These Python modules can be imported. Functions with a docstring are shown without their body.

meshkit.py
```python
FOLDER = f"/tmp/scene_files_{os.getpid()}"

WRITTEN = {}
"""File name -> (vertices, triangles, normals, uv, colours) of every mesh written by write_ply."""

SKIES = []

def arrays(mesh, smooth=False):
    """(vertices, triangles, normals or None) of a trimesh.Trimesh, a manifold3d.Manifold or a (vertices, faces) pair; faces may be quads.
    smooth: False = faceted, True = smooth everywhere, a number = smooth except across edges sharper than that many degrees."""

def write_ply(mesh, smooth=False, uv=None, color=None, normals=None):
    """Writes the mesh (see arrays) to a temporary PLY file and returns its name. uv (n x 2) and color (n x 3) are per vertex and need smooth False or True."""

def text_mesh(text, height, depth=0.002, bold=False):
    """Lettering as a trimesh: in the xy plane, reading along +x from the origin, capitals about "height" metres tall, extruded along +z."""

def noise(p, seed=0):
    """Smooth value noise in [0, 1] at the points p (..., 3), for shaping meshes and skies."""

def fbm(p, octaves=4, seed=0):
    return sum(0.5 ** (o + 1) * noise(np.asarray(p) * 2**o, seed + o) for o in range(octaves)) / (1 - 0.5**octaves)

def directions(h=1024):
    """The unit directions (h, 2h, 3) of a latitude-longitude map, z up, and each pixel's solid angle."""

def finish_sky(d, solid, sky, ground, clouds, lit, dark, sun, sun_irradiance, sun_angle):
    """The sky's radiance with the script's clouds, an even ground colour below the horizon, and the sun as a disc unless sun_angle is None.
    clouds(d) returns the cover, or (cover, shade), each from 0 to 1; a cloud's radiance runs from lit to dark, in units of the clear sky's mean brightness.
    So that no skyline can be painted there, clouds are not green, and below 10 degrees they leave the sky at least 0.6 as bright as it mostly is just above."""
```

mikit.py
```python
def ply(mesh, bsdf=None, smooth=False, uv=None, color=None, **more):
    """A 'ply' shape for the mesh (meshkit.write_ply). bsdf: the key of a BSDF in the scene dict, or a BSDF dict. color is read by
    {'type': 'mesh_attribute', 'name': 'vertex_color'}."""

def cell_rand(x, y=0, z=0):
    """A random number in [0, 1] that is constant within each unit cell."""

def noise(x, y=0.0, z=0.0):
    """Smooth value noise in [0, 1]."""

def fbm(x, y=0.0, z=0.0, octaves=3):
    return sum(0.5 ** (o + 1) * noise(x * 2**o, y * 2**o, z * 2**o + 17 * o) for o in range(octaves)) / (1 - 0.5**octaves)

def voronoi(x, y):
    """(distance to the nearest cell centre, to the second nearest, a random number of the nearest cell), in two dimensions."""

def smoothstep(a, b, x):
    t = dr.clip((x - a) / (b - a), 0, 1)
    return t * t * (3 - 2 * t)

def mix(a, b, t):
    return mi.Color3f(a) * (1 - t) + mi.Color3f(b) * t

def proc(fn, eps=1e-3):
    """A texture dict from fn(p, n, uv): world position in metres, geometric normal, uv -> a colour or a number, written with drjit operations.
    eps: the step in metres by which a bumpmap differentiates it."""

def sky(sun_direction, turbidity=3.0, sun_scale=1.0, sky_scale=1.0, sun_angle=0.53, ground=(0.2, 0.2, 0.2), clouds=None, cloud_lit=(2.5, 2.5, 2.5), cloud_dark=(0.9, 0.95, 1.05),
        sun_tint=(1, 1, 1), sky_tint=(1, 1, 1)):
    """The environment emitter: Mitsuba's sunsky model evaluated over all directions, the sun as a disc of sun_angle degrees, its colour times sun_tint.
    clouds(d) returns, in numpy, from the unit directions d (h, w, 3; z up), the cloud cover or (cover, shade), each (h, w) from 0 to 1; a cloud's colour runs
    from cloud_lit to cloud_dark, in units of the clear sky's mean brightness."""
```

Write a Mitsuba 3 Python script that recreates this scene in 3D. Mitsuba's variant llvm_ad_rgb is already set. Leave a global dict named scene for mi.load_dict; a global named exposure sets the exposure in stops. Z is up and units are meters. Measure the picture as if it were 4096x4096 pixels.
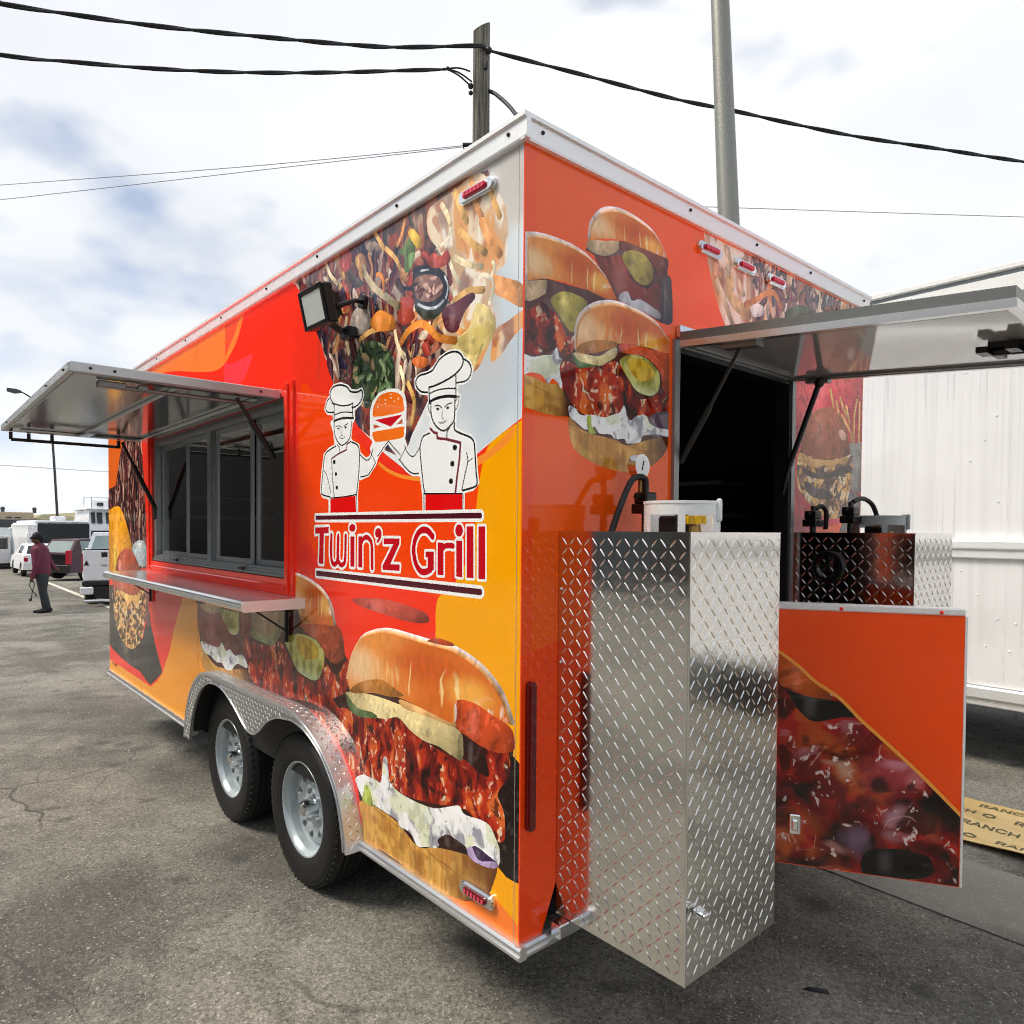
import math, random
import numpy as np
import drjit as dr
import trimesh
import manifold3d as m3d
import mitsuba as mi
import mikit, meshkit
import shapely
from shapely import Polygon, LineString, MultiPolygon, affinity, box as sbox, unary_union
from mikit import noise, fbm, voronoi, smoothstep, mix, cell_rand
T = mi.ScalarTransform4f

# ------------------------------------------------------------------ camera, sky, exposure
scene = {'type': 'scene'}
labels = {}
CAM = np.array([-1.29, -1.428, 1.549])
YAW, PITCH, ROLL, FPX = 0.7204, -0.0249, 0.0073, 2809.4
_f = np.array([math.sin(YAW) * math.cos(PITCH), math.cos(YAW) * math.cos(PITCH), math.sin(PITCH)])
_r = np.array([math.cos(YAW), -math.sin(YAW), 0.0])
_u = np.cross(_r, _f)
_u = -_r * math.sin(ROLL) + _u * math.cos(ROLL)
scene['camera'] = {'type': 'perspective', 'fov': 2 * math.degrees(math.atan(2048 / FPX)), 'fov_axis': 'x', 'near_clip': 0.05, 'far_clip': 3000.0,
    'principal_point_offset_x': 0.0, 'principal_point_offset_y': -(2188.3 - 2048) / 4096,
    'to_world': T().look_at(origin=CAM.tolist(), target=(CAM + _f).tolist(), up=_u.tolist()),
    'film': {'type': 'hdrfilm', 'width': 1024, 'height': 1024}, 'sampler': {'type': 'independent', 'sample_count': 64}}


def cloud_cover(d):
    q = d * np.array([1.0, 1.0, 1.7])
    big = meshkit.fbm(q * 2.1 + np.array([3.1, 1.7, 0.4]), 5, 5)
    puff = meshkit.fbm(q * 6.5 + np.array([7.1, 4.7, 2.4]), 5, 9)
    cover = np.clip((0.62 * big + 0.38 * puff - 0.42) / 0.09, 0, 1)
    g = meshkit.fbm(q * 2.6 + np.array([1.3, 8.2, 5.0]), 5, 3)
    shade = np.clip((g - 0.42) / 0.26, 0, 1) * np.clip((d[..., 2] - .05) * 4, 0, 1)
    return 0.42 + 0.58 * cover, shade


scene['sky'] = mikit.sky((-0.62, 0.48, 1.0), turbidity=3.0, sun_scale=0.8, sun_angle=22, clouds=cloud_cover,
                         cloud_lit=(3.1, 3.17, 3.26), cloud_dark=(2.65, 2.75, 2.9), sun_tint=(0.90, 0.98, 1.12), sky_tint=(0.92, 1.0, 1.12), ground=(0.16, 0.155, 0.145))
exposure = 1.8
ART = [
('side','colour_field','amber','p',(0,1),[(3.921,2.623),(3.163,2.643),(2.565,2.645),(2.073,2.632),(2.095,2.52),(2.198,2.442),(2.376,2.384),(2.673,2.413),(3.165,2.499),(3.631,2.555)]),
('side','colour_field','coral','p',(0,0),[(2.299,2.596),(2.084,2.591),(2.171,2.515),(2.248,2.466),(2.3,2.425)]),
('side','colour_field','rose','p',(0,1),[(2.301,2.402),(2.222,2.379),(1.978,2.381),(1.933,2.36),(2.074,2.265),(2.301,2.295)]),
('side','colour_field','redorange','p',(0,1),[(1.405,2.119),(1.264,2.096),(1.127,2.063),(0.994,1.938),(0.754,1.777),(0.453,1.707),(0.183,1.752),(0.162,1.611),(0.228,1.484),(0.312,1.438),(0.402,1.284),(1.026,1.226),(1.169,1.345),(1.323,1.501),(1.405,1.527)]),
('side','colour_field','flame','p',(0,1),[(1.131,1.356),(0.393,1.331),(0.421,1.222),(0.553,1.19),(0.855,1.167),(0.987,1.044),(1.03,1.187),(1.146,1.286)]),
('side','colour_field','yellow','p',(0,1),[(-0.011,1.879),(0.004,1.849),(0.128,1.806),(0.171,1.748),(0.199,1.641),(0.211,1.547),(0.249,1.451),(0.328,1.366),(0.396,1.328),(0.407,1.242),(0.383,1.161),(0.193,1.029),(0.048,0.922),(-0.008,0.818),(-0.024,0.823)]),
('side','colour_field','yellow','p',(0,0),[(0.091,0.574),(0.047,0.832),(-0.023,0.852),(-0.029,0.339),(0.043,0.471)]),
('side','colour_field','apricot','p',(0,0),[(0.348,0.397),(0.197,0.436),(0.132,0.499),(0.092,0.499),(0.031,0.479),(-0.013,0.443),(-0.014,0.375),(0.222,0.34)]),
('side','colour_field','yellow','p',(0,0),[(0.132,0.496),(0.09,0.586),(0.055,0.564),(-0.008,0.561),(-0.009,0.442),(0.046,0.463)]),
('side','colour_field','mango','p',(0,0),[(3.034,1.117),(3.164,0.953),(3.317,0.757),(3.461,0.608),(3.577,0.533),(3.75,0.465),(4.999,0.48),(5.03,0.289),(4.21,0.289),(2.635,0.37),(2.2,0.397),(2.194,1.216)]),
('side','colour_field','mango','p',(0,0),[(3.029,1.127),(3.209,0.92),(3.322,0.737),(3.328,0.34),(2.687,0.355),(2.413,0.753),(2.717,0.904),(2.751,1.077),(2.732,1.138)]),
('side','colour_field','lightorange','p',(0,0),[(2.822,1.298),(2.194,1.303),(1.893,1.299),(1.881,1.27),(2.08,1.268),(2.86,1.278)]),
('side','colour_field','orange','p',(0,0),[(5.019,2.301),(4.412,2.242),(4.524,2.146),(4.594,2.054),(4.714,1.875),(4.958,1.84),(5.034,1.843)]),
('side','rib_picture','ribs','p',(0,0),[(4.413,2.21),(3.985,2.17),(3.953,2.099),(3.917,2.007),(3.894,1.879),(3.861,1.702),(3.831,1.419),(3.834,1.263),(5.002,1.208),(4.983,1.846),(4.714,1.869),(4.594,2.054),(4.524,2.146)]),
('side','rib_picture',['8a4038','5e2420','3a1412','a86a5a','c89a88','280c0c','6a2a26'],'f',(150,(0.05,0.2),(0.014,0.04),(88,14),1,11),[(4.413,2.21),(3.985,2.17),(3.917,2.007),(3.884,1.859),(3.856,1.419),(4.263,1.461),(4.604,1.702),(4.938,1.68),(4.957,1.851),(4.714,1.869),(4.594,2.054)]),
('side','rib_picture','yellow2','p',(0,1),[(5.028,1.202),(4.989,1.635),(4.863,1.69),(4.719,1.707),(4.581,1.696),(4.429,1.608),(4.284,1.472),(4.216,1.39),(4.266,1.357),(4.478,1.373),(4.637,1.324),(4.684,1.279),(4.7,1.217)]),
('side','rib_picture','gold','p',(0,1),[(4.805,1.212),(4.79,1.387),(4.727,1.421),(4.683,1.345),(4.71,1.217)]),
('side','rib_picture','cup','p',(0,1),[(4.224,1.379),(4.191,1.416),(4.083,1.449),(3.941,1.454),(3.856,1.428),(3.821,1.371),(3.834,1.288),(4.009,1.275),(4.125,1.331)]),
('side','rib_picture','white2','p',(0,1),[(4.095,1.429),(3.967,1.436),(3.942,1.417),(4.064,1.402)]),
('side','rib_picture','bunred','p',(0,1),[(4.71,1.2),(4.67,1.279),(4.614,1.336),(4.5,1.377),(4.349,1.387),(4.204,1.364),(4.125,1.326),(4.059,1.278),(4.029,1.234)]),
('side','rib_picture','pinkbun','p',(0,1),[(4.64,1.204),(4.652,1.28),(4.569,1.294),(4.505,1.21)]),
('side','rib_picture','slate','p',(0,0),[(5.006,1.07),(4.808,1.094),(4.775,0.905),(4.676,0.737),(4.41,0.65),(4.201,0.665),(3.944,0.771),(3.868,0.888),(3.735,0.892),(3.64,0.779),(3.541,0.679),(3.467,0.607),(3.617,0.535),(3.757,0.475),(3.887,0.495),(4.018,0.527),(4.286,0.529),(4.59,0.549),(4.872,0.578),(5.02,0.616)]),
('side','rib_picture','steak','p',(0,1),[(3.974,1.127),(3.808,1.128),(3.775,0.995),(3.735,0.892),(3.868,0.878),(3.92,1.022)]),
('side','rib_picture','cheesemix','p',(0,1),[(4.797,1.139),(4.397,1.163),(3.948,1.139),(3.901,1.073),(3.877,0.956),(3.917,0.843),(3.982,0.756),(4.18,0.669),(4.346,0.653),(4.541,0.687),(4.685,0.747),(4.786,0.848),(4.812,0.959),(4.761,1.063)]),
('side','rib_picture',['4a3020','e0b070','8a4a28','e8c898','352016','c88040'],'f',(90,(0.03,0.1),(0.018,0.04),(5,45),1,12),[(4.799,1.061),(3.948,1.104),(3.877,0.956),(3.917,0.843),(3.982,0.756),(4.18,0.669),(4.346,0.653),(4.541,0.687),(4.685,0.747),(4.786,0.848)]),
('side','rib_picture','bunred','p',(0,1),[(4.816,1.144),(3.936,1.144),(3.948,1.119),(4.191,1.051),(4.4,1.051),(4.621,1.067),(4.77,1.085)]),
('side','rib_picture','cheese','p',(0,1),[(4.621,1.056),(4.357,1.049),(4.111,1.057),(3.994,1.085),(4.014,1.044),(4.133,0.994),(4.233,1.016),(4.359,0.964),(4.444,1.005)]),
('side','rib_picture','cheese','s',(0.0129,1),[(4.415,0.777),(4.401,0.672),(4.394,0.615)]),
('side','burger_picture','meat','p',(0,0),[(2.014,0.818),(0.935,0.935),(0.762,0.91),(0.732,0.694),(0.958,0.634),(1.075,0.726),(1.265,0.79),(1.629,0.787),(1.948,0.778)]),
('side','burger_picture','brownshade','p',(0,1),[(2.742,1.102),(2.714,1.151),(1.745,1.246),(1.496,1.291),(1.313,1.303),(1.146,1.207),(1.034,1.146),(1.009,1.069),(0.976,1.034),(0.935,0.915),(1.128,0.818),(1.518,0.784),(1.921,0.783),(2.014,0.777),(2.445,0.731),(2.579,0.72),(2.674,0.781),(2.717,0.916),(2.761,1.041)]),
('side','burger_picture','meat2','p',(0,1),[(2.76,1.065),(2.679,1.107),(2.41,1.109),(2.285,1.066),(2.196,1.001),(2.082,0.983),(2.083,0.926),(2.287,0.893),(2.411,0.903),(2.611,0.894),(2.717,0.927)]),
('side','burger_picture','bread','p',(0,1),[(2.697,1.117),(2.409,1.142),(2.378,1.106),(2.541,1.079),(2.688,1.095)]),
('side','burger_picture','bunbase','p',(0,1),[(2.708,0.899),(2.612,0.848),(2.445,0.804),(2.198,0.825),(2.014,0.849),(2.001,0.779),(2.288,0.773),(2.562,0.72),(2.665,0.776)]),
('side','burger_picture','slaw','p',(0,1),[(2.699,0.906),(2.577,0.904),(2.411,0.909),(2.364,0.943),(2.302,0.907),(2.241,0.92),(2.168,0.898),(2.075,0.917),(2.014,0.889),(2.014,0.859),(2.139,0.861),(2.227,0.815),(2.303,0.809),(2.364,0.832),(2.444,0.826),(2.543,0.846),(2.638,0.85)]),
('side','burger_picture','pickle','p',(0,1),[(2.394,1.115),(2.24,1.119),(2.102,1.121),(2.107,1.063),(2.138,1.013),(2.226,1.003),(2.301,1.043)]),
('side','burger_picture','meat2','p',(0,1),[(2.109,1.125),(1.972,1.143),(1.946,1.03),(2.027,1.0),(2.082,1.004),(2.11,1.063)]),
('side','burger_picture','meat','p',(0,1),[(2.041,0.999),(1.92,1.003),(1.794,1.0),(1.686,1.018),(1.617,1.041),(1.54,1.005),(1.486,0.958),(1.423,0.932),(1.353,0.917),(1.265,0.918),(1.218,0.943),(1.182,1.012),(1.076,0.971),(1.008,1.037),(0.968,1.028),(0.935,0.915),(1.128,0.818),(1.313,0.823),(1.746,0.784),(1.921,0.808),(1.987,0.843),(2.014,0.9),(2.055,0.951)]),
('side','burger_picture','breadtan','p',(0,1),[(1.952,1.135),(1.794,1.155),(1.518,1.181),(1.539,1.138),(1.595,1.099),(1.651,1.046),(1.698,1.022),(1.794,1.029),(1.92,1.043)]),
('side','burger_picture','lettuce','p',(0,1),[(1.946,1.06),(1.831,1.049),(1.745,1.044),(1.64,1.095),(1.583,1.11),(1.617,1.06),(1.71,1.01),(1.819,1.011),(1.946,1.02)]),
('side','burger_picture','bunred2','p',(0,1),[(1.413,1.142),(1.265,1.157),(1.093,1.172),(1.034,1.146),(1.009,1.069),(1.025,1.047),(1.093,1.017),(1.173,1.038),(1.228,1.085),(1.333,1.107)]),
('side','burger_picture','bunstripe','r',((0.018,0.012,4),1),[(1.55,1.349),(1.464,1.358),(1.372,1.35),(1.275,1.331),(1.182,1.3),(1.12,1.255),(1.093,1.204),(1.089,1.168),(1.173,1.163),(1.265,1.157),(1.383,1.149),(1.433,1.206),(1.518,1.281)]),
('side','burger_picture','pickle','p',(0,1),[(1.561,1.057),(1.486,1.085),(1.413,1.098),(1.313,1.098),(1.237,1.084),(1.182,1.045),(1.191,0.994),(1.223,0.942),(1.275,0.921),(1.343,0.923),(1.423,0.936),(1.486,0.976),(1.529,1.016)]),
('side','burger_picture','pickleyellow','p',(0,1),[(1.444,1.076),(1.363,1.09),(1.275,1.079),(1.228,1.047),(1.256,1.014),(1.353,1.0),(1.423,1.025)]),
('side','burger_picture','fadedmeat','p',(0,1),[(0.947,1.284),(0.818,1.298),(0.698,1.301),(0.554,1.289),(0.461,1.275),(0.451,1.247),(0.553,1.237),(0.663,1.243),(0.805,1.254),(0.907,1.265)]),
('side','burger_picture','darkunder','p',(0,0),[(0.98,0.952),(1.001,0.919),(1.115,0.873),(1.086,0.796),(1.0,0.685),(0.918,0.613),(0.891,0.528),(0.865,0.393),(0.613,0.397),(0.405,0.391),(0.248,0.418),(0.132,0.496),(0.093,0.585),(0.057,0.743),(0.029,0.934),(0.229,1.039),(0.639,1.01)]),
('side','burger_picture','shadow','p',(0,0),[(0.074,0.908),(0.036,0.92),(0.003,0.902),(-0.003,0.567),(0.018,0.564),(0.055,0.564),(0.093,0.58),(0.124,0.497),(0.181,0.451),(0.24,0.421),(0.311,0.411),(0.225,0.638),(0.143,0.768)]),
('side','burger_picture','bunbase','p',(0,1),[(0.892,0.532),(0.79,0.546),(0.636,0.538),(0.506,0.497),(0.387,0.533),(0.241,0.563),(0.133,0.576),(0.097,0.573),(0.109,0.533),(0.128,0.498),(0.181,0.456),(0.249,0.42),(0.329,0.401),(0.405,0.391),(0.506,0.392),(0.613,0.4),(0.728,0.402),(0.865,0.393),(0.878,0.467)]),
('side','burger_picture','meat','p',(0,1),[(1.115,0.873),(1.057,0.85),(1.001,0.861),(0.906,0.853),(0.755,0.872),(0.638,0.899),(0.551,0.879),(0.468,0.857),(0.352,0.845),(0.27,0.844),(0.227,0.886),(0.177,0.911),(0.113,0.914),(0.051,0.921),(0.047,0.856),(0.096,0.792),(0.068,0.745),(0.064,0.671),(0.094,0.653),(0.134,0.668),(0.191,0.68),(0.242,0.699),(0.332,0.685),(0.407,0.668),(0.571,0.645),(0.66,0.653),(0.754,0.645),(0.853,0.637),(0.918,0.613),(0.959,0.642),(1.0,0.685),(1.043,0.743),(1.086,0.796)]),
('side','burger_picture','darkgap','p',(0,1),[(0.262,0.921),(0.202,0.919),(0.16,0.887),(0.136,0.832),(0.176,0.831),(0.227,0.844),(0.261,0.862)]),
('side','burger_picture','slaw','p',(0,1),[(0.925,0.608),(0.866,0.64),(0.828,0.641),(0.784,0.646),(0.742,0.645),(0.732,0.695),(0.724,0.735),(0.701,0.744),(0.689,0.694),(0.683,0.665),(0.637,0.647),(0.571,0.642),(0.487,0.644),(0.407,0.654),(0.332,0.682),(0.278,0.701),(0.251,0.683),(0.175,0.691),(0.134,0.688),(0.11,0.666),(0.086,0.633),(0.087,0.592),(0.109,0.574),(0.157,0.577),(0.224,0.58),(0.312,0.581),(0.368,0.568),(0.392,0.532),(0.455,0.512),(0.506,0.497),(0.538,0.522),(0.57,0.529),(0.614,0.527),(0.636,0.544),(0.705,0.547),(0.79,0.549),(0.853,0.543),(0.898,0.572)]),
('side','burger_picture','lime','p',(0,1),[(0.853,0.605),(0.821,0.601),(0.796,0.551),(0.815,0.538),(0.872,0.544),(0.863,0.576)]),
('side','burger_picture','plum','p',(0,1),[(0.233,0.577),(0.199,0.604),(0.141,0.598),(0.093,0.588),(0.117,0.569),(0.182,0.563),(0.224,0.564)]),
('side','burger_picture','lilac','p',(0,1),[(0.237,0.58),(0.216,0.596),(0.182,0.568),(0.109,0.589),(0.092,0.581),(0.125,0.564),(0.19,0.555),(0.228,0.562)]),
('side','burger_picture','darkgap','p',(0,1),[(0.387,0.561),(0.34,0.591),(0.285,0.591),(0.241,0.584),(0.259,0.567),(0.331,0.553),(0.382,0.546)]),
('side','burger_picture','lettucecream','p',(0,1),[(1.001,0.919),(0.906,0.938),(0.804,0.947),(0.708,0.949),(0.617,0.948),(0.449,0.952),(0.334,0.943),(0.271,0.927),(0.26,0.894),(0.266,0.845),(0.315,0.846),(0.39,0.858),(0.468,0.857),(0.551,0.873),(0.627,0.901),(0.707,0.88),(0.816,0.865),(0.932,0.851),(0.973,0.873)]),
('side','burger_picture','leafgreen','p',(0,1),[(1.004,0.917),(0.966,0.901),(0.906,0.879),(0.804,0.884),(0.767,0.872),(0.854,0.854),(0.932,0.849),(0.98,0.872)]),
('side','burger_picture','cheeseorange','p',(0,1),[(0.617,0.966),(0.489,0.962),(0.371,0.957),(0.28,0.96),(0.289,0.942),(0.334,0.937),(0.449,0.941),(0.595,0.941)]),
('side','burger_picture','bunred3','p',(0,1),[(0.303,1.025),(0.203,1.034),(0.106,1.012),(0.045,0.995),(0.026,0.97),(0.025,0.938),(0.051,0.921),(0.105,0.908),(0.177,0.911),(0.245,0.925),(0.293,0.941)]),
('side','burger_picture','buntop','r',((0.017,0.02,5),1),[(0.98,0.952),(0.987,0.991),(0.976,1.039),(0.94,1.097),(0.875,1.155),(0.805,1.182),(0.733,1.198),(0.663,1.204),(0.553,1.2),(0.431,1.194),(0.3,1.19),(0.188,1.161),(0.115,1.124),(0.068,1.084),(0.038,1.036),(0.03,1.003),(0.106,1.009),(0.203,1.031),(0.289,1.025),(0.293,0.984),(0.302,0.955),(0.343,0.949),(0.459,0.959),(0.639,0.971),(0.792,0.956),(0.94,0.929)]),
('side','burger_picture','buncrust','p',(0,1),[(0.967,0.934),(0.92,0.966),(0.829,0.997),(0.732,1.013),(0.65,0.997),(0.595,0.982),(0.684,0.963),(0.792,0.956),(0.933,0.93)]),
('side','burger_picture','crumb','p',(0,1),[(0.456,1.187),(0.392,1.203),(0.318,1.197),(0.311,1.189),(0.354,1.184),(0.421,1.184)]),
('side','fries_picture','paleblur','p',(0,0),[(1.557,2.629),(1.451,2.585),(1.413,2.551),(1.339,2.442),(1.261,2.357),(1.209,2.285),(1.153,2.203),(1.109,2.12),(1.035,2.03),(0.895,1.917),(0.713,1.808),(0.596,1.751),(0.472,1.71),(0.24,1.753),(0.098,1.817),(-0.006,1.859),(-0.002,2.597),(0.524,2.614)]),
('side','fries_picture','mash','p',(0,0),[(1.451,2.61),(1.413,2.551),(1.339,2.442),(1.261,2.357),(1.209,2.285),(1.153,2.203),(1.109,2.12),(1.024,2.023),(0.895,1.917),(0.713,1.821),(0.596,1.786),(0.549,1.86),(0.41,2.009),(0.243,2.038),(0.207,2.13),(0.183,2.219),(0.246,2.329),(0.216,2.434),(0.099,2.469),(0.158,2.581),(0.313,2.608),(0.602,2.615),(0.956,2.619)]),
('side','fries_picture',['241e2a','3c2c3a','5c3034','7a4038','6a2c2c','9a8478','c4b0a0','8e4a3a','302a44','502834','a87850','4a423e','3a2a2a'],'f',(210,(0.06,0.17),(0.016,0.05),(82,26),1,21),[(1.413,2.6),(1.327,2.44),(1.209,2.285),(1.109,2.12),(0.895,1.917),(0.596,1.799),(0.534,1.943),(0.52,2.11),(0.537,2.282),(0.553,2.455),(0.524,2.589),(0.823,2.602),(1.165,2.606)]),
('side','fries_picture','friesblur','p',(0,1),[(0.464,2.557),(0.414,2.577),(0.312,2.581),(0.199,2.589),(0.105,2.493),(0.071,2.417),(0.07,2.352),(0.075,2.297),(0.125,2.271),(0.142,2.209),(0.118,2.134),(0.158,2.068),(0.218,2.015),(0.308,2.072),(0.39,2.127),(0.356,2.2),(0.336,2.275),(0.392,2.409),(0.456,2.485)]),
('side','fries_picture',['7a3a34','a05a44','4a2c34','c88450','e0cab0','5a3038','d09a64','a84034','b89888'],'f',(70,(0.05,0.13),(0.018,0.045),(60,50),1,23),[(0.538,2.451),(0.392,2.429),(0.337,2.354),(0.323,2.252),(0.355,2.161),(0.41,2.111),(0.559,2.117),(0.599,2.297)]),
('side','fries_picture','friesgold','s',(0.0224,1),[(0.319,2.575),(0.292,2.527),(0.257,2.466)]),
('side','fries_picture','friespeach','s',(0.0211,1),[(0.236,2.58),(0.223,2.523),(0.186,2.458)]),
('side','fries_picture','friesgold','s',(0.0197,1),[(0.163,2.554),(0.133,2.488),(0.104,2.431)]),
('side','fries_picture','friespale2','s',(0.0182,1),[(0.386,2.559),(0.358,2.522),(0.338,2.484)]),
('side','fries_picture','friespeach','s',(0.0258,1),[(0.186,2.443),(0.15,2.384),(0.103,2.326)]),
('side','fries_picture','friesgold','s',(0.022,1),[(0.292,2.45),(0.234,2.398),(0.167,2.348)]),
('side','fries_picture','friespale2','s',(0.0199,1),[(0.317,2.376),(0.252,2.339),(0.184,2.312)]),
('side','fries_picture','friesgold','s',(0.0222,1),[(0.316,2.247),(0.252,2.258),(0.178,2.244)]),
('side','fries_picture','friespeach','s',(0.0218,1),[(0.342,2.19),(0.289,2.147),(0.207,2.115)]),
('side','fries_picture','friesgold','s',(0.0181,1),[(0.823,2.634),(0.769,2.572),(0.729,2.524)]),
('side','fries_picture','friespale2','s',(0.0171,1),[(1.165,2.591),(1.132,2.541),(1.073,2.491)]),
('side','fries_picture','friespeach','s',(0.0164,1),[(0.597,2.579),(0.613,2.542),(0.641,2.511)]),
('side','fries_picture','friesgold','s',(0.0203,1),[(0.896,2.243),(0.821,2.256),(0.732,2.252)]),
('side','fries_picture','friespale2','s',(0.0175,1),[(0.656,2.222),(0.639,2.175),(0.598,2.124)]),
('side','fries_picture','friespeach','s',(0.0217,1),[(1.131,2.426),(1.057,2.384),(0.985,2.372)]),
('side','fries_picture','friesgold','s',(0.0175,1),[(0.716,2.52),(0.657,2.472),(0.624,2.428)]),
('side','fries_picture','friespale2','s',(0.0182,1),[(0.622,2.094),(0.598,2.038),(0.614,1.988)]),
('side','fries_picture','friesgold','s',(0.0195,1),[(0.574,2.034),(0.535,1.969),(0.55,1.903)]),
('side','fries_picture','peach','p',(0,1),[(0.143,2.277),(0.074,2.252),(0.005,2.214),(0.004,2.155),(0.068,2.188),(0.131,2.228)]),
('side','fries_picture','palefry','p',(0,1),[(0.202,2.212),(0.147,2.184),(0.121,2.138),(0.123,2.102),(0.158,2.079),(0.194,2.056),(0.218,2.019),(0.256,2.013),(0.335,2.093),(0.302,2.126),(0.244,2.149),(0.226,2.187)]),
('side','fries_picture','olivefry','p',(0,1),[(0.295,2.125),(0.213,2.143),(0.13,2.155),(0.124,2.124),(0.17,2.1),(0.2,2.061),(0.275,2.086)]),
('side','fries_picture','friesblur','p',(0,1),[(0.124,2.113),(0.067,2.13),(-0.003,2.146),(-0.004,2.108),(0.05,2.077),(0.1,2.039),(0.14,2.035)]),
('side','fries_picture','cream','s',(0.0125,1),[(0.208,2.289),(0.166,2.285),(0.134,2.258),(0.131,2.228),(0.148,2.199)]),
('side','fries_picture','cream','s',(0.0149,1),[(0.351,2.389),(0.323,2.335),(0.284,2.285)]),
('side','fries_picture','cream','s',(0.011,1),[(0.134,2.313),(0.126,2.296),(0.143,2.268)]),
('side','fries_picture','cream','s',(0.0103,1),[(0.325,2.468),(0.358,2.443),(0.413,2.431)]),
('side','fries_picture','charred','p',(0,1),[(0.541,2.406),(0.477,2.397),(0.406,2.371),(0.357,2.332),(0.343,2.289),(0.353,2.248),(0.383,2.227),(0.44,2.219),(0.499,2.24),(0.533,2.273),(0.541,2.325),(0.6,2.349),(0.6,2.361),(0.553,2.354)]),
('side','fries_picture','olivedark','p',(0,1),[(0.537,2.282),(0.462,2.253),(0.377,2.249),(0.39,2.224),(0.44,2.215),(0.499,2.238)]),
('side','fries_picture','gloss','s',(0.0097,1),[(0.514,2.281),(0.462,2.257),(0.412,2.249),(0.373,2.26)]),
('side','fries_picture','gloss','s',(0.0071,1),[(0.367,2.334),(0.35,2.298),(0.36,2.265)]),
('side','fries_picture','gloss','s',(0.0066,1),[(0.5,2.386),(0.456,2.378)]),
('side','fries_picture','brownmeat','p',(0,1),[(0.534,2.37),(0.477,2.368),(0.412,2.346),(0.381,2.318),(0.384,2.283),(0.426,2.273),(0.484,2.283),(0.529,2.31),(0.541,2.342)]),
('side','fries_picture',['b08878','4a2a28','c8a090','6a4038'],'f',(20,(0.02,0.05),(0.012,0.022),(40,90),1,24),[(0.534,2.37),(0.412,2.346),(0.381,2.318),(0.384,2.283),(0.484,2.283),(0.541,2.342)]),
('side','fries_picture','redmeat','p',(0,1),[(0.463,2.409),(0.427,2.423),(0.392,2.401),(0.358,2.411),(0.337,2.382),(0.364,2.365),(0.434,2.377)]),
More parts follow.
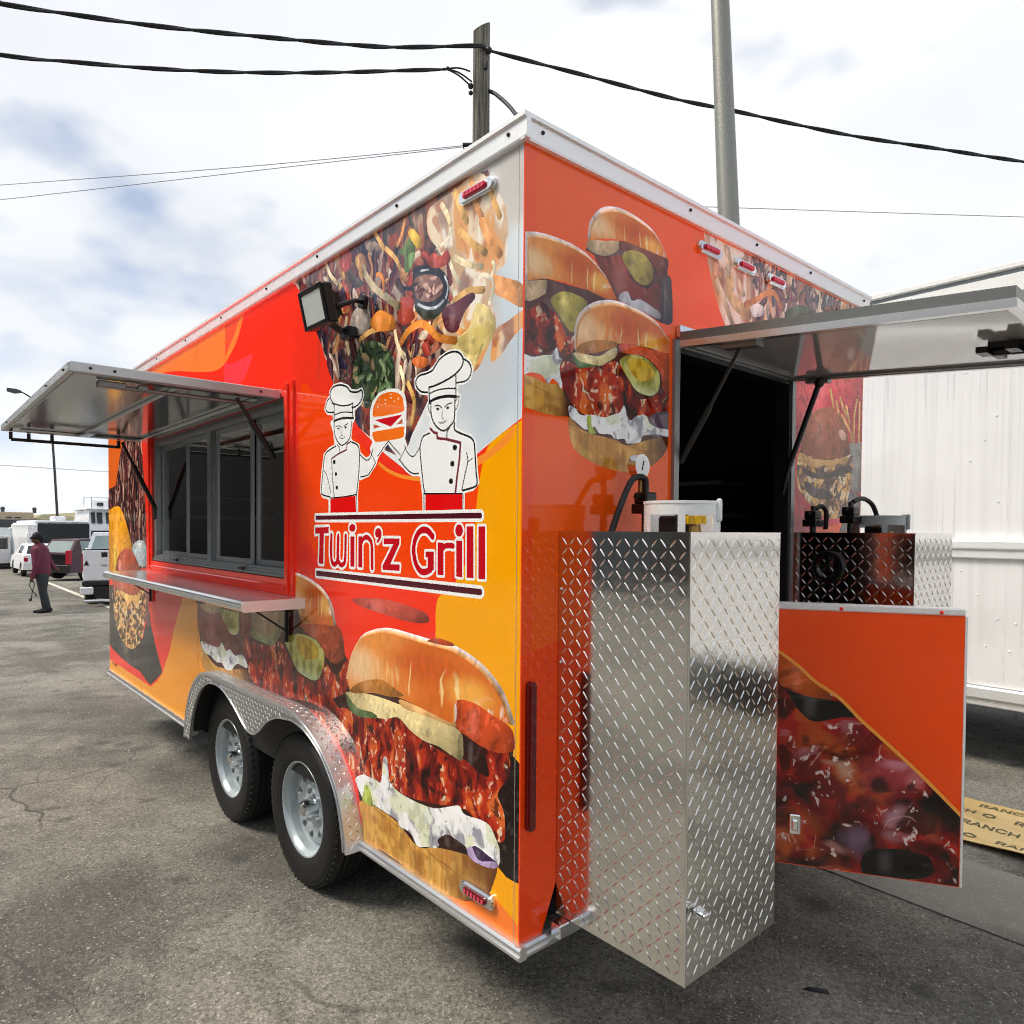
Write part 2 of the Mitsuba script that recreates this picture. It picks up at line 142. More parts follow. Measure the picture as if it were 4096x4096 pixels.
('side','fries_picture','redmeat','p',(0,1),[(0.624,2.324),(0.576,2.321),(0.537,2.299),(0.544,2.271),(0.533,2.244),(0.567,2.234),(0.607,2.234),(0.64,2.271)]),
('side','fries_picture','wine','p',(0,1),[(0.377,2.233),(0.309,2.241),(0.233,2.25),(0.214,2.23),(0.257,2.206),(0.283,2.177),(0.302,2.15),(0.349,2.159),(0.376,2.197)]),
('side','fries_picture','leafgreen','p',(0,1),[(0.631,2.486),(0.593,2.497),(0.561,2.517),(0.542,2.515),(0.529,2.49),(0.534,2.458),(0.549,2.429),(0.569,2.405),(0.596,2.408),(0.597,2.455)]),
('side','fries_picture','leaflight','p',(0,1),[(0.569,2.46),(0.534,2.454),(0.545,2.424),(0.565,2.408),(0.577,2.437)]),
('side','fries_picture','mustard','p',(0,1),[(0.577,2.53),(0.55,2.537),(0.516,2.507),(0.493,2.475),(0.515,2.461),(0.538,2.481)]),
('side','fries_picture','greyfry','s',(0.0264,1),[(0.878,2.502),(0.841,2.45),(0.777,2.393),(0.707,2.349),(0.632,2.3)]),
('side','fries_picture','tanfry','s',(0.0282,1),[(0.921,2.538),(0.897,2.507),(0.883,2.475)]),
('side','fries_picture','orangefry','s',(0.0255,1),[(0.615,2.179),(0.575,2.206),(0.506,2.217),(0.454,2.193),(0.397,2.151),(0.312,2.124)]),
('side','fries_picture','greyfry','s',(0.0204,1),[(1.0,2.342),(1.01,2.295),(0.995,2.248),(0.979,2.207)]),
('side','fries_picture','orangefry','s',(0.0161,1),[(0.777,2.447),(0.751,2.44),(0.733,2.409),(0.729,2.376)]),
('side','fries_picture','tanfry','s',(0.0175,1),[(1.026,2.518),(1.016,2.486),(1.057,2.472)]),
('side','fries_picture','redmeat','s',(0.0213,1),[(1.026,2.484),(0.99,2.436),(0.985,2.401),(1.015,2.379)]),
('side','fries_picture','redmeat','p',(0,1),[(1.047,2.597),(0.986,2.594),(0.956,2.561),(0.975,2.524),(1.016,2.52),(1.057,2.556)]),
('side','fries_picture','greybun','p',(0,1),[(0.965,2.334),(0.925,2.363),(0.868,2.355),(0.831,2.318),(0.821,2.279),(0.858,2.264),(0.915,2.261),(0.965,2.286)]),
('side','fries_picture','orangefry','p',(0,1),[(0.822,2.293),(0.768,2.318),(0.715,2.302),(0.656,2.266),(0.664,2.233),(0.75,2.242),(0.803,2.262)]),
('side','fries_picture','broccoli','p',(0,1),[(0.93,2.183),(0.896,2.215),(0.83,2.226),(0.749,2.201),(0.689,2.163),(0.663,2.118),(0.655,2.068),(0.663,2.008),(0.731,1.977),(0.895,2.002),(0.954,2.062),(0.954,2.13)]),
('side','fries_picture',['3e5a38','6a8458','20261f','8aa074','b09870','2c3a2a'],'f',(50,(0.03,0.08),(0.014,0.03),(60,60),1,25),[(0.93,2.183),(0.896,2.215),(0.83,2.226),(0.749,2.201),(0.689,2.163),(0.663,2.118),(0.655,2.068),(0.731,1.977),(0.895,2.002),(0.954,2.091)]),
('side','fries_picture','carrot','p',(0,1),[(0.551,2.107),(0.505,2.112),(0.453,2.09),(0.468,2.072),(0.52,2.077)]),
('side','colour_field','lightorange','s',(0.0126,1),[(0.759,1.78),(0.706,1.754),(0.623,1.729),(0.51,1.712),(0.453,1.707)]),
('side','colour_field','lightorange','p',(0,1),[(0.203,1.758),(0.144,1.778),(0.087,1.806),(0.039,1.835),(0.038,1.809),(0.081,1.781),(0.137,1.757),(0.196,1.737)]),
('side','chef_emblem','white','o',(0.0077,0),[(0.459,1.986),(0.496,1.994),(0.525,2.016),(0.528,2.04),(0.5,2.049),(0.456,2.049),(0.424,2.06),(0.389,2.084),(0.348,2.093),(0.311,2.092),(0.286,2.081),(0.268,2.061),(0.24,2.044),(0.228,2.023),(0.238,2.001),(0.267,1.992),(0.303,1.994),(0.302,1.951),(0.288,1.953),(0.295,1.924),(0.308,1.909),(0.313,1.857),(0.28,1.839),(0.234,1.824),(0.213,1.805),(0.203,1.716),(0.197,1.687),(0.219,1.671),(0.271,1.664),(0.266,1.653),(0.267,1.595),(0.475,1.598),(0.48,1.663),(0.494,1.728),(0.544,1.731),(0.583,1.749),(0.63,1.786),(0.623,1.793),(0.588,1.826),(0.562,1.798),(0.538,1.789),(0.5,1.816),(0.494,1.834),(0.477,1.851),(0.442,1.866),(0.439,1.906),(0.455,1.922),(0.457,1.949),(0.447,1.955),(0.451,1.985)]),
('side','chef_emblem','white','o',(0.0094,0),[(1.103,1.999),(1.151,2.006),(1.172,2.024),(1.158,2.05),(1.131,2.064),(1.131,2.083),(1.101,2.101),(1.045,2.101),(0.989,2.082),(0.961,2.062),(0.918,2.054),(0.884,2.057),(0.874,2.037),(0.891,2.013),(0.928,1.999),(0.948,1.996),(0.941,1.961),(0.959,1.945),(0.966,1.908),(0.972,1.882),(0.95,1.868),(0.909,1.854),(0.898,1.823),(0.854,1.798),(0.821,1.802),(0.803,1.831),(0.769,1.811),(0.783,1.784),(0.833,1.746),(0.89,1.736),(0.906,1.75),(0.919,1.674),(0.916,1.598),(1.135,1.6),(1.135,1.67),(1.194,1.68),(1.21,1.698),(1.197,1.777),(1.179,1.839),(1.139,1.859),(1.085,1.868),(1.097,1.927),(1.119,1.962),(1.097,1.965)]),
('side','chef_emblem','white','o',(0.009,0),[(0.814,1.97),(0.799,1.998),(0.76,2.021),(0.703,2.026),(0.638,2.017),(0.6,1.994),(0.591,1.966),(0.593,1.876),(0.601,1.851),(0.584,1.823),(0.623,1.798),(0.678,1.836),(0.697,1.855),(0.716,1.844),(0.769,1.808),(0.813,1.837),(0.793,1.861),(0.814,1.883)]),
('side','chef_emblem','ink','s',(0.0066,1),[(0.459,1.988),(0.496,1.996),(0.522,2.016),(0.525,2.037),(0.503,2.049),(0.468,2.049),(0.432,2.054),(0.412,2.069),(0.389,2.083),(0.355,2.092),(0.318,2.092),(0.289,2.082),(0.271,2.062),(0.275,2.043),(0.296,2.028),(0.332,2.016),(0.377,2.008),(0.423,2.003),(0.451,2.003)]),
('side','chef_emblem','ink','s',(0.0055,1),[(0.266,2.06),(0.243,2.046),(0.231,2.027),(0.236,2.005),(0.257,1.994),(0.285,1.994),(0.304,1.995)]),
('side','chef_emblem','ink','s',(0.0059,1),[(0.451,2.003),(0.447,1.956)]),
('side','chef_emblem','ink','s',(0.0056,1),[(0.307,2.025),(0.306,1.954)]),
('side','chef_emblem','ink','s',(0.0044,1),[(0.447,1.982),(0.408,1.987),(0.354,1.985),(0.306,1.978)]),
('side','chef_emblem','ink','s',(0.0097,1),[(0.447,1.956),(0.407,1.962),(0.354,1.961),(0.305,1.953)]),
('side','chef_emblem','ink','s',(0.0058,1),[(0.439,1.949),(0.439,1.924),(0.429,1.896),(0.409,1.874),(0.387,1.861),(0.367,1.856),(0.342,1.864),(0.32,1.877),(0.313,1.892),(0.311,1.948)]),
('side','chef_emblem','ink','s',(0.0036,1),[(0.443,1.95),(0.455,1.948),(0.452,1.931),(0.44,1.918)]),
('side','chef_emblem','ink','s',(0.0034,1),[(0.308,1.939),(0.297,1.95),(0.29,1.952),(0.296,1.924),(0.308,1.913)]),
('side','chef_emblem','ink','s',(0.004,1),[(0.417,1.939),(0.396,1.938),(0.378,1.927)]),
('side','chef_emblem','ink','s',(0.004,1),[(0.363,1.93),(0.346,1.936),(0.326,1.937)]),
('side','chef_emblem','ink','s',(0.0031,1),[(0.374,1.917),(0.379,1.899),(0.37,1.893)]),
('side','chef_emblem','ink','s',(0.0057,1),[(0.351,1.854),(0.353,1.83)]),
('side','chef_emblem','ink','s',(0.0053,1),[(0.331,1.871),(0.342,1.86),(0.349,1.854)]),
('side','chef_emblem','ink','s',(0.0056,1),[(0.446,1.856),(0.478,1.85),(0.494,1.834),(0.5,1.807),(0.494,1.765),(0.485,1.718),(0.479,1.685),(0.469,1.663)]),
('side','chef_emblem','ink','s',(0.0063,1),[(0.313,1.874),(0.311,1.853),(0.28,1.839),(0.234,1.823),(0.216,1.807),(0.211,1.78),(0.204,1.716),(0.2,1.683),(0.219,1.673),(0.271,1.666)]),
('side','chef_emblem','ink','s',(0.0043,1),[(0.251,1.778),(0.245,1.752),(0.258,1.715),(0.273,1.669)]),
('side','chef_emblem','ink','s',(0.003,1),[(0.222,1.76),(0.245,1.75)]),
('side','chef_emblem','ink','s',(0.0043,1),[(0.5,1.816),(0.536,1.789),(0.562,1.795),(0.584,1.814),(0.592,1.826)]),
('side','chef_emblem','ink','s',(0.0052,1),[(0.509,1.731),(0.544,1.733),(0.583,1.752),(0.628,1.786)]),
('side','chef_emblem','ink','s',(0.0038,1),[(0.623,1.783),(0.584,1.823)]),
('side','chef_emblem','ink','s',(0.0044,1),[(0.695,1.853),(0.66,1.827),(0.619,1.8)]),
('side','chef_emblem','ink','s',(0.0045,1),[(0.697,1.853),(0.735,1.828),(0.768,1.806)]),
('side','chef_emblem','ink','s',(0.0052,1),[(0.478,1.663),(0.271,1.656)]),
('side','chef_emblem','ink','s',(0.0046,1),[(0.477,1.663),(0.475,1.6)]),
('side','chef_emblem','ink','s',(0.0034,1),[(0.267,1.653),(0.269,1.599)]),
('side','chef_emblem','ink','s',(0.0069,1),[(1.097,2.027),(1.127,2.058),(1.13,2.083),(1.101,2.1),(1.045,2.099),(0.994,2.083),(0.967,2.063),(0.918,2.054),(0.886,2.056),(0.876,2.039),(0.891,2.015),(0.928,2.002),(0.956,2.002)]),
('side','chef_emblem','ink','s',(0.0056,1),[(1.13,2.064),(1.158,2.05),(1.17,2.024),(1.151,2.008),(1.101,2.001)]),
('side','chef_emblem','ink','s',(0.0059,1),[(1.115,2.039),(1.039,2.019),(0.983,2.014),(0.948,2.017)]),
('side','chef_emblem','ink','s',(0.0061,1),[(1.097,2.026),(1.1,1.964)]),
('side','chef_emblem','ink','s',(0.0058,1),[(0.952,2.013),(0.95,1.96)]),
('side','chef_emblem','ink','s',(0.0049,1),[(1.097,1.99),(1.028,1.993),(0.95,1.982)]),
('side','chef_emblem','ink','s',(0.0092,1),[(1.1,1.967),(1.028,1.97),(0.945,1.961)]),
('side','chef_emblem','ink','s',(0.0054,1),[(1.097,1.96),(1.097,1.927),(1.08,1.895),(1.05,1.872),(1.022,1.868),(0.977,1.885),(0.964,1.913),(0.959,1.95)]),
('side','chef_emblem','ink','s',(0.0038,1),[(1.083,1.944),(1.056,1.944),(1.037,1.936)]),
('side','chef_emblem','ink','s',(0.0038,1),[(1.019,1.939),(0.988,1.945)]),
('side','chef_emblem','ink','s',(0.0033,1),[(1.036,1.926),(1.041,1.909),(1.028,1.903)]),
('side','chef_emblem','ink','s',(0.0033,1),[(1.056,1.902),(1.033,1.892),(1.014,1.897)]),
('side','chef_emblem','ink','s',(0.0057,1),[(1.085,1.868),(1.139,1.857),(1.176,1.838),(1.194,1.772),(1.207,1.698),(1.194,1.683),(1.133,1.673)]),
('side','chef_emblem','ink','s',(0.0063,1),[(0.958,1.873),(0.912,1.856),(0.898,1.823),(0.904,1.75),(0.921,1.674)]),
('side','chef_emblem','ink','s',(0.0044,1),[(1.071,1.872),(1.056,1.86),(1.056,1.841)]),
('side','chef_emblem','ink','s',(0.005,1),[(1.119,1.817),(1.111,1.75),(1.097,1.672)]),
('side','chef_emblem','ink','s',(0.0046,1),[(0.898,1.823),(0.854,1.799),(0.823,1.802),(0.801,1.834)]),
('side','chef_emblem','ink','s',(0.0046,1),[(0.89,1.739),(0.833,1.745),(0.783,1.783)]),
('side','chef_emblem','ink','s',(0.0035,1),[(0.818,1.825),(0.783,1.784)]),
('side','chef_emblem','ink','s',(0.0039,1),[(1.184,1.777),(1.157,1.755),(1.127,1.689)]),
('side','chef_emblem','ink','s',(0.0054,1),[(1.133,1.668),(1.027,1.669),(0.925,1.675)]),
('side','chef_emblem','ink','s',(0.0042,1),[(0.919,1.672),(0.916,1.598)]),
('side','chef_emblem','ink','p',(0,1),[(0.393,1.926),(0.395,1.923),(0.401,1.923),(0.407,1.925),(0.41,1.929),(0.407,1.931),(0.401,1.932),(0.395,1.93)]),
('side','chef_emblem','ink','p',(0,1),[(0.34,1.923),(0.343,1.921),(0.348,1.92),(0.354,1.922),(0.357,1.925),(0.354,1.928),(0.349,1.929),(0.343,1.927)]),
('side','chef_emblem','ink','p',(0,1),[(0.299,1.798),(0.302,1.792),(0.31,1.79),(0.318,1.794),(0.321,1.8),(0.318,1.806),(0.31,1.808),(0.302,1.804)]),
('side','chef_emblem','ink','p',(0,1),[(0.312,1.749),(0.315,1.743),(0.323,1.741),(0.33,1.744),(0.334,1.751),(0.331,1.757),(0.323,1.759),(0.315,1.756)]),
('side','chef_emblem','ink','p',(0,1),[(0.319,1.696),(0.322,1.69),(0.329,1.688),(0.337,1.691),(0.34,1.697),(0.337,1.704),(0.33,1.706),(0.322,1.703)]),
('side','chef_emblem','ink','p',(0,1),[(1.053,1.933),(1.056,1.93),(1.062,1.93),(1.069,1.932),(1.071,1.935),(1.069,1.938),(1.062,1.938),(1.056,1.937)]),
('side','chef_emblem','ink','p',(0,1),[(0.996,1.932),(0.999,1.929),(1.005,1.928),(1.012,1.93),(1.014,1.933),(1.012,1.936),(1.005,1.937),(0.999,1.935)]),
('side','chef_emblem','ink','p',(0,1),[(1.086,1.807),(1.089,1.801),(1.097,1.799),(1.105,1.802),(1.108,1.808),(1.105,1.814),(1.097,1.817),(1.089,1.813)]),
('side','chef_emblem','ink','p',(0,1),[(1.073,1.759),(1.076,1.754),(1.083,1.752),(1.089,1.754),(1.092,1.76),(1.089,1.766),(1.083,1.768),(1.076,1.765)]),
('side','chef_emblem','ink','p',(0,1),[(1.066,1.707),(1.069,1.701),(1.076,1.699),(1.082,1.701),(1.085,1.707),(1.082,1.713),(1.076,1.715),(1.069,1.713)]),
('side','chef_emblem','mouthgrey','p',(0,1),[(0.398,1.887),(0.376,1.885),(0.353,1.889),(0.365,1.879),(0.388,1.879)]),
('side','chef_emblem','maroon','s',(0.0088,0),[(0.442,1.87),(0.422,1.856),(0.405,1.852),(0.403,1.836),(0.353,1.828),(0.282,1.811),(0.286,1.764),(0.299,1.704),(0.306,1.661)]),
('side','chef_emblem','maroon','s',(0.0065,0),[(0.966,1.876),(0.994,1.868),(0.999,1.847),(1.071,1.835),(1.119,1.822)]),
('side','chef_emblem','sash','p',(0,0),[(0.469,1.66),(0.274,1.655),(0.271,1.651),(0.272,1.599),(0.468,1.599)]),
('side','chef_emblem','sash','p',(0,0),[(1.129,1.664),(0.927,1.671),(0.923,1.6),(1.129,1.6)]),
('side','chef_emblem','logoorange','p',(0,1),[(0.803,1.954),(0.802,1.973),(0.792,1.992),(0.755,2.017),(0.698,2.022),(0.643,2.013),(0.608,1.993),(0.6,1.968),(0.602,1.945),(0.697,1.943),(0.784,1.947)]),
('side','chef_emblem','logored','p',(0,0),[(0.789,1.936),(0.606,1.935),(0.681,1.901)]),
('side','chef_emblem','logobrown','p',(0,0),[(0.796,1.922),(0.747,1.908),(0.796,1.906)]),
('side','chef_emblem','logobrown','p',(0,0),[(0.606,1.922),(0.606,1.904),(0.644,1.905)]),
('side','chef_emblem','logoorange','p',(0,1),[(0.794,1.895),(0.697,1.894),(0.602,1.893),(0.598,1.882),(0.604,1.858),(0.678,1.855),(0.774,1.857),(0.797,1.869),(0.806,1.887)]),
('side','chef_emblem','cream','p',(0,0),[(0.761,2.005),(0.75,2.005),(0.748,2.0),(0.759,2.0)]),
('side','chef_emblem','cream','p',(0,0),[(0.722,2.0),(0.712,2.0),(0.71,1.995),(0.72,1.995)]),
('side','chef_emblem','cream','p',(0,0),[(0.775,1.982),(0.764,1.982),(0.763,1.977),(0.773,1.977)]),
('side','chef_emblem','cream','p',(0,0),[(0.722,1.987),(0.712,1.988),(0.71,1.983),(0.72,1.983)]),
('side','chef_emblem','cream','p',(0,0),[(0.685,2.014),(0.675,2.014),(0.673,2.01),(0.683,2.01)]),
('side','chef_emblem','cream','p',(0,0),[(0.666,1.987),(0.656,1.988),(0.654,1.983),(0.664,1.983)]),
('side','chef_emblem','cream','p',(0,0),[(0.639,1.993),(0.629,1.994),(0.627,1.989),(0.637,1.989)]),
('side','chef_emblem','cream','p',(0,0),[(0.685,2.002),(0.674,2.002),(0.673,1.998),(0.683,1.997)]),
('side','lettering','white','o',(0.0105,0),[(1.263,1.552),(1.142,1.554),(1.142,1.53),(1.184,1.529),(1.19,1.405),(1.229,1.406),(1.223,1.527),(1.263,1.526)]),
('side','lettering','white','s',(0.0397,1),[(1.12,1.521),(1.123,1.471),(1.119,1.426),(1.103,1.409),(1.084,1.411),(1.07,1.428),(1.063,1.519)]),
('side','lettering','white','s',(0.0388,1),[(1.068,1.461),(1.063,1.425),(1.045,1.409),(1.024,1.411),(1.008,1.43),(1.003,1.52)]),
('side','lettering','white','o',(0.0097,0),[(0.967,1.519),(0.935,1.519),(0.936,1.405),(0.967,1.405)]),
('side','lettering','white','o',(0.0096,1),[(0.928,1.551),(0.932,1.543),(0.944,1.537),(0.959,1.537),(0.971,1.542),(0.976,1.551),(0.971,1.56),(0.959,1.565),(0.944,1.565),(0.932,1.56)]),
('side','lettering','white','o',(0.0095,0),[(0.906,1.52),(0.878,1.52),(0.877,1.405),(0.907,1.405)]),
('side','lettering','white','s',(0.0366,1),[(0.89,1.482),(0.874,1.507),(0.848,1.517),(0.822,1.509),(0.808,1.486),(0.805,1.407)]),
('side','lettering','white','o',(0.0092,1),[(0.785,1.531),(0.779,1.546),(0.762,1.551),(0.747,1.545),(0.74,1.531),(0.746,1.514),(0.764,1.499),(0.774,1.503),(0.762,1.516),(0.777,1.519)]),
('side','lettering','white','o',(0.009,0),[(0.725,1.515),(0.623,1.516),(0.623,1.498),(0.681,1.426),(0.62,1.427),(0.622,1.405),(0.733,1.404),(0.733,1.419),(0.662,1.496),(0.725,1.495)]),
('side','lettering','white','s',(0.0387,1),[(0.427,1.525),(0.452,1.542),(0.48,1.546),(0.507,1.536),(0.53,1.507),(0.535,1.471),(0.522,1.434),(0.496,1.412),(0.465,1.41),(0.436,1.42)]),
('side','lettering','white','o',(0.0083,0),[(0.466,1.476),(0.419,1.477),(0.419,1.42),(0.436,1.41),(0.453,1.414),(0.453,1.458),(0.466,1.457)]),
('side','lettering','white','o',(0.0081,0),[(0.398,1.507),(0.367,1.506),(0.366,1.404),(0.398,1.404)]),
('side','lettering','white','s',(0.0337,1),[(0.38,1.467),(0.369,1.49),(0.346,1.498),(0.317,1.497)]),
('side','lettering','white','o',(0.0078,0),[(0.301,1.514),(0.271,1.514),(0.27,1.403),(0.3,1.404)]),
('side','lettering','white','o',(0.0077,1),[(0.267,1.545),(0.271,1.534),(0.28,1.527),(0.292,1.527),(0.302,1.534),(0.306,1.545),(0.302,1.556),(0.293,1.563),(0.281,1.563),(0.271,1.556)]),
('side','lettering','white','o',(0.0077,0),[(0.248,1.558),(0.216,1.558),(0.214,1.404),(0.247,1.403)]),
('side','lettering','white','o',(0.0075,0),[(0.192,1.558),(0.161,1.558),(0.159,1.403),(0.191,1.403)]),
('side','lettering','white','o',(0.0104,0),[(1.258,1.6),(0.181,1.598),(0.176,1.594),(0.176,1.584),(0.181,1.581),(1.258,1.583)]),
('side','lettering','white','o',(0.0105,0),[(1.253,1.376),(0.179,1.374),(0.174,1.37),(0.173,1.36),(0.18,1.355),(1.253,1.355)]),
('side','lettering','letterred','p',(0,0),[(1.263,1.552),(1.142,1.554),(1.142,1.53),(1.184,1.529),(1.19,1.405),(1.229,1.406),(1.223,1.527),(1.263,1.526)]),
('side','lettering','letterred','s',(0.0196,1),[(1.12,1.521),(1.123,1.471),(1.119,1.426),(1.103,1.409),(1.084,1.411),(1.07,1.428),(1.063,1.519)]),
('side','lettering','letterred','s',(0.0191,1),[(1.068,1.461),(1.063,1.425),(1.045,1.409),(1.024,1.411),(1.008,1.43),(1.003,1.52)]),
('side','lettering','letterred','p',(0,0),[(0.967,1.519),(0.935,1.519),(0.936,1.405),(0.967,1.405)]),
('side','lettering','letterred','p',(0,1),[(0.928,1.551),(0.932,1.543),(0.944,1.537),(0.959,1.537),(0.971,1.542),(0.976,1.551),(0.971,1.56),(0.959,1.565),(0.944,1.565),(0.932,1.56)]),
('side','lettering','letterred','p',(0,0),[(0.906,1.52),(0.878,1.52),(0.877,1.405),(0.907,1.405)]),
('side','lettering','letterred','s',(0.018,1),[(0.89,1.482),(0.874,1.507),(0.848,1.517),(0.822,1.509),(0.808,1.486),(0.805,1.407)]),
('side','lettering','letterred','p',(0,1),[(0.785,1.531),(0.779,1.546),(0.762,1.551),(0.747,1.545),(0.74,1.531),(0.746,1.514),(0.764,1.499),(0.774,1.503),(0.762,1.516),(0.777,1.519)]),
('side','lettering','letterred','p',(0,0),[(0.725,1.515),(0.623,1.516),(0.623,1.498),(0.681,1.426),(0.62,1.427),(0.622,1.405),(0.733,1.404),(0.733,1.419),(0.662,1.496),(0.725,1.495)]),
('side','lettering','letterred','s',(0.0217,1),[(0.427,1.525),(0.452,1.542),(0.48,1.546),(0.507,1.536),(0.53,1.507),(0.535,1.471),(0.522,1.434),(0.496,1.412),(0.465,1.41),(0.436,1.42)]),
('side','lettering','letterred','p',(0,0),[(0.466,1.476),(0.419,1.477),(0.419,1.42),(0.436,1.41),(0.453,1.414),(0.453,1.458),(0.466,1.457)]),
('side','lettering','letterred','p',(0,0),[(0.398,1.507),(0.367,1.506),(0.366,1.404),(0.398,1.404)]),
('side','lettering','letterred','s',(0.0177,1),[(0.38,1.467),(0.369,1.49),(0.346,1.498),(0.317,1.497)]),
('side','lettering','letterred','p',(0,0),[(0.301,1.514),(0.271,1.514),(0.27,1.403),(0.3,1.404)]),
('side','lettering','letterred','p',(0,1),[(0.267,1.545),(0.271,1.534),(0.28,1.527),(0.292,1.527),(0.302,1.534),(0.306,1.545),(0.302,1.556),(0.293,1.563),(0.281,1.563),(0.271,1.556)]),
('side','lettering','letterred','p',(0,0),[(0.248,1.558),(0.216,1.558),(0.214,1.404),(0.247,1.403)]),
('side','lettering','letterred','p',(0,0),[(0.192,1.558),(0.161,1.558),(0.159,1.403),(0.191,1.403)]),
('side','lettering','maroondark','p',(0,0),[(1.258,1.6),(0.181,1.598),(0.176,1.594),(0.176,1.584),(0.181,1.581),(1.258,1.583)]),
('side','lettering','maroondark','p',(0,0),[(1.253,1.376),(0.179,1.374),(0.174,1.37),(0.173,1.36),(0.18,1.355),(1.253,1.355)]),
('end','colour_field','redorange','p',(0,0),[(0.004,1.198),(0.159,1.234),(0.697,1.182),(0.725,-0.107),(-0.016,0.227)]),
('end','burger_picture','brownshade2','p',(0,1),[(0.246,2.378),(0.395,2.439),(0.623,2.454),(0.639,2.397),(0.66,2.381),(0.668,2.25),(0.611,2.232),(0.529,2.246),(0.436,2.255),(0.362,2.264),(0.304,2.334),(0.283,2.365)]),
('end','burger_picture','meat2','p',(0,1),[(0.283,2.361),(0.339,2.375),(0.396,2.395),(0.434,2.366),(0.457,2.333),(0.527,2.325),(0.592,2.355),(0.614,2.289),(0.594,2.245),(0.529,2.266),(0.45,2.283),(0.398,2.277),(0.347,2.307)]),
('end','burger_picture','charcoal','p',(0,1),[(0.608,2.374),(0.641,2.392),(0.662,2.379),(0.659,2.33),(0.67,2.25),(0.632,2.237),(0.611,2.243)]),
('end','burger_picture','slawshade','p',(0,1),[(0.398,2.277),(0.435,2.294),(0.458,2.271),(0.497,2.284),(0.561,2.273),(0.602,2.262),(0.598,2.241),(0.529,2.247),(0.443,2.255),(0.399,2.258)]),
('end','burger_picture','bread','p',(0,1),[(0.255,2.403),(0.331,2.422),(0.395,2.439),(0.389,2.412),(0.36,2.39),(0.318,2.374),(0.256,2.376)]),
('end','burger_picture','brownshade3','p',(0,1),[(0.395,2.439),(0.47,2.45),(0.557,2.451),(0.627,2.455),(0.637,2.396),(0.599,2.382),(0.566,2.409),(0.525,2.428),(0.448,2.427),(0.403,2.411)]),
('end','burger_picture','pickle2','p',(0,1),[(0.407,2.397),(0.448,2.426),(0.517,2.429),(0.562,2.398),(0.559,2.362),(0.527,2.335),(0.48,2.336),(0.438,2.362)]),
('end','burger_picture','buntop','r',((0.011,0.013,4),1),[(0.257,2.406),(0.254,2.43),(0.261,2.462),(0.298,2.505),(0.34,2.528),(0.401,2.54),(0.476,2.537),(0.548,2.523),(0.589,2.5),(0.627,2.465),(0.633,2.449),(0.557,2.447),(0.478,2.447),(0.403,2.444),(0.331,2.429)]),
('end','burger_picture','brownshade2','p',(0,0),[(-0.008,2.227),(0.091,2.251),(0.251,2.257),(0.391,2.26),(0.348,2.214),(0.252,2.167),(0.2,2.093),(0.198,2.048),(0.156,2.032),(-0.006,2.023)]),
('end','burger_picture','pickle2','p',(0,1),[(0.101,2.197),(0.153,2.231),(0.218,2.232),(0.251,2.221),(0.245,2.188),(0.219,2.151),(0.19,2.121),(0.161,2.135),(0.129,2.164)]),
('end','burger_picture','bread','p',(0,0),[(-0.008,2.223),(0.088,2.248),(0.083,2.21),(0.05,2.188),(0.021,2.174),(-0.007,2.173)]),
('end','burger_picture','meat','p',(0,1),[(-0.01,2.143),(0.021,2.15),(0.062,2.182),(0.092,2.173),(0.12,2.162),(0.148,2.133),(0.165,2.105),(0.2,2.111),(0.197,2.066),(0.162,2.036),(0.13,2.063),(0.076,2.039),(0.029,2.033),(-0.009,2.031)]),
('end','burger_picture','bunbase','p',(0,0),[(-0.011,1.974),(0.047,1.968),(0.089,1.96),(0.144,1.964),(0.167,1.932),(0.178,1.911),(0.178,1.877),(0.133,1.874),(0.078,1.875),(-0.01,1.886)]),
('end','burger_picture','slaw','p',(0,1),[(-0.009,2.025),(0.034,2.025),(0.076,2.037),(0.106,2.044),(0.127,2.068),(0.137,2.042),(0.15,2.031),(0.149,1.956),(0.132,1.967),(0.113,1.977),(0.092,1.96),(0.07,1.98),(0.029,1.982),(-0.008,1.972)]),
('end','burger_picture','buntop','r',((0.013,0.013,4),0),[(-0.021,2.351),(0.042,2.368),(0.078,2.373),(0.127,2.375),(0.183,2.374),(0.242,2.364),(0.29,2.344),(0.333,2.318),(0.361,2.289),(0.388,2.258),(0.334,2.25),(0.251,2.257),(0.166,2.26),(0.091,2.252),(-0.019,2.22)]),
('end','burger_picture','darkunder','p',(0,0),[(0.197,2.075),(0.139,2.01),(0.157,1.944),(0.178,1.902),(0.179,1.831),(0.251,1.762),(0.407,1.734),(0.571,1.765),(0.653,1.84),(0.662,2.151),(0.408,2.15)]),
('end','burger_picture','brownshade','p',(0,1),[(0.188,2.064),(0.401,2.125),(0.662,2.14),(0.668,1.857),(0.413,1.824),(0.203,1.851),(0.164,1.94),(0.144,2.004)]),
('end','burger_picture','bunbase','p',(0,1),[(0.178,1.875),(0.223,1.851),(0.284,1.836),(0.376,1.83),(0.444,1.817),(0.537,1.84),(0.659,1.866),(0.653,1.835),(0.632,1.802),(0.571,1.762),(0.491,1.738),(0.407,1.733),(0.321,1.743),(0.251,1.762),(0.204,1.786),(0.183,1.822)]),
('end','burger_picture','bunred3','p',(0,1),[(0.401,2.125),(0.484,2.135),(0.563,2.136),(0.662,2.14),(0.665,2.002),(0.624,2.017),(0.606,2.07),(0.532,2.106),(0.454,2.103),(0.409,2.102)]),
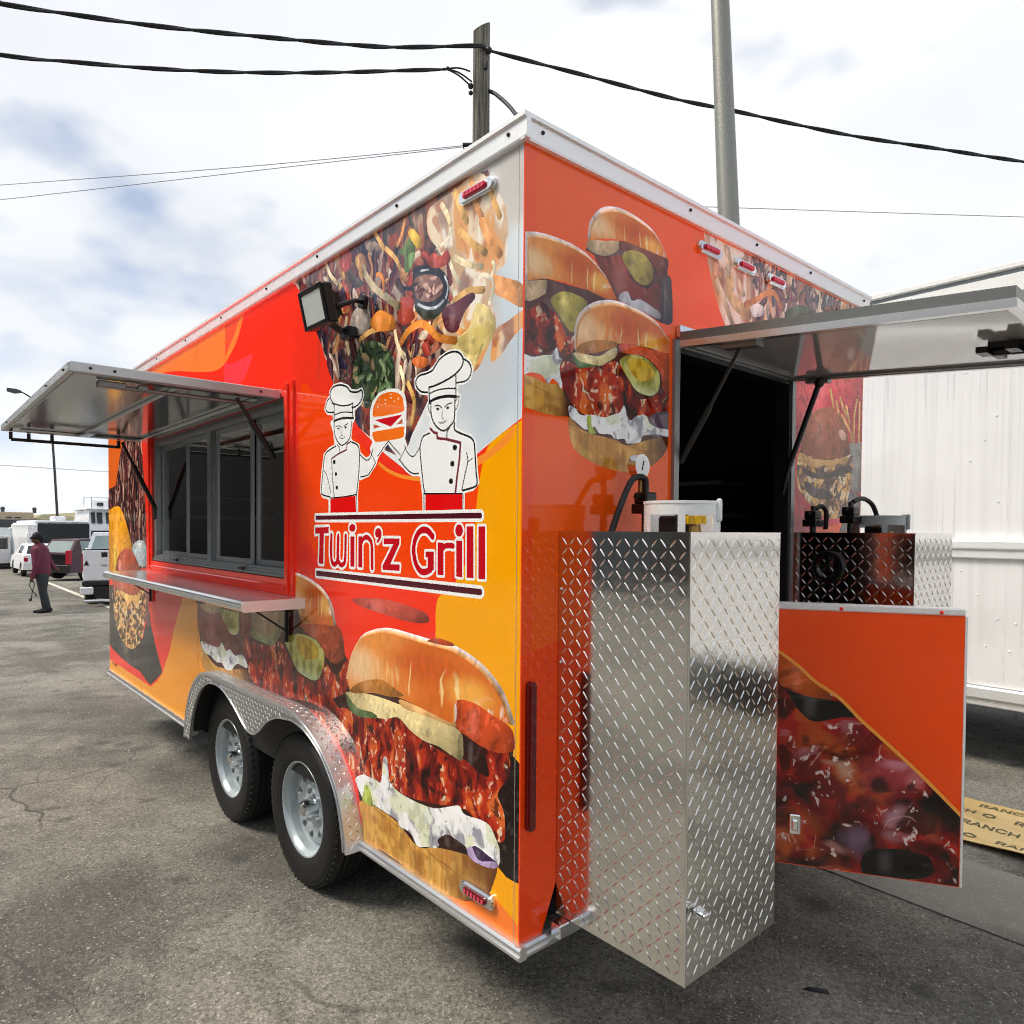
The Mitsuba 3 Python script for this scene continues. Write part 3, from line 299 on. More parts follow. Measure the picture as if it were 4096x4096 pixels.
('end','burger_picture','meat','p',(0,1),[(0.139,2.01),(0.153,2.034),(0.188,2.033),(0.221,2.023),(0.261,2.036),(0.316,2.044),(0.365,2.066),(0.402,2.063),(0.44,2.025),(0.463,1.995),(0.503,1.97),(0.566,1.984),(0.624,2.006),(0.662,1.996),(0.664,1.919),(0.568,1.908),(0.457,1.906),(0.427,1.917),(0.339,1.893),(0.27,1.888),(0.216,1.9),(0.176,1.933),(0.15,1.97)]),
('end','burger_picture','plumgrey','p',(0,1),[(0.567,1.928),(0.663,1.944),(0.663,1.867),(0.569,1.858),(0.528,1.884)]),
('end','burger_picture','slaw','p',(0,1),[(0.178,1.907),(0.203,1.905),(0.229,1.888),(0.283,1.894),(0.332,1.892),(0.368,1.903),(0.404,1.915),(0.425,1.939),(0.44,1.909),(0.457,1.896),(0.488,1.914),(0.535,1.92),(0.556,1.897),(0.601,1.886),(0.652,1.886),(0.657,1.863),(0.593,1.865),(0.521,1.853),(0.505,1.832),(0.444,1.822),(0.428,1.835),(0.384,1.831),(0.362,1.843),(0.312,1.841),(0.291,1.857),(0.25,1.847),(0.216,1.861),(0.184,1.876)]),
('end','burger_picture','lime','p',(0,1),[(0.256,1.884),(0.273,1.89),(0.277,1.859),(0.301,1.842),(0.271,1.837),(0.258,1.852)]),
('end','burger_picture','pickle','p',(0,1),[(0.402,2.07),(0.439,2.098),(0.484,2.105),(0.532,2.103),(0.573,2.085),(0.602,2.064),(0.603,2.019),(0.578,1.993),(0.542,1.985),(0.486,1.993),(0.448,2.022)]),
('end','burger_picture','pickleyellow','p',(0,1),[(0.439,2.083),(0.485,2.098),(0.54,2.09),(0.577,2.066),(0.565,2.044),(0.509,2.026),(0.462,2.043)]),
('end','burger_picture','lettucecream','p',(0,1),[(0.193,2.063),(0.247,2.068),(0.308,2.073),(0.35,2.097),(0.386,2.113),(0.385,2.086),(0.351,2.064),(0.309,2.043),(0.267,2.041),(0.221,2.025),(0.201,2.04)]),
('end','burger_picture','leafgreen','p',(0,1),[(0.193,2.062),(0.214,2.046),(0.254,2.042),(0.309,2.044),(0.254,2.03),(0.217,2.023),(0.2,2.039)]),
('end','burger_picture','buntop','r',((0.013,0.015,5),1),[(0.207,2.069),(0.198,2.093),(0.198,2.124),(0.211,2.17),(0.245,2.206),(0.295,2.234),(0.362,2.252),(0.436,2.254),(0.521,2.245),(0.586,2.228),(0.633,2.197),(0.661,2.176),(0.662,2.148),(0.63,2.137),(0.563,2.139),(0.484,2.136),(0.401,2.127),(0.383,2.116),(0.315,2.087),(0.247,2.069)]),
('end','burger_picture','buncrust','p',(0,1),[(0.208,2.072),(0.226,2.094),(0.28,2.115),(0.35,2.127),(0.393,2.126),(0.364,2.109),(0.308,2.085),(0.247,2.069)]),
('end','fries_picture','friesblur','p',(0,0),[(0.845,2.593),(0.867,2.506),(0.906,2.417),(0.953,2.341),(1.016,2.265),(1.081,2.216),(2.554,2.409),(2.54,2.66),(2.191,2.593)]),
('end','fries_picture',['3a3440','6a4850','a8988c','845048','c4b4a4','54484e','946258','484040','70404a'],'f',(150,(0.04,0.12),(0.014,0.034),(75,28),1,41),[(1.152,2.579),(1.272,2.601),(1.556,2.587),(2.178,2.591),(2.181,2.515),(1.236,2.333),(1.19,2.456)]),
('end','fries_picture','creamshade','s',(0.0376,1),[(0.992,2.571),(1.008,2.534),(0.995,2.48)]),
('end','fries_picture','peachshade','s',(0.0454,1),[(0.919,2.486),(0.949,2.469)]),
('end','fries_picture','creamshade','s',(0.0292,1),[(0.935,2.441),(0.982,2.384),(1.03,2.318)]),
('end','fries_picture','friespale','s',(0.051,1),[(1.018,2.464),(1.012,2.425),(1.06,2.389),(1.142,2.371)]),
('end','fries_picture','creamshade','s',(0.0258,1),[(1.073,2.473),(1.107,2.438)]),
('end','fries_picture','white2','p',(0,1),[(1.166,2.407),(1.225,2.426),(1.256,2.417),(1.252,2.39),(1.192,2.369),(1.166,2.381)]),
('end','fries_picture','orangefry2','s',(0.0236,1),[(1.124,2.402),(1.207,2.44),(1.276,2.48),(1.329,2.492),(1.366,2.473),(1.395,2.447)]),
('end','fries_picture','broccolishade','p',(0,1),[(1.424,2.434),(1.5,2.479),(1.59,2.498),(1.663,2.484),(1.664,2.455),(1.463,2.409)]),
('end','fries_picture','creamshade','s',(0.0168,1),[(1.718,2.585),(1.725,2.547),(1.706,2.483)]),
('end','strip_picture','crimson','p',(0,0),[(1.49,2.33),(2.294,2.476),(2.22,2.311),(2.192,1.616),(1.488,1.531)]),
('end','strip_picture','rose2','p',(0,1),[(1.526,2.147),(1.713,2.223),(1.917,2.261),(2.18,2.305),(2.176,2.179),(1.956,2.207),(1.75,2.125),(1.609,1.995),(1.534,1.929)]),
('end','strip_picture','friestan','s',(0.0172,1),[(1.841,2.179),(1.86,2.139),(1.885,2.087)]),
('end','strip_picture','friestan','s',(0.0174,1),[(1.901,2.136),(1.924,2.091),(1.993,1.97)]),
('end','strip_picture','friestan','s',(0.0176,1),[(1.94,2.157),(1.968,2.12),(2.017,2.077)]),
('end','strip_picture','friestan','s',(0.018,1),[(1.961,2.079),(2.057,2.008),(2.069,1.964)]),
('end','strip_picture','friestan','s',(0.018,1),[(2.117,2.167),(2.091,2.094),(2.087,1.97)]),
('end','strip_picture','friestan','s',(0.0183,1),[(2.147,2.159),(2.146,1.975)]),
('end','strip_picture','friestan','s',(0.0179,1),[(2.005,2.125),(2.046,2.048)]),
('end','strip_picture','cupgrey','p',(0,0),[(2.04,1.959),(2.175,1.976),(2.177,1.734),(2.059,1.746)]),
('end','strip_picture','cheesemix','p',(0,1),[(1.559,1.872),(1.628,1.9),(2.023,1.932),(2.054,1.877),(2.08,1.845),(2.049,1.778),(2.06,1.729),(2.026,1.646),(1.945,1.612),(1.804,1.617),(1.636,1.682),(1.556,1.739),(1.546,1.812)]),
('end','strip_picture',['4a3c38','d8b070','8a5c48','d0bca0','5c4a48','c08850','6a4e4a'],'f',(80,(0.03,0.08),(0.014,0.03),(12,45),1,42),[(1.559,1.872),(2.023,1.932),(2.08,1.845),(2.026,1.646),(1.945,1.612),(1.636,1.682),(1.546,1.812)]),
('end','strip_picture','pattydark','p',(0,1),[(1.6,1.819),(1.696,1.806),(1.83,1.81),(1.971,1.851),(2.054,1.86),(2.046,1.827),(1.883,1.794),(1.73,1.781),(1.616,1.794)]),
('end','strip_picture','pattydark','p',(0,1),[(1.617,1.764),(1.732,1.739),(1.851,1.729),(1.87,1.698),(1.733,1.693),(1.635,1.72)]),
('end','strip_picture','cheesetan','p',(0,1),[(1.582,1.874),(1.661,1.865),(1.88,1.871),(2.025,1.895),(2.007,1.857),(1.934,1.86),(1.881,1.841),(1.795,1.843),(1.728,1.827),(1.631,1.833)]),
('end','strip_picture','bunbrown','p',(0,1),[(1.578,1.896),(1.587,1.963),(1.623,2.027),(1.702,2.073),(1.793,2.097),(1.888,2.099),(1.971,2.064),(2.019,2.013),(2.045,1.95),(2.043,1.909),(1.933,1.883),(1.794,1.87),(1.661,1.871),(1.597,1.879)]),
('end','strip_picture','pinkshine','p',(0,1),[(1.928,2.004),(1.973,2.016),(2.011,1.988),(1.993,1.97),(1.947,1.974)]),
('end','strip_picture','slatelight','p',(0,0),[(2.05,1.737),(2.108,1.739),(2.168,1.708),(2.175,1.548),(1.947,1.547),(2.017,1.629)]),
('door','rib_picture','bbq','p',(0,0),[(-0.124,1.168),(-0.028,1.158),(0.338,1.159),(0.346,1.145),(0.4,1.105),(0.443,1.062),(0.517,1.016),(0.585,0.948),(0.671,0.873),(0.751,0.798),(0.81,0.739),(0.869,0.675),(0.878,0.441),(-0.113,0.278)]),
('door','rib_picture','black','p',(0,1),[(0.364,1.033),(0.423,1.017),(0.491,1.011),(0.53,1.0),(0.569,0.964),(0.528,0.958),(0.487,0.945),(0.44,0.938),(0.402,0.967),(0.381,1.0)]),
('door','rib_picture','amberdark','p',(0,1),[(0.338,1.153),(0.367,1.143),(0.421,1.095),(0.454,1.057),(0.501,1.015),(0.444,1.016),(0.391,1.035),(0.339,1.054)]),
('door','rib_picture','black','p',(0,1),[(0.602,0.532),(0.687,0.556),(0.756,0.549),(0.786,0.537),(0.777,0.48),(0.609,0.454)]),
('door','colour_field','goldline','s',(0.0101,1),[(0.324,1.164),(0.346,1.151),(0.4,1.111),(0.446,1.068),(0.519,1.019),(0.586,0.951),(0.671,0.875),(0.751,0.8),(0.81,0.741),(0.874,0.675)]),
]

# ------------------------------------------------------------------ colours and materials
def lin(h, k=1.0):
    c = np.array([int(h[i:i + 2], 16) for i in (0, 2, 4)]) / 255.0
    c = np.where(c <= 0.04045, c / 12.92, ((c + 0.055) / 1.055) ** 2.4) * k
    return [float(min(v, 0.9)) for v in c]


def rgb(c):
    return {'type': 'rgb', 'value': c}


def mat(name, color, rough=0.5, metallic=0.0, spec=0.5, **more):
    scene[name] = {'type': 'twosided', 'bsdf': {'type': 'principled', 'base_color': color if isinstance(color, dict) else rgb(color),
                   'roughness': rough, 'metallic': metallic, 'specular': spec, **more}}
    return name


PK = 1.0
GLOSS = dict(rough=0.06, spec=0.5)
COL = dict(red='f03420', amber='ec8a3c', coral='ea5a3a', rose='ee4450', redorange='f44408', flame='fa300c', yellow='ffa400', apricot='fb7a2a', mango='ff9c1c',
    lightorange='fb9030', orange='f26a14', yellow2='f7a415', gold='ffc43a', cup='b8c4c8', white2='e8e8e4', bunred='b4502c', pinkbun='d88068', slate='35332f', steak='7a4a42',
    cheese='edb868', brownshade='4a1e14', brownshade2='57302a', brownshade3='7a4030', meat2='84392a', bread='c8a882', breadtan='a88868', lettuce='9a9a68', bunred2='a4441c',
    fadedmeat='b4483a', shadow='1c0806', darkgap='2a0c0a', redgloss='b03012', lime='a8b848', plum='3a2048', lilac='c0a8d4', lettucecream='dcc890', leafgreen='587040',
    cheeseorange='dda868', bunred3='c4481a', buncrust='b07028', crumb='a8401c', beige='c8a880', beige2='bca490', pinkmeat='b87068', plumgrey='5c4858', peach='e8a060',
    peach2='e2a868', cream='e8dcc0', palefry='dcc888', olivefry='cdb870', paleshade='d0d0bc', charred='2a2a30', olivedark='343828', gloss='c8ccd4', brownmeat='8a6458',
    redmeat='b0483a', wine='602a34', leaflight='7a9a60', mustard='d8b040', greyfry='b8a888', tanfry='c89858', orangefry='de8a3c', greybun='a89c94', broccoli='3c4c34',
    carrot='d87038', white='f4f6f6', ink='1c1c1e', mouthgrey='98a29c', maroon='702c38', sash='e00a0a', logoorange='f07018', logored='c80c20', logobrown='b85434', maroondark='4c1020',
    letterred='c00c1c', charcoal='443838', slawshade='b4b0b4', pickle2='a89848', greybeige='b4a494', creamshade='cbb894', peachshade='c8946c', friespale='cfb078', orangefry2='d08848',
    broccolishade='48543c', darkunder='34100a', friesgold='e6b468', friespeach='e09a58', friespale2='ecd8ac', bunglow='d86a1c', bungold='eaa040', bunpale='eec090', crimson='d83a48', rose2='e85058', friestan='d8a860', cupgrey='8c8884', pattydark='443a38', cheesetan='d0a060', bunbrown='a4583c', pinkshine='d8a894',
    slatelight='646468', black='0c0806', amberdark='c05414', pinkgloss='c87080', lilacgloss='a890b0', winedark='5c1014', fatcream='c8a080', wine2='70202a', goldline='f8a040')
USED_FLAT = {t[2] for t in ART if t[1] == 'colour_field' or t[1] in ('chef_emblem', 'lettering', 'rib_picture')  if isinstance(t[2], str)}
for _k, _h in COL.items():
    if _k in USED_FLAT:
        mat('print_' + _k, lin(_h, PK), **GLOSS)


mat('print_white', [.86, .88, .88], **GLOSS)
FLATS = {'white', 'ink', 'maroon', 'maroondark', 'sash', 'logoorange', 'logored', 'logobrown', 'letterred', 'mouthgrey', 'goldline'}
PALETTE = []


def shade_index(h):
    """the place of a printing ink in the palette of the food pictures"""
    c = lin(COL.get(h, h), PK)
    if c not in PALETTE:
        PALETTE.append(c)
    return PALETTE.index(c)


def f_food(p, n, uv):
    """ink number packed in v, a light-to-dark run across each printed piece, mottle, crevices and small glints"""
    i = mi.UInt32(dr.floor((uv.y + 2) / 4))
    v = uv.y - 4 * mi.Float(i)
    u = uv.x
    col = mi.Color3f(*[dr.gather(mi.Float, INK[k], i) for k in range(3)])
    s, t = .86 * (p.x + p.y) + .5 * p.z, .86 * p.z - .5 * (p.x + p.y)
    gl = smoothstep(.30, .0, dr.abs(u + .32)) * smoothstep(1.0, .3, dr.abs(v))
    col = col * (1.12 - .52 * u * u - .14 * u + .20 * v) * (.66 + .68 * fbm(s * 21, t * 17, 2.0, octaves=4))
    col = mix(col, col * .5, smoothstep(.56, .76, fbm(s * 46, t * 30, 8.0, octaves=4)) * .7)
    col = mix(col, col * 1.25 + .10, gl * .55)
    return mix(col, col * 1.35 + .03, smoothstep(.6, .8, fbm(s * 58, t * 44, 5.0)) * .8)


def L3(h, k=PK):
    return mi.Color3f(*lin(h, k))


def st(p):
    return p.x + p.y, p.z


def warped(s, t, amp, f, k=1.0):
    return s + amp * (2 * fbm(s * f, t * f, k) - 1), t + amp * (2 * fbm(s * f, t * f, k + 7) - 1)


def splat(col, u, v, cx, cy, rx, ry, c, k=1.0, soft=.2):
    """a soft-edged ellipse of ink"""
    r = dr.sqrt(dr.square((u - cx) / rx) + dr.square((v - cy) / ry))
    return mix(col, c, k * smoothstep(1.0, soft, r))


def f_meat(p, n, uv):
    s, t = st(p)
    s, t = warped(s, t, .022, 22)
    a = fbm(s * 20, t * 11, 1.0, octaves=4)
    b, c = fbm(s * 44, t * 20, 4.0, octaves=4), noise(s * 26, t * 10, 12.0)
    g = .62 * a + .38 * b
    col = mix(L3('1e0503'), L3('6e1108'), smoothstep(.30, .42, g))
    col = mix(col, L3('b22c10'), smoothstep(.42, .54, g))
    col = mix(col, L3('dc6a2c'), smoothstep(.55, .68, g))
    col = mix(col, L3('7c160c'), smoothstep(.5, .7, c) * .45)
    col = mix(col, L3('240604'), smoothstep(.60, .70, fbm(s * 36, t * 24, 21.0, octaves=4)) * .85)
    gl = smoothstep(.70, .80, noise(s * 95, t * 70, 31.0)) * smoothstep(.48, .6, g)
    return mix(col, L3('ffd8b8'), gl * .7)


def f_buntop(p, n, uv):
    s, t = st(p)
    u, v = uv.x + .06 * (2 * fbm(s * 14, t * 14, 3.0) - 1), uv.y
    streak = fbm(s * 80 + 1.5 * noise(s * 9, t * 9), t * 13, 3.0, octaves=4)
    col = mix(L3('e69040'), L3('d46a1e'), smoothstep(-.6, .2, u))
    col = splat(col, u, v, .05, .25, .62, .62, L3('c9560f'), .9)
    col = splat(col, u, v, -.78, -.2, .42, .75, L3('f2cfa0'), .55 + .5 * streak)
    col = splat(col, u, v, -.45, -.25, .45, .5, L3('eeb878'), .75 * smoothstep(.42, .62, streak))
    col = splat(col, u, v, .58, -.12, .36, .55, L3('f3b04c'), .9)
    col = splat(col, u, v, .80, -.30, .20, .30, L3('fbe9cf'), .85 * smoothstep(.4, .6, fbm(s * 50, t * 26, 9.0)))
    col = splat(col, u, v, -.45, -.85, .5, .22, L3('96601e'), .8)
    for x, w in ((.27, .022), (.43, .03), (-.1, .012)):
        uu = u + .06 * (noise(t * 16, x * 9) - .5)
        col = mix(col, L3('ffdf9c'), smoothstep(w, w * .3, dr.abs(uu - x)) * smoothstep(-.65, -.35, v) * smoothstep(.4, .0, v) * .7)
    return col * (.86 + .28 * fbm(s * 60, t * 30, 17.0))


def f_bunbase(p, n, uv):
    s, t = st(p)
    u, v = uv.x, uv.y
    streak = fbm(s * 90, t * 14, 3.0, octaves=4)
    col = mix(L3('dfac58'), L3('c48a3a'), smoothstep(.30, .75, streak))
    col = splat(col, u, v, -.55, -.35, .55, .5, L3('d9a94c'), .7)
    col = mix(col, L3('a05c20'), smoothstep(.45, .6, fbm(s * 22, t * 22, 11.0)) * .5)
    col = mix(col, L3('5c3016'), smoothstep(.25, 1.0, u + .3 * (fbm(s * 20, t * 12) - .5)))
    line = dr.abs(v - .25 + .5 * u + .12 * (noise(s * 20, 2.0) - .5))
    col = mix(col, L3('7a4a1c'), smoothstep(.035, .008, line) * .6)
    return mix(col, L3('4a2a12'), smoothstep(.70, .84, noise(s * 46, t * 9, 6.0)) * .28)


def f_pickle(p, n, uv):
    s, t = st(p)
    col = mix(L3('8a8428'), L3('c8c470'), smoothstep(.35, .65, fbm(s * 30, t * 22, 7.0)))
    return mix(col, L3('dfe4b0'), smoothstep(-.3, -1.0, uv.y) * .7)


def f_pickley(p, n, uv):
    s, t = st(p)
    return mix(L3('b88a18'), L3('dcb83c'), smoothstep(.3, .7, fbm(s * 40, t * 25, 2.0)))


def f_slaw(p, n, uv):
    s, t = st(p)
    s, t = warped(s, t, .02, 26, 2.0)
    a = fbm(s * 26, t * 22, 4.0, octaves=4)
    col = mix(L3('9a9aa4'), L3('e0e2e2'), smoothstep(.30, .42, a))
    col = mix(col, L3('fcfcf8'), smoothstep(.42, .55, a))
    col = mix(col, L3('d6dcae'), smoothstep(.58, .72, noise(s * 22, t * 20, 3.0)) * .65)
    return mix(col, L3('4a424a'), smoothstep(.70, .80, fbm(s * 46, t * 40, 13.0)) * .6)


def f_mash(p, n, uv):
    s, t = st(p)
    a, b = fbm(s * 22, t * 14, 2.0), noise(s * 40, t * 22, 6.0)
    col = mix(L3('2a2430'), L3('6a4440'), smoothstep(.35, .6, a))
    col = mix(col, L3('b89884'), smoothstep(.55, .8, b) * .8)
    return mix(col, L3('a84a30'), smoothstep(.62, .78, noise(s * 26, t * 17, 9.0)) * .7)


def f_paleblur(p, n, uv):
    s, t = st(p)
    col = mix(L3('c2d0dc'), L3('e8eef0'), smoothstep(.3, .7, fbm(s * 3, t * 3, 2.0)))
    return mix(col, L3('c8b49c'), smoothstep(.45, .7, noise(s * 7 + 3, t * 4, 5.0)) * smoothstep(1.75, 2.3, t) * .55)


def f_friesblur(p, n, uv):
    s, t = st(p)
    s, t = warped(s, t, .05, 7, 2.0)
    a, b, c = fbm(s * 10, t * 5, 2.0), fbm(s * 14 + 5, t * 6, 9.0), fbm(s * 11 + 9, t * 7, 17.0)
    col = mix(L3('c8a684'), L3('ead8bc'), smoothstep(.35, .62, a))
    col = mix(col, L3('e09a52'), smoothstep(.50, .66, b) * .85)
    col = mix(col, L3('8e6a66'), smoothstep(.54, .68, c) * .8)
    col = mix(col, L3('f6f0e4'), smoothstep(.58, .70, fbm(s * 20, t * 9, 23.0)) * .8)
    return mix(col, L3('a8583a'), smoothstep(.60, .72, fbm(s * 15, t * 12, 29.0)) * .7)


def f_ribs(p, n, uv):
    s, t = st(p)
    a, b = fbm(s * 26, t * 9, 2.0), noise(s * 46, t * 14, 6.0)
    col = mix(L3('1c0c0e'), L3('5c2a28'), smoothstep(.4, .65, a))
    return mix(col, L3('c8a090'), smoothstep(.7, .85, b) * .8)


def f_cheesemix(p, n, uv):
    s, t = st(p)
    col = mix(L3('5a3a28'), L3('d8a860'), smoothstep(.38, .62, fbm(s * 12, t * 30, 2.0)))
    return mix(col, L3('f0d8b0'), smoothstep(.66, .8, noise(s * 30, t * 40, 6.0)) * .7)


def f_bbq(p, n, uv):
    s, t = .52 * (p.x - .70) - .854 * p.y, p.z
    s0, t0 = s, t
    s, t = warped(s, t, .03, 10, 2.0)
    a = fbm(s * 7, t * 7, 2.0, octaves=3)
    b, c = fbm(s * 22, t * 20, 6.0, octaves=4), fbm(s * 9 + 4, t * 9, 15.0, octaves=4)
    g = .68 * a + .32 * b
    col = mix(L3('180304'), L3('6e0a0a'), smoothstep(.32, .44, g))
    col = mix(col, L3('ac1c12'), smoothstep(.46, .58, g))
    col = mix(col, L3('b8541e'), smoothstep(.54, .70, c) * smoothstep(.40, .52, g) * .8)
    dx, dy = s - s0, t - t0
    for x, y, rx, ry, h, k in LUMPS:
        col = splat(col, s0 + 1.6 * dx, t0 + 1.6 * dy, x, y, rx, ry, L3(h), k, .1)
    col = mix(col, L3('c8848e'), smoothstep(.58, .74, b) * smoothstep(.45, .6, a) * .4)
    col = mix(col, L3('100203'), smoothstep(.60, .72, fbm(s * 11, t * 12, 25.0, octaves=4)) * .8)
    gl = smoothstep(.66, .76, fbm(s * 62, t * 52, 31.0)) * smoothstep(.46, .58, b)
    edge = smoothstep(.012, .002, dr.abs(a - .53)) * smoothstep(.42, .6, b)
    col = mix(col, L3('e0a898'), edge * .6)
    return mix(col, L3('f6dcd4'), gl * .8)


LUMPS = [(0.673, 0.789, 0.13, 0.1, 'ac3a44', 0.85),(0.733, 0.768, 0.06, 0.05, 'c87078', 0.8),(0.668, 0.811, 0.05, 0.03, 'd890a0', 0.7),(0.681, 0.622, 0.085, 0.1, '701420', 0.8),(0.676, 0.649, 0.05, 0.05, 'b88a98', 0.85),(0.687, 0.589, 0.06, 0.03, 'a87880', 0.7),(0.442, 0.832, 0.07, 0.075, '4a1010', 0.8),(0.393, 0.862, 0.05, 0.05, '9a3a1c', 0.7),(0.547, 0.786, 0.03, 0.05, 'c8a080', 0.8),(0.521, 0.806, 0.05, 0.02, 'c09880', 0.7),(0.566, 0.572, 0.04, 0.06, '8a6a80', 0.7),(0.51, 0.541, 0.045, 0.035, 'c08a80', 0.7),(0.43, 0.605, 0.12, 0.05, 'a8481c', 0.7),(0.793, 0.632, 0.05, 0.06, 'b0503c', 0.8),(0.432, 0.478, 0.15, 0.05, '100203', 0.9),(0.678, 0.504, 0.16, 0.06, '080102', 0.95),(0.354, 0.636, 0.05, 0.08, '120303', 0.8),(0.776, 0.557, 0.09, 0.05, '160404', 0.8),(0.549, 0.934, 0.1, 0.06, '6a1420', 0.8)]


for _k, _fn in dict(meat=f_meat, buntop=f_buntop, bunstripe=f_buntop, bunbase=f_bunbase, pickle=f_pickle, pickleyellow=f_pickley, slaw=f_slaw, mash=f_mash,
                    paleblur=f_paleblur, ribs=f_ribs, cheesemix=f_cheesemix, bbq=f_bbq, friesblur=f_friesblur).items():
    mat('print_' + _k, mikit.proc(_fn), **GLOSS)
mat('print_food', mikit.proc(f_food), **GLOSS)
PROCS = {'meat', 'buntop', 'bunstripe', 'bunbase', 'pickle', 'pickleyellow', 'slaw', 'mash', 'paleblur', 'ribs', 'cheesemix', 'bbq', 'friesblur'}
RIM = ['f0e4e8', 'f0d8cc', 'f0c8a0', 'eab078', 'e49a54', 'de8840']


def f_alu(p, n, uv):
    return 0.5 + 0.16 * noise(p.x * 90, p.y * 90, p.z * 90) * mi.Float(1.0)


def f_white_dirty(p, n, uv):
    k = fbm(p.x * 3, p.y * 30, p.z * 1.2)
    return mix(lin('e4e4e6'), lin('cfcfce'), smoothstep(.45, .75, k))


mat('trim_metal', lin('e9ebec'), .32, .35)
mat('rail_metal', lin('d8dadb'), .22, .85)
mat('bright_metal', lin('dfe2e4'), .16, 1.0)
mat('sheet_metal', lin('a2a4a4'), .12, 1.0)
mat('hatch_metal', lin('b4b4b6'), .07, .3)
mat('window_alu', lin('868a8d'), .35, .6)
mat('black_plastic', lin('0e0f11'), .35)
mat('black_rubber', lin('161617'), .6)
mat('dark_steel', lin('1c1d1f'), .35, .2)
mat('seam_dark', lin('6a3428'), .6)
mat('seam_grey', lin('8e8a86'), .5)
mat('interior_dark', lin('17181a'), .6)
mat('interior_steel', lin('7c8084'), .4, .6)
mat('white_paint', mikit.proc(f_white_dirty), .35)
mat('white_enamel', lin('e6e8e6'), .28)
mat('grey_enamel', lin('aab0ae'), .4)
mat('red_lens', lin('b01232'), .12, clearcoat=1.0)
mat('red_lens_dark', lin('5c0405'), .12, clearcoat=1.0)
mat('amber_lens', lin('b05a10'), .15)
mat('yellow_plastic', lin('e8bc1c'), .3)
mat('brass', lin('9a7a48'), .3, .9)
mat('rim_paint', lin('aab4b8'), .3, .35)
mat('chrome', lin('dcdfe2'), .06, 1.0)
mat('gauge_face', lin('e6e8ea'), .4)
mat('lamp_glass', lin('c4ccc8'), .18, clearcoat=1.0)
scene['pane_glass'] = {'type': 'thindielectric', 'int_ior': 1.3}


def f_plate_bump(p, n, uv):
    return 0.0004 * fbm(p.x * 26, p.y * 26, p.z * 26)


scene['plate_metal'] = {'type': 'twosided', 'bsdf': {'type': 'bumpmap', 'arbitrary': {'type': 'proc', **{k: v for k, v in mikit.proc(f_plate_bump, eps=4e-3).items() if k != 'type'}}, 'scale': 1.0,
    'bsdf': {'type': 'principled', 'base_color': rgb(lin('dcdcd8')), 'roughness': .12, 'metallic': 1.0}}}
mat('tread_metal', lin('e4e4e2'), .24, 1.0)
mat('tread_bright', lin('eeeeec'), .4, .4)


# ------------------------------------------------------------------ helpers
TURN = None      # (angle, point): turns what add() is given about a vertical axis


def num(base):
    k, i = base, 0
    while k in scene or any(q.startswith(k + '__') for q in scene) or k in labels:
        i += 1
        k = f'{base}_{i:03d}'
    return k


def add(key, mesh, bsdf, smooth=False, uv=None, **more):
    """one entry; a key that is taken gets the next number"""
    k, i = key, 0
    while k in scene:
        i += 1
        k = f'{key}_{i:03d}'
    if TURN:
        mesh = mesh.copy()
        mesh.apply_transform(trimesh.transformations.rotation_matrix(TURN[0], [0, 0, 1], TURN[1]))
    scene[k] = mikit.ply(mesh, bsdf, smooth=smooth, uv=uv, **more)
    return k


def tag(key, label, cat=None, group=None, kind=None):
    labels[key] = {a: b for a, b in dict(label=label, category=cat, group=group, kind=kind).items() if b}
    return key


def cat(*ms):
    ms = [m for q in ms for m in (q if isinstance(q, (list, tuple)) else [q])]
    return trimesh.util.concatenate(ms)


def bx(x0, x1, y0, y1, z0, z1, ch=0.0):
    if ch <= 0:
        m = trimesh.creation.box(extents=(abs(x1 - x0), abs(y1 - y0), abs(z1 - z0)))
        m.apply_translation(((x0 + x1) / 2, (y0 + y1) / 2, (z0 + z1) / 2))
        return m
    pts = []
    lo, hi = np.array([min(x0, x1), min(y0, y1), min(z0, z1)]), np.array([max(x0, x1), max(y0, y1), max(z0, z1)])
    for sx in (0, 1):
        for sy in (0, 1):
            for sz in (0, 1):
                c = np.where([sx, sy, sz], hi, lo)
                d = np.where([sx, sy, sz], -ch, ch)
                for a in range(3):
                    o = c + d
                    o[a] = c[a]
                    pts.append(o)
    return trimesh.convex.convex_hull(np.array(pts))


def cyl(a, b, r, r2=None, n=20):
    a, b = np.array(a, float), np.array(b, float)
    return tube([a, b], [r, r if r2 is None else r2], n)


def tube(pts, r, n=12, cap=True):
    pts = np.array(pts, float)
    rs = np.full(len(pts), r, float) if np.isscalar(r) else np.array(r, float)
    tn = np.gradient(pts, axis=0)
    tn /= np.linalg.norm(tn, axis=1, keepdims=True)
    up = np.array([0, 0, 1.0]) if abs(tn[0][2]) < .9 else np.array([1.0, 0, 0])
    u = np.cross(tn[0], up)
    V = []
    ang = np.arange(n) * 2 * math.pi / n
    for i in range(len(pts)):
        u = u - tn[i] * (u @ tn[i])
        u /= np.linalg.norm(u)
        w = np.cross(tn[i], u)
        V.append(pts[i] + rs[i] * (np.outer(np.cos(ang), u) + np.outer(np.sin(ang), w)))
    V = np.vstack(V)
    F = []
    for i in range(len(pts) - 1):
        for j in range(n):
            a, b, c, d = i * n + j, i * n + (j + 1) % n, (i + 1) * n + (j + 1) % n, (i + 1) * n + j
            F += [[a, b, c], [a, c, d]]
    if cap:
        V = np.vstack([V, pts[0], pts[-1]])
        k = len(V)
        for j in range(n):
            F += [[k - 2, (j + 1) % n, j], [k - 1, (len(pts) - 1) * n + j, (len(pts) - 1) * n + (j + 1) % n]]
    return trimesh.Trimesh(V, np.array(F), process=False)


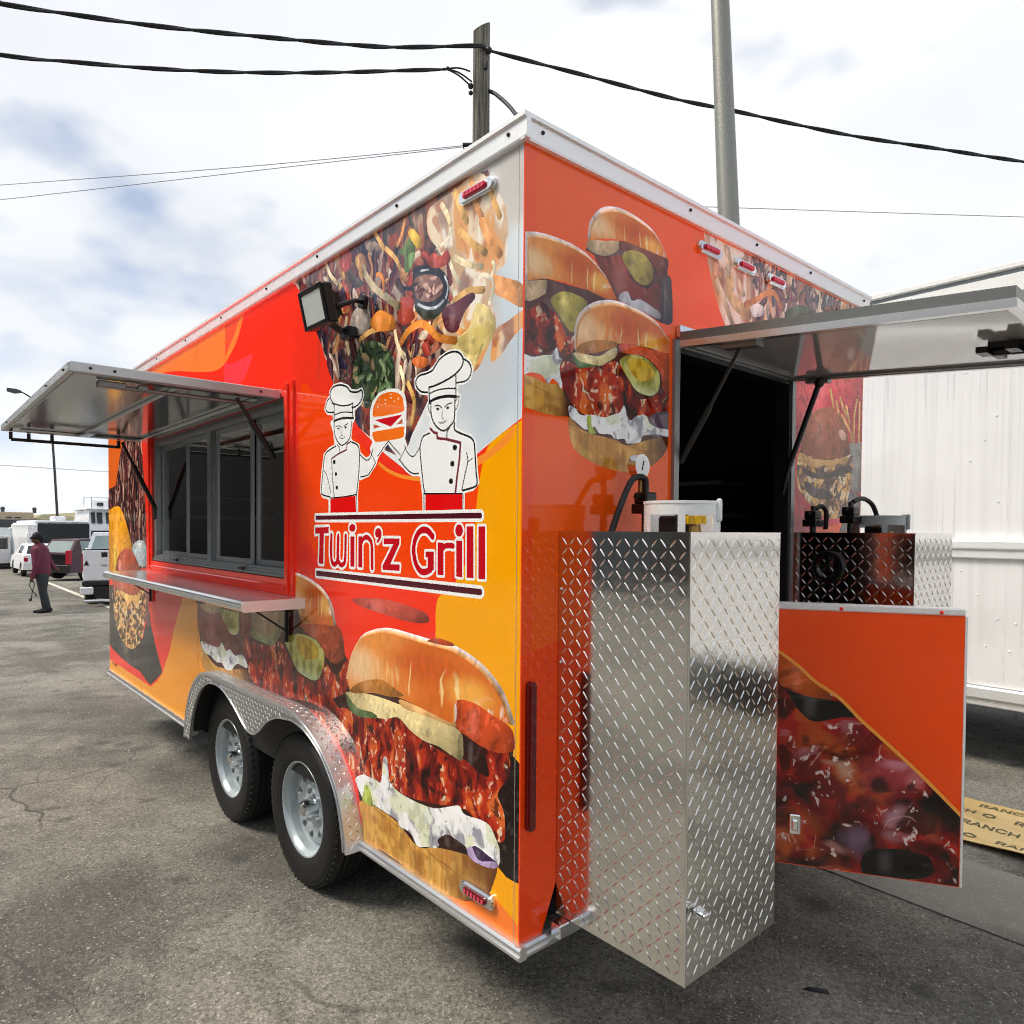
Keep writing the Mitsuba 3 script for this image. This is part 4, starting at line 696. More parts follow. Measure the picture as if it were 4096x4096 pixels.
def spline(pts, n=8, closed=False):
    p = np.array(pts, float)
    k = len(p)
    out = []
    for i in range(k if closed else k - 1):
        if closed:
            a, b, c, d = p[(i - 1) % k], p[i], p[(i + 1) % k], p[(i + 2) % k]
        else:
            a, b, c, d = p[max(i - 1, 0)], p[i], p[i + 1], p[min(i + 2, k - 1)]
        t = (np.arange(n) / n)[:, None]
        out.append(.5 * (2 * b + (c - a) * t + (2 * a - 5 * b + 4 * c - d) * t ** 2 + (3 * b - a - 3 * c + d) * t ** 3))
    out = np.vstack(out)
    return out if closed else np.vstack([out, p[-1:]])


def lathe(profile, n=48):
    return trimesh.creation.revolve(np.array(profile, float), sections=n)


def ext(poly, h):
    """extrude a shapely polygon (or several) along +z"""
    gs = [g for g in getattr(poly, 'geoms', [poly]) if g.area > 1e-9]
    return cat([trimesh.creation.extrude_polygon(g, h, engine='earcut') for g in gs])


def to_side(m, x):
    """(a, b, h) -> x = x - h, y = a, z = b : stands on the plane x and grows towards -x"""
    v = m.vertices
    q = trimesh.Trimesh(np.stack([x - v[:, 2], v[:, 0], v[:, 1]], 1), m.faces[:, ::-1].copy(), process=False)
    return fixed(q)


def to_end(m, y):
    v = m.vertices
    q = trimesh.Trimesh(np.stack([v[:, 0], y - v[:, 2], v[:, 1]], 1), m.faces.copy(), process=False)
    return fixed(q)


def fixed(m):
    if m.is_watertight and m.volume < 0:
        m.invert()
    return m


def move(m, loc=(0, 0, 0), rz=0.0, rx=0.0, ry=0.0):
    m = m.copy()
    for a, ax in ((rx, [1, 0, 0]), (ry, [0, 1, 0]), (rz, [0, 0, 1])):
        if a:
            m.apply_transform(trimesh.transformations.rotation_matrix(a, ax))
    m.apply_translation(loc)
    return m


def man(m):
    return m3d.Manifold(m3d.Mesh(np.asarray(m.vertices, np.float32), np.asarray(m.faces, np.uint32)))


def unman(m):
    q = m.to_mesh()
    return trimesh.Trimesh(q.vert_properties[:, :3], q.tri_verts, process=False)


def sub(a, *bs):
    a.merge_vertices()
    r = man(a)
    for b in bs:
        b.merge_vertices()
        r = r - man(b)
    return unman(r)


# ------------------------------------------------------------------ the printed wrap: flat vector print laid on the panels
DOOR_H, DOOR_A = (0.70, 0.0), math.radians(58.7)
DD = np.array([math.cos(DOOR_A), -math.sin(DOOR_A)])
DN = np.array([-math.sin(DOOR_A), -math.cos(DOOR_A)])


def frame_side(a, h):
    return np.stack([np.full(len(a), -h), a[:, 0], a[:, 1]], 1)


def frame_end(a, h):
    return np.stack([a[:, 0], np.full(len(a), -h), a[:, 1]], 1)


def frame_door(a, h):
    q = np.array(DOOR_H) + np.outer(a[:, 0], DD) + h * DN
    return np.stack([q[:, 0], q[:, 1], a[:, 1]], 1)


FRAMES = dict(side=(frame_side, -1), end=(frame_end, 1), door=(frame_door, 1))


def polys(g):
    if g.is_empty:
        return []
    return [q for q in getattr(g, 'geoms', [g]) if q.geom_type == 'Polygon' and q.area > 4e-7]


def sheet(g, frame, h):
    V, F, k = [], [], 0
    for q in polys(g):
        try:
            v, f = trimesh.creation.triangulate_polygon(q, engine='earcut')
        except Exception:
            continue
        V.append(v)
        F.append(np.asarray(f) + k)
        k += len(v)
    if not V:
        return None, None
    V, F = np.vstack(V), np.vstack(F)
    fn, sgn = FRAMES[frame]
    m = trimesh.Trimesh(fn(V, h), F, process=False)
    n = m.face_normals.mean(0)
    want = dict(side=np.array([-1., 0, 0]), end=np.array([0, -1., 0]), door=np.array([*DN, 0.]))[frame]
    if n @ want < 0:
        m.invert()
        m = trimesh.Trimesh(fn(V, h), F[:, ::-1], process=False)
    return m, V


def blob(rng, c, l, w, a):
    t = np.array([-1, -.75, -.35, .05, .45, .8, 1, .8, .4, 0, -.4, -.78])
    s = np.array([0, .7, .95, 1, .9, .6, 0, -.65, -.95, -1, -.9, -.6])
    x, y = t * l / 2, s * w / 2 * (1 + .18 * rng.standard_normal(12))
    y = y + (rng.random() - .5) * .5 * l * (t ** 2 - .4)
    ca, sa = math.cos(a), math.sin(a)
    return Polygon(spline(np.stack([c[0] + ca * x - sa * y, c[1] + sa * x + ca * y], 1), 2, True)).buffer(0)


def lay_print(panel, holder, clip, lift=0.00008):
    """every later item of ART covers the earlier ones; what stays visible of each is laid as one flat sheet without overlaps"""
    items = []
    for pn, part, paint, kind, opt, pts in ART:
        if pn != panel:
            continue
        if kind in 'pr':
            g = Polygon(spline(pts, 5, True) if opt[1] else pts).buffer(0)
        elif kind == 'o':
            g = Polygon(spline(pts, 4, True) if opt[1] else pts).buffer(0).buffer(opt[0])
        elif kind == 's':
            g = LineString(spline(pts, 6) if opt[1] else pts).buffer(opt[0] / 2, cap_style='round')
        else:
            g = Polygon(spline(pts, 4, True) if opt[4] else pts).buffer(0)
        items.append((part, paint, kind, opt, g.intersection(clip)))
    above, flat, local, food = Polygon(), {}, [], {}

    def put_food(part, g, ink, b, u=None):
        for q in polys(g):
            food.setdefault(part, []).append((q, ink, b, u))

    for part, paint, kind, opt, g in reversed(items):
        vis = g.difference(above) if not above.is_empty else g
        if kind == 'f':
            n, l, w, ang, sm, seed = opt
            rng = np.random.default_rng(seed)
            if vis.is_empty:
                continue
            x0, y0, x1, y1 = vis.bounds
            pts = rng.random((n * 8, 2)) * [x1 - x0, y1 - y0] + [x0, y0]
            pts = pts[shapely.contains_xy(vis, pts[:, 0], pts[:, 1])][:n]
            spec = [(c, rng.uniform(*l), rng.uniform(*w), math.radians(ang[0] + ang[1] * rng.standard_normal())) for c in pts]
            bs = [blob(rng, *q) for q in spec]
            tree = shapely.STRtree(bs)
            shapely.prepare(vis)
            for i, q in enumerate(bs):
                over = [bs[j] for j in tree.query(q) if j > i]
                r = q.intersection(vis)
                if over:
                    r = r.difference(unary_union(over))
                put_food(part, r, paint[rng.integers(len(paint))], q.bounds, spec[i])
            above = above.union(unary_union(bs).intersection(vis))
            continue
        above = above.union(g)
        if kind == 'r':
            dx, dz, n = opt[0]
            rest = vis
            for i in range(n):
                inner = affinity.translate(g, dx * (i + 1) / n, -dz * (i + 1) / n)
                put_food(part, rest.difference(inner), RIM[min(i, 5)], g.bounds)
                rest = rest.intersection(inner)
            local.append((part, paint, rest, g.bounds))
        elif paint in PROCS:
            local.append((part, paint, vis, g.bounds))
        elif part == 'colour_field' or paint in FLATS:
            flat.setdefault((part, paint), []).append(vis)
        else:
            put_food(part, vis, paint, g.bounds)
    count = {}

    def put(part, m, b, uv=None):
        count[part] = count.get(part, 0) + 1
        scene[f'{holder}__{part}__{count[part]:03d}'] = mikit.ply(m, b, uv=uv)

    for (part, paint), gs in flat.items():
        m, V = sheet(unary_union(gs), panel, lift)
        if m is not None:
            put(part, m, 'print_' + paint)
    for part, paint, g, (x0, y0, x1, y1) in local:
        m, V = sheet(g, panel, lift)
        if m is not None:
            uv = np.stack([(V[:, 0] - x0) / (x1 - x0) * 2 - 1, (V[:, 1] - y0) / (y1 - y0) * 2 - 1], 1)
            if panel == 'side':
                uv[:, 0] *= -1
            put(part, m, 'print_' + paint, uv)
    for part, lst in food.items():
        ms, uvs = [], []
        for g, ink, (x0, y0, x1, y1), u in lst:
            m, V = sheet(g, panel, lift)
            if m is None:
                continue
            uu, vv = (V[:, 0] - x0) / (x1 - x0) * 2 - 1, (V[:, 1] - y0) / (y1 - y0) * 2 - 1
            if u is not None:
                (cx, cy), l_, w_, an = u
                along = (V[:, 0] - cx) * math.cos(an) + (V[:, 1] - cy) * math.sin(an)
                across = -(V[:, 0] - cx) * math.sin(an) + (V[:, 1] - cy) * math.cos(an)
                uu, vv = across / (w_ / 2) * (1 if math.sin(an) > 0 else -1), along / (l_ / 2)
                uu = np.clip(uu, -1.25, 1.25)
            ms.append(m)
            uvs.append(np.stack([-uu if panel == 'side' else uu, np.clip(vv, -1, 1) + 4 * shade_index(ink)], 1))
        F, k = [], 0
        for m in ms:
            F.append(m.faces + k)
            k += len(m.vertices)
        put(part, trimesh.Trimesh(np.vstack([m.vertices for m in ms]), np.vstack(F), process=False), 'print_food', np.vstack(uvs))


# ------------------------------------------------------------------ ground
def slope(y):
    return -0.019 * max(0.0, min(y, 80.0) - 3.0)


def f_asphalt(p, n, uv):
    x, y = p.x, p.y
    big, mid = fbm(x * .55, y * .55, 1.0), fbm(x * 3.1, y * 3.1, 3.0, octaves=4)
    xr, yr = .83 * x + .56 * y, .83 * y - .56 * x
    g1, g2 = fbm(xr * 95, yr * 95, 7.0, octaves=3), noise(xr * 310, yr * 310, 5.0)
    col = mix((.090, .086, .074), (.205, .196, .168), smoothstep(.3, .7, .5 * big + .5 * mid))
    col = mix(col, mi.Color3f(.07, .067, .059), smoothstep(.6, .78, fbm(x * 4 + 4, y * 4, 11.0, octaves=4)) * .45)
    col = col * (.10 + 1.15 * g1 + .68 * g2)
    col = mix(col, mi.Color3f(.42, .40, .35), smoothstep(.84, .93, noise(xr * 150 + 3, yr * 150, 19.0)) * .8)
    wx, wy = x + .35 * fbm(x * 2.2, y * 2.2, 21.0), y + .35 * fbm(x * 2.2, y * 2.2, 33.0)
    d1, d2, _ = voronoi(wx * .62 + 3.3, wy * .62)
    crack = smoothstep(.015, .003, d2 - d1) * smoothstep(.42, .58, noise(x * .6 + 8, y * .6, 2.0)) * smoothstep(.3, -.6, x)
    col = mix(col, mi.Color3f(.03, .028, .025), crack * .7)
    d3, d4, _ = voronoi(wx * 2.4, wy * 2.4 + 5)
    c2 = smoothstep(.03, .005, d4 - d3) * smoothstep(.6, .72, noise(x * .8 + 2, y * .8, 14.0))
    col = mix(col, mi.Color3f(.045, .042, .04), c2 * .6)
    bl = smoothstep(.22, .04, voronoi(wx * 2.7 + 1, wy * 2.7)[0]) * smoothstep(.5, .7, noise(x * 3.3, y * 3.3, 41.0))
    return mix(col, mi.Color3f(.05, .05, .047), bl * .65)


def f_asphalt_bump(p, n, uv):
    return 0.0045 * (fbm(.83 * p.x * 95 + .56 * p.y * 95, .83 * p.y * 95 - .56 * p.x * 95, 7.0) + .4 * noise(p.x * 330, p.y * 330, 9.0)) + .02 * fbm(p.x * 5, p.y * 5, 3.0)


def bumped(name, color, bump, rough=.8, eps=2e-3, spec=.35):
    scene[name] = {'type': 'twosided', 'bsdf': {'type': 'bumpmap', 'arbitrary': mikit.proc(bump, eps=eps), 'scale': 1.0,
        'bsdf': {'type': 'principled', 'base_color': mikit.proc(color), 'roughness': rough, 'specular': spec}}}


bumped('asphalt', f_asphalt, f_asphalt_bump)
ys = [-400, 3, 80, 900]
gv = np.array([[x, y, slope(y)] for y in ys for x in (-500, 700)], float)
gf = np.array([[2 * i, 2 * i + 1, 2 * i + 3, 2 * i + 2] for i in range(3)])
add('ground', (gv, gf), 'asphalt')
tag('ground', 'worn grey asphalt lot with cracks and dark stains', kind='structure')


def f_concrete(p, n, uv):
    x, y = p.x, p.y
    col = mix((.17, .16, .14), (.25, .24, .21), fbm(x * 4, y * 4, 1.0))
    col = mix(col, mi.Color3f(.07, .065, .06), smoothstep(.55, .75, fbm(x * 2.2, y * 1.2, 9.0)) * .6)
    return mix(col, mi.Color3f(.4, .38, .34), smoothstep(.78, .9, noise(x * 150, y * 150, 4.0)) * .5)


bumped('concrete', f_concrete, f_asphalt_bump)
cs = [(1.88 + .012 * math.sin(i * 1.7), -6 + i * .5, .006) for i in range(19)] + [(2.5 + .015 * math.sin(i * 2.3), 3 - i * .5, .006) for i in range(19)]
cp = Polygon([(a, b) for a, b, _ in cs])
add('concrete_strip', move(ext(cp, .005), (0, 0, .001)), 'concrete')
tag('concrete_strip', 'lighter concrete strip set in the asphalt beside the trailer', kind='structure')

# ------------------------------------------------------------------ FOOD TRAILER : shell
FT = 'food_trailer'
tag(FT, 'orange and red food trailer wrapped with burger pictures, with open serving window and rear door', 'food trailer')
W_, L_, Z0, Z1 = 2.18, 4.96, .36, 2.66
WIN = (1.545, 3.665, 1.325, 2.125)
FEN_OUT = [(2.775, .36), (2.735, .52), (2.66, .64), (2.55, .73), (2.42, .775), (2.2, .785), (1.82, .785), (1.42, .79), (1.27, .775), (1.15, .735), (1.05, .68), (.96, .60), (.905, .49), (.865, .36)]
FEN_IN = [(2.69, .36), (2.66, .46), (2.59, .58), (2.5, .67), (2.4, .722), (2.3, .742), (2.19, .742), (2.08, .715), (1.98, .675), (1.89, .63), (1.82, .603), (1.75, .603), (1.68, .635), (1.6, .69), (1.5, .73), (1.41, .745), (1.32, .752), (1.21, .735), (1.1, .69), (1.02, .63), (.95, .55), (.91, .45), (.89, .36)]
side_poly = sbox(0, .392, L_, 2.602).difference(sbox(WIN[0], WIN[2], WIN[1], WIN[3])).difference(Polygon(FEN_OUT).buffer(-.02))
end_poly = sbox(0, .388, W_, 2.602).difference(sbox(.70, .40, 1.475, 2.165)).difference(Polygon([(.146, .535), (.08, .38), (.30, .38), (.30, .52)]))
mat('wrap_red', lin(COL['red'], PK), **GLOSS)
mat('wrap_orange', lin('f45a14', PK), **GLOSS)
add(FT + '__side_wall', to_side(move(ext(side_poly, .04), (0, 0, -.04)), 0), 'wrap_red')
add(FT + '__end_wall', to_end(move(ext(end_poly, .04), (0, 0, -.04)), 0), 'wrap_orange')
lay_print('side', FT + '__side_wall', sbox(0.004, .394, L_ - .003, 2.6).difference(sbox(WIN[0] - .095, WIN[2] - .075, WIN[1] + .13, WIN[3] + .06)).difference(Polygon(FEN_OUT).buffer(-.01)))
lay_print('end', FT + '__end_wall', end_poly.intersection(sbox(0.003, .39, W_ - .003, 2.6)).difference(sbox(.655, .39, 1.52, 2.185)))
# panel joints of the side wall
for y in (.022, 1.235, 2.75, 3.98, 4.9):
    for a, b in ((.394, 2.598),):
        g = sbox(y - .0011, a, y + .0011, b).difference(sbox(WIN[0] - .1, WIN[2] - .08, WIN[1] + .14, WIN[3] + .08)).difference(Polygon(FEN_OUT)).difference(sbox(.0, 1.0, 1.3, 2.15) if y > 1 and y < 1.3 else Polygon())
        add(FT + '__side_wall__panel_seam', sheet(g, 'side', .0005)[0], 'seam_grey' if y < .1 else 'seam_dark')
for a in ('colour_field', 'fries_picture', 'burger_picture'):
    pass
labels[FT + '__side_wall__lettering'] = {'label': 'dark red lettering reading Twin\'z Grill with white outlines'}
labels[FT + '__side_wall__chef_emblem'] = {'label': 'emblem of two chefs in white holding up an orange burger'}
labels[FT + '__side_wall__fries_picture'] = {'label': 'printed picture of loaded fries above the chef emblem'}
labels[FT + '__side_wall__burger_picture'] = {'label': 'printed burgers along the lower side wall'}
labels[FT + '__side_wall__rib_picture'] = {'label': 'printed ribs, burger and slate at the far end of the side wall'}
labels[FT + '__end_wall__burger_picture'] = {'label': 'three printed burgers on orange left of the door opening'}
labels[FT + '__end_wall__fries_picture'] = {'label': 'printed loaded fries over the raised door hatch'}
labels[FT + '__end_wall__strip_picture'] = {'label': 'printed burger and fries on red, right of the door opening'}
# hidden shell: far walls, roof, floor
add(FT + '__far_side_wall', bx(W_ - .04, W_, .041, L_ - .041, .392, 2.60), 'white_enamel')
add(FT + '__front_wall', bx(.041, W_ - .041, L_ - .04, L_, .392, 2.60), 'wrap_red')
add(FT + '__roof', bx(.005, W_ - .005, .005, L_ - .005, 2.612, 2.655), 'trim_metal')
floor_g = sbox(.041, .041, W_ - .041, L_ - .041).difference(sbox(.0, .86, .42, 2.78)).difference(sbox(W_ - .42, .86, W_, 2.78))
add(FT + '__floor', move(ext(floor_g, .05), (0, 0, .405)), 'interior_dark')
for x0, x1 in ((.041, .45), (W_ - .45, W_ - .041)):
    add(FT + '__wheel_well', cat(bx(x0, x1, .80, 2.84, .86, .88), bx(x0, x1, .80, .86, .36, .86), bx(x0, x1, 2.78, 2.84, .36, .86), bx(x1 - .0 if x0 < 1 else x0 - .02, x1 + .02 if x0 < 1 else x0, .80, 2.84, .36, .88)), 'black_rubber')
for y in (1.45, 2.34):
    add(FT + '__axle', cyl((.12, y, .325), (W_ - .12, y, .325), .04), 'dark_steel')
add(FT + '__chassis_beam', cat(bx(.5, .58, .1, 4.9, .30, .404), bx(W_ - .58, W_ - .5, .1, 4.9, .30, .404)), 'dark_steel')
add(FT + '__water_tank', bx(.75, 1.45, 2.9, 4.5, .14, .402, .02), 'black_rubber')
add(FT + '__water_tank', bx(.50, 1.70, 1.02, 2.8, .15, .402, .02), 'black_rubber')
add(FT + '__water_tank', bx(.65, 1.55, .35, .95, .16, .402, .02), 'black_rubber')
for y in (1.45, 2.34):
    add(FT + '__far_wheel', move(lathe([(0, -.1), (.25, -.1), (.32, -.08), (.333, 0), (.32, .08), (.25, .1), (0, .1), (0, -.1)], 32), (W_ - .12, y, .333), ry=math.pi / 2), 'black_rubber', 30)
# roof trim, corner post and bottom rail
SH = lambda *q: Polygon(q)
trim_prof = [(0, 2.597), (.014, 2.597), (.016, 2.603), (.016, 2.648), (.024, 2.652), (.024, 2.664), (-.06, 2.664), (-.06, 2.657), (0, 2.657)]


def run_profile(prof, axis, a, b, base):
    """extrude an (outward, z) profile along the side (axis y) or end (axis x)"""
    m = ext(Polygon(prof), b - a)
    v = m.vertices.copy()
    if axis == 'y':
        q = np.stack([base - v[:, 0], a + v[:, 2], v[:, 1]], 1)
    else:
        q = np.stack([a + v[:, 2], base - v[:, 0], v[:, 1]], 1)
    return fixed(trimesh.Trimesh(q, m.faces, process=False))


add(FT + '__roof_trim', run_profile(trim_prof, 'y', -.024, L_ + .02, 0), 'trim_metal')
add(FT + '__roof_trim', run_profile(trim_prof, 'x', -.0155, W_ + .02, 0), 'trim_metal')
for y in [.05, .62, 1.21, 1.72, 2.31, 2.9, 3.5, 4.1, 4.7]:
    add(FT + '__trim_screw', move(trimesh.creation.icosphere(subdivisions=1, radius=.0058), (-.017, y, 2.630)), 'dark_steel', True)
for x in [.05, .74, 1.17, 1.60, 2.13]:
    add(FT + '__trim_screw', move(trimesh.creation.icosphere(subdivisions=1, radius=.0058), (x, -.017, 2.632)), 'dark_steel', True)
rail = [(-.01, .36), (.016, .36), (.022, .366), (.022, .374), (.014, .378), (.014, .386), (.018, .390), (.012, .398), (-.002, .398), (-.01, .39)]
add(FT + '__bottom_rail', run_profile(rail, 'y', -.022, .868, 0), 'rail_metal')
add(FT + '__bottom_rail', run_profile(rail, 'y', 2.775, L_, 0), 'rail_metal')
add(FT + '__bottom_rail', run_profile(rail, 'x', -.0139, .70, 0), 'rail_metal')
add(FT + '__bottom_rail', run_profile(rail, 'x', 1.48, W_, 0), 'rail_metal')

# ------------------------------------------------------------------ serving window
WY0, WY1, WZ0, WZ1 = WIN
fr = sbox(WY0 - .09, WZ0 - .07, WY1 + .125, WZ1 + .055).difference(sbox(WY0, WZ0, WY1, WZ1))
add(FT + '__window_surround', to_side(ext(fr, .010), -.0008), 'wrap_red')
for a, b in ((WY0 - .055, WY0 - .03), (WY1 + .03, WY1 + .055)):
    add(FT + '__window_surround__bead', bx(-.02, -.0109, a, b, WZ0 - .06, WZ1 + .05, .004), 'wrap_red')
add(FT + '__window_surround__bead', bx(-.02, -.0109, WY0 - .02, WY1 + .02, WZ0 - .048, WZ0 - .028, .004), 'wrap_red')
SW = FT + '__serving_window'
o = sbox(WY0 + .002, WZ0 + .002, WY1 - .002, WZ1 - .002)
i1, i2 = sbox(WY0 + .03, WZ0 + .042, 2.545, WZ1 - .05), sbox(2.60, WZ0 + .042, WY1 - .055, WZ1 - .05)
add(SW, to_side(ext(o.difference(i1).difference(i2), .045), .05), 'window_alu')
add(SW + '__track', cat(bx(-.006, .012, WY0 + .004, WY1 - .004, WZ0 + .004, WZ0 + .016), bx(.0, .004, WY0 + .004, WY1 - .004, WZ0 + .0165, WZ0 + .03)), 'window_alu')
for y0, y1, x in ((1.60, 1.985, .052), (1.99, 2.50, .034), (2.62, 3.02, .034), (3.06, 3.605, .052)):
    g = sbox(y0, WZ0 + .043, y1, WZ1 - .052)
    add(SW + '__sash', to_side(ext(g.difference(sbox(y0 + .022, WZ0 + .070, y1 - .022, WZ1 - .078)), .014), x), 'window_alu')
    add(SW + '__pane', bx(x - .008, x - .007, y0 + .020, y1 - .020, WZ0 + .068, WZ1 - .076), 'pane_glass')
for y in (2.02, 3.10):
    add(SW + '__latch', bx(-.018, -.006, y, y + .06, WZ0 + .018, WZ0 + .034, .003), 'black_plastic')

# interior, seen dark through window and door
lining = sbox(.05, .46, L_ - .08, 2.54).difference(sbox(WY0 - .002, WZ0 - .002, WY1 + .002, WZ1 + .002))
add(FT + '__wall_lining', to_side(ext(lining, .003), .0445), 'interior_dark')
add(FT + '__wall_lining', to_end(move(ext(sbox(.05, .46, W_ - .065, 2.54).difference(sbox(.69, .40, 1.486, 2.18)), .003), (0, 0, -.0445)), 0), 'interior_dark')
IN = FT + '__kitchen'
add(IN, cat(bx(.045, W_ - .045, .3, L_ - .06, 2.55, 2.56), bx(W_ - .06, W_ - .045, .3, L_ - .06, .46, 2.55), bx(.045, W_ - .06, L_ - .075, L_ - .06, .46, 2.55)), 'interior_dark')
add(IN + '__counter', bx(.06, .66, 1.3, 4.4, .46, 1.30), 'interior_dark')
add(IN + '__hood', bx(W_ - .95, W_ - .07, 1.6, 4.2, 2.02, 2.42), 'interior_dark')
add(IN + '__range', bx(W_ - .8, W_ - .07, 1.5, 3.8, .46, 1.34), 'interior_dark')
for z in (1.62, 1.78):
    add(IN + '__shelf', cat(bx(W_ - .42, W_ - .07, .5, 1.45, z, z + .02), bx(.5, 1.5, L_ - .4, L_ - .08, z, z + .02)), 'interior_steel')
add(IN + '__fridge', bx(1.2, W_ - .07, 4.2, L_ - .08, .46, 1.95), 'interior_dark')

# ------------------------------------------------------------------ awning over the serving window
AW = FT + '__window_awning'
Y0, Y1, XO, ZA = 1.575, 3.755, -.81, 2.118
rimp = cat(bx(XO, -.012, Y0, Y0 + .022, ZA - .002, ZA + .036, .003), bx(XO, -.012, Y1 - .022, Y1, ZA - .002, ZA + .036, .003), bx(XO, XO + .022, Y0 + .0225, Y1 - .0225, ZA - .002, ZA + .036, .003))
add(AW, bx(XO + .0225, -.02, Y0 + .0225, Y1 - .0225, ZA + .022, ZA + .034), 'wrap_red')
add(AW + '__underside', bx(XO + .0225, -.02, Y0 + .0225, Y1 - .0225, ZA + .012, ZA + .0215), 'sheet_metal')
add(AW + '__rim', rimp, 'rim_light')
mat('rim_light', lin('b4b6b6'), .3, .5)
add(AW + '__inner_frame', cat(bx(XO + .023, XO + .075, Y0 + .08, Y1 - .08, ZA - .004, ZA + .0115, .003), bx(-.42, -.36, Y0 + .08, Y1 - .08, ZA - .006, ZA + .0115, .003), bx(-.085, -.03, Y0 + .08, Y1 - .08, ZA - .006, ZA + .0115, .003),
    bx(XO + .023, -.03, Y0 + .023, Y0 + .0795, ZA - .004, ZA + .0115, .003), bx(XO + .023, -.03, Y1 - .0795, Y1 - .023, ZA - .004, ZA + .0115, .003)), 'sheet_metal')
for y in (Y0 + .1, Y0 + .5, Y1 - .3):
    add(AW + '__rivet', move(trimesh.creation.icosphere(subdivisions=1, radius=.006), (XO - .001, y, ZA + .018)), 'dark_steel')
for x in (-.74, -.66, -.1):
    add(AW + '__rivet', move(trimesh.creation.icosphere(subdivisions=1, radius=.006), (x, Y0 - .001, ZA + .018)), 'dark_steel')
add(AW + '__hinge', cyl((-.012, Y0, ZA + .03), (-.012, Y1, ZA + .03), .009, n=10), 'trim_metal', 40)
add(AW + '__light_bar', cat(cyl((-.62, 1.68, ZA - .022), (-.10, 1.68, ZA - .022), .009, n=10), bx(-.70, -.60, 1.66, 1.70, ZA - .03, ZA - .0045, .004), bx(-.56, -.52, 1.66, 1.70, ZA - .028, ZA - .0045, .004)), 'window_alu', 40)
add(AW + '__gas_strut', cat(cyl((-.195, 1.60, 2.10), (-.02, 1.63, 1.86), .0085, n=10), cyl((-.13, 1.611, 2.01), (-.02, 1.63, 1.86), .013, n=12)), 'black_plastic', 40)
add(AW + '__gas_strut', cat(cyl((-.17, 3.72, 2.10), (.0, 3.60, 1.664), .009, n=10), cyl((-.11, 3.678, 1.95), (.0, 3.60, 1.664), .014, n=12), bx(-.012, .0, 3.58, 3.62, 1.60, 1.68)), 'black_plastic', 40)
add(AW + '__latch_rod', cat(cyl((-.76, 3.765, 2.072), (-.17, 3.765, 2.072), .010, n=8), *[bx(x, x + .018, 3.757, 3.773, 2.072, 2.115) for x in (-.77, -.68, -.56, -.19)]), 'black_plastic')

# ------------------------------------------------------------------ serving counter
CT = FT + '__counter_shelf'
prof = Polygon([(0, 1.213), (.255, 1.213), (.262, 1.219), (.264, 1.238), (.262, 1.246), (.254, 1.254), (0, 1.254)])
add(CT, run_profile(list(prof.exterior.coords)[:-1], 'y', 1.357, 3.833, -.0005), 'sheet_metal')
scene[CT]['bsdf'] = {'type': 'ref', 'id': 'shelf_metal'}
mat('shelf_metal', lin('d6d8da'), .16, .8)
add(CT + '__end_cap', run_profile([(a, b) for a, b in list(prof.buffer(.0015).exterior.coords)[:-1]], 'y', 1.352, 1.3565, -.0025), 'trim_metal')
add(CT + '__edge_rib', cat(bx(-.2665, -.2645, 1.36, 3.83, 1.224, 1.230), bx(-.2665, -.2645, 1.36, 3.83, 1.236, 1.240)), 'bright_metal')
for y in (1.52, 3.70):
    add(CT + '__bracket', cat(bx(-.018, -.0035, y - .006, y + .006, 1.05, 1.2125), cyl((-.16, y, 1.205), (-.014, y, 1.10), .004, n=8), ), 'dark_steel', 40)

# ------------------------------------------------------------------ fender with embossed tread
FD = FT + '__fender'
band = Polygon(spline(FEN_OUT, 5)).buffer(0).difference(Polygon(spline(FEN_IN, 5)).buffer(0)).intersection(sbox(0, .36, 5, 2))
add(FD, to_side(ext(band, .012), -.055), 'fender_plate')
mat('fender_plate', lin('8e8e8c'), .4, .6)
mat('fender_metal', lin('dcdcda'), .34, .75)
add(FT + '__arch_liner', to_side(ext(Polygon(FEN_OUT).buffer(-.0205).difference(Polygon(FEN_OUT).buffer(-.026)).intersection(sbox(0, .388, 5, 2)), .09), .062), 'black_rubber')
outer = np.array(spline(FEN_OUT, 5))
top = Polygon(np.vstack([outer, (outer * .0 + outer)[::-1]])) if False else None
lip = LineString(outer).buffer(.009, cap_style='flat')
add(FD + '__lip', to_side(ext(lip, .075), .004), 'fender_metal')
add(FD + '__edge_bead', tube([(-.069, a, b) for a, b in outer], .005, 8), 'bright_metal', True)
add(FD + '__edge_bead', tube([(-.069, a, b) for a, b in np.array(spline(FEN_IN, 5))], .004, 8), 'bright_metal', True)


def lug(l=.024, w=.0056, h=.0019):
    """one raised bar of tread plate in the xy plane"""
    t = np.array([-1, -.55, 0, .55, 1, .55, 0, -.55]) * l / 2
    s = np.array([0, .8, 1, .8, 0, -.8, -1, -.8]) * w / 2
    V = np.vstack([np.stack([t, s, np.zeros(8)], 1), [[-.55 * l / 2, 0, h], [.55 * l / 2, 0, h]]])
    F = [[0, 8, 1], [1, 8, 2], [2, 8, 9], [2, 9, 3], [3, 9, 4], [4, 9, 5], [5, 9, 6], [6, 9, 8], [6, 8, 7], [7, 8, 0]]
    return V, np.array(F)[:, ::-1]


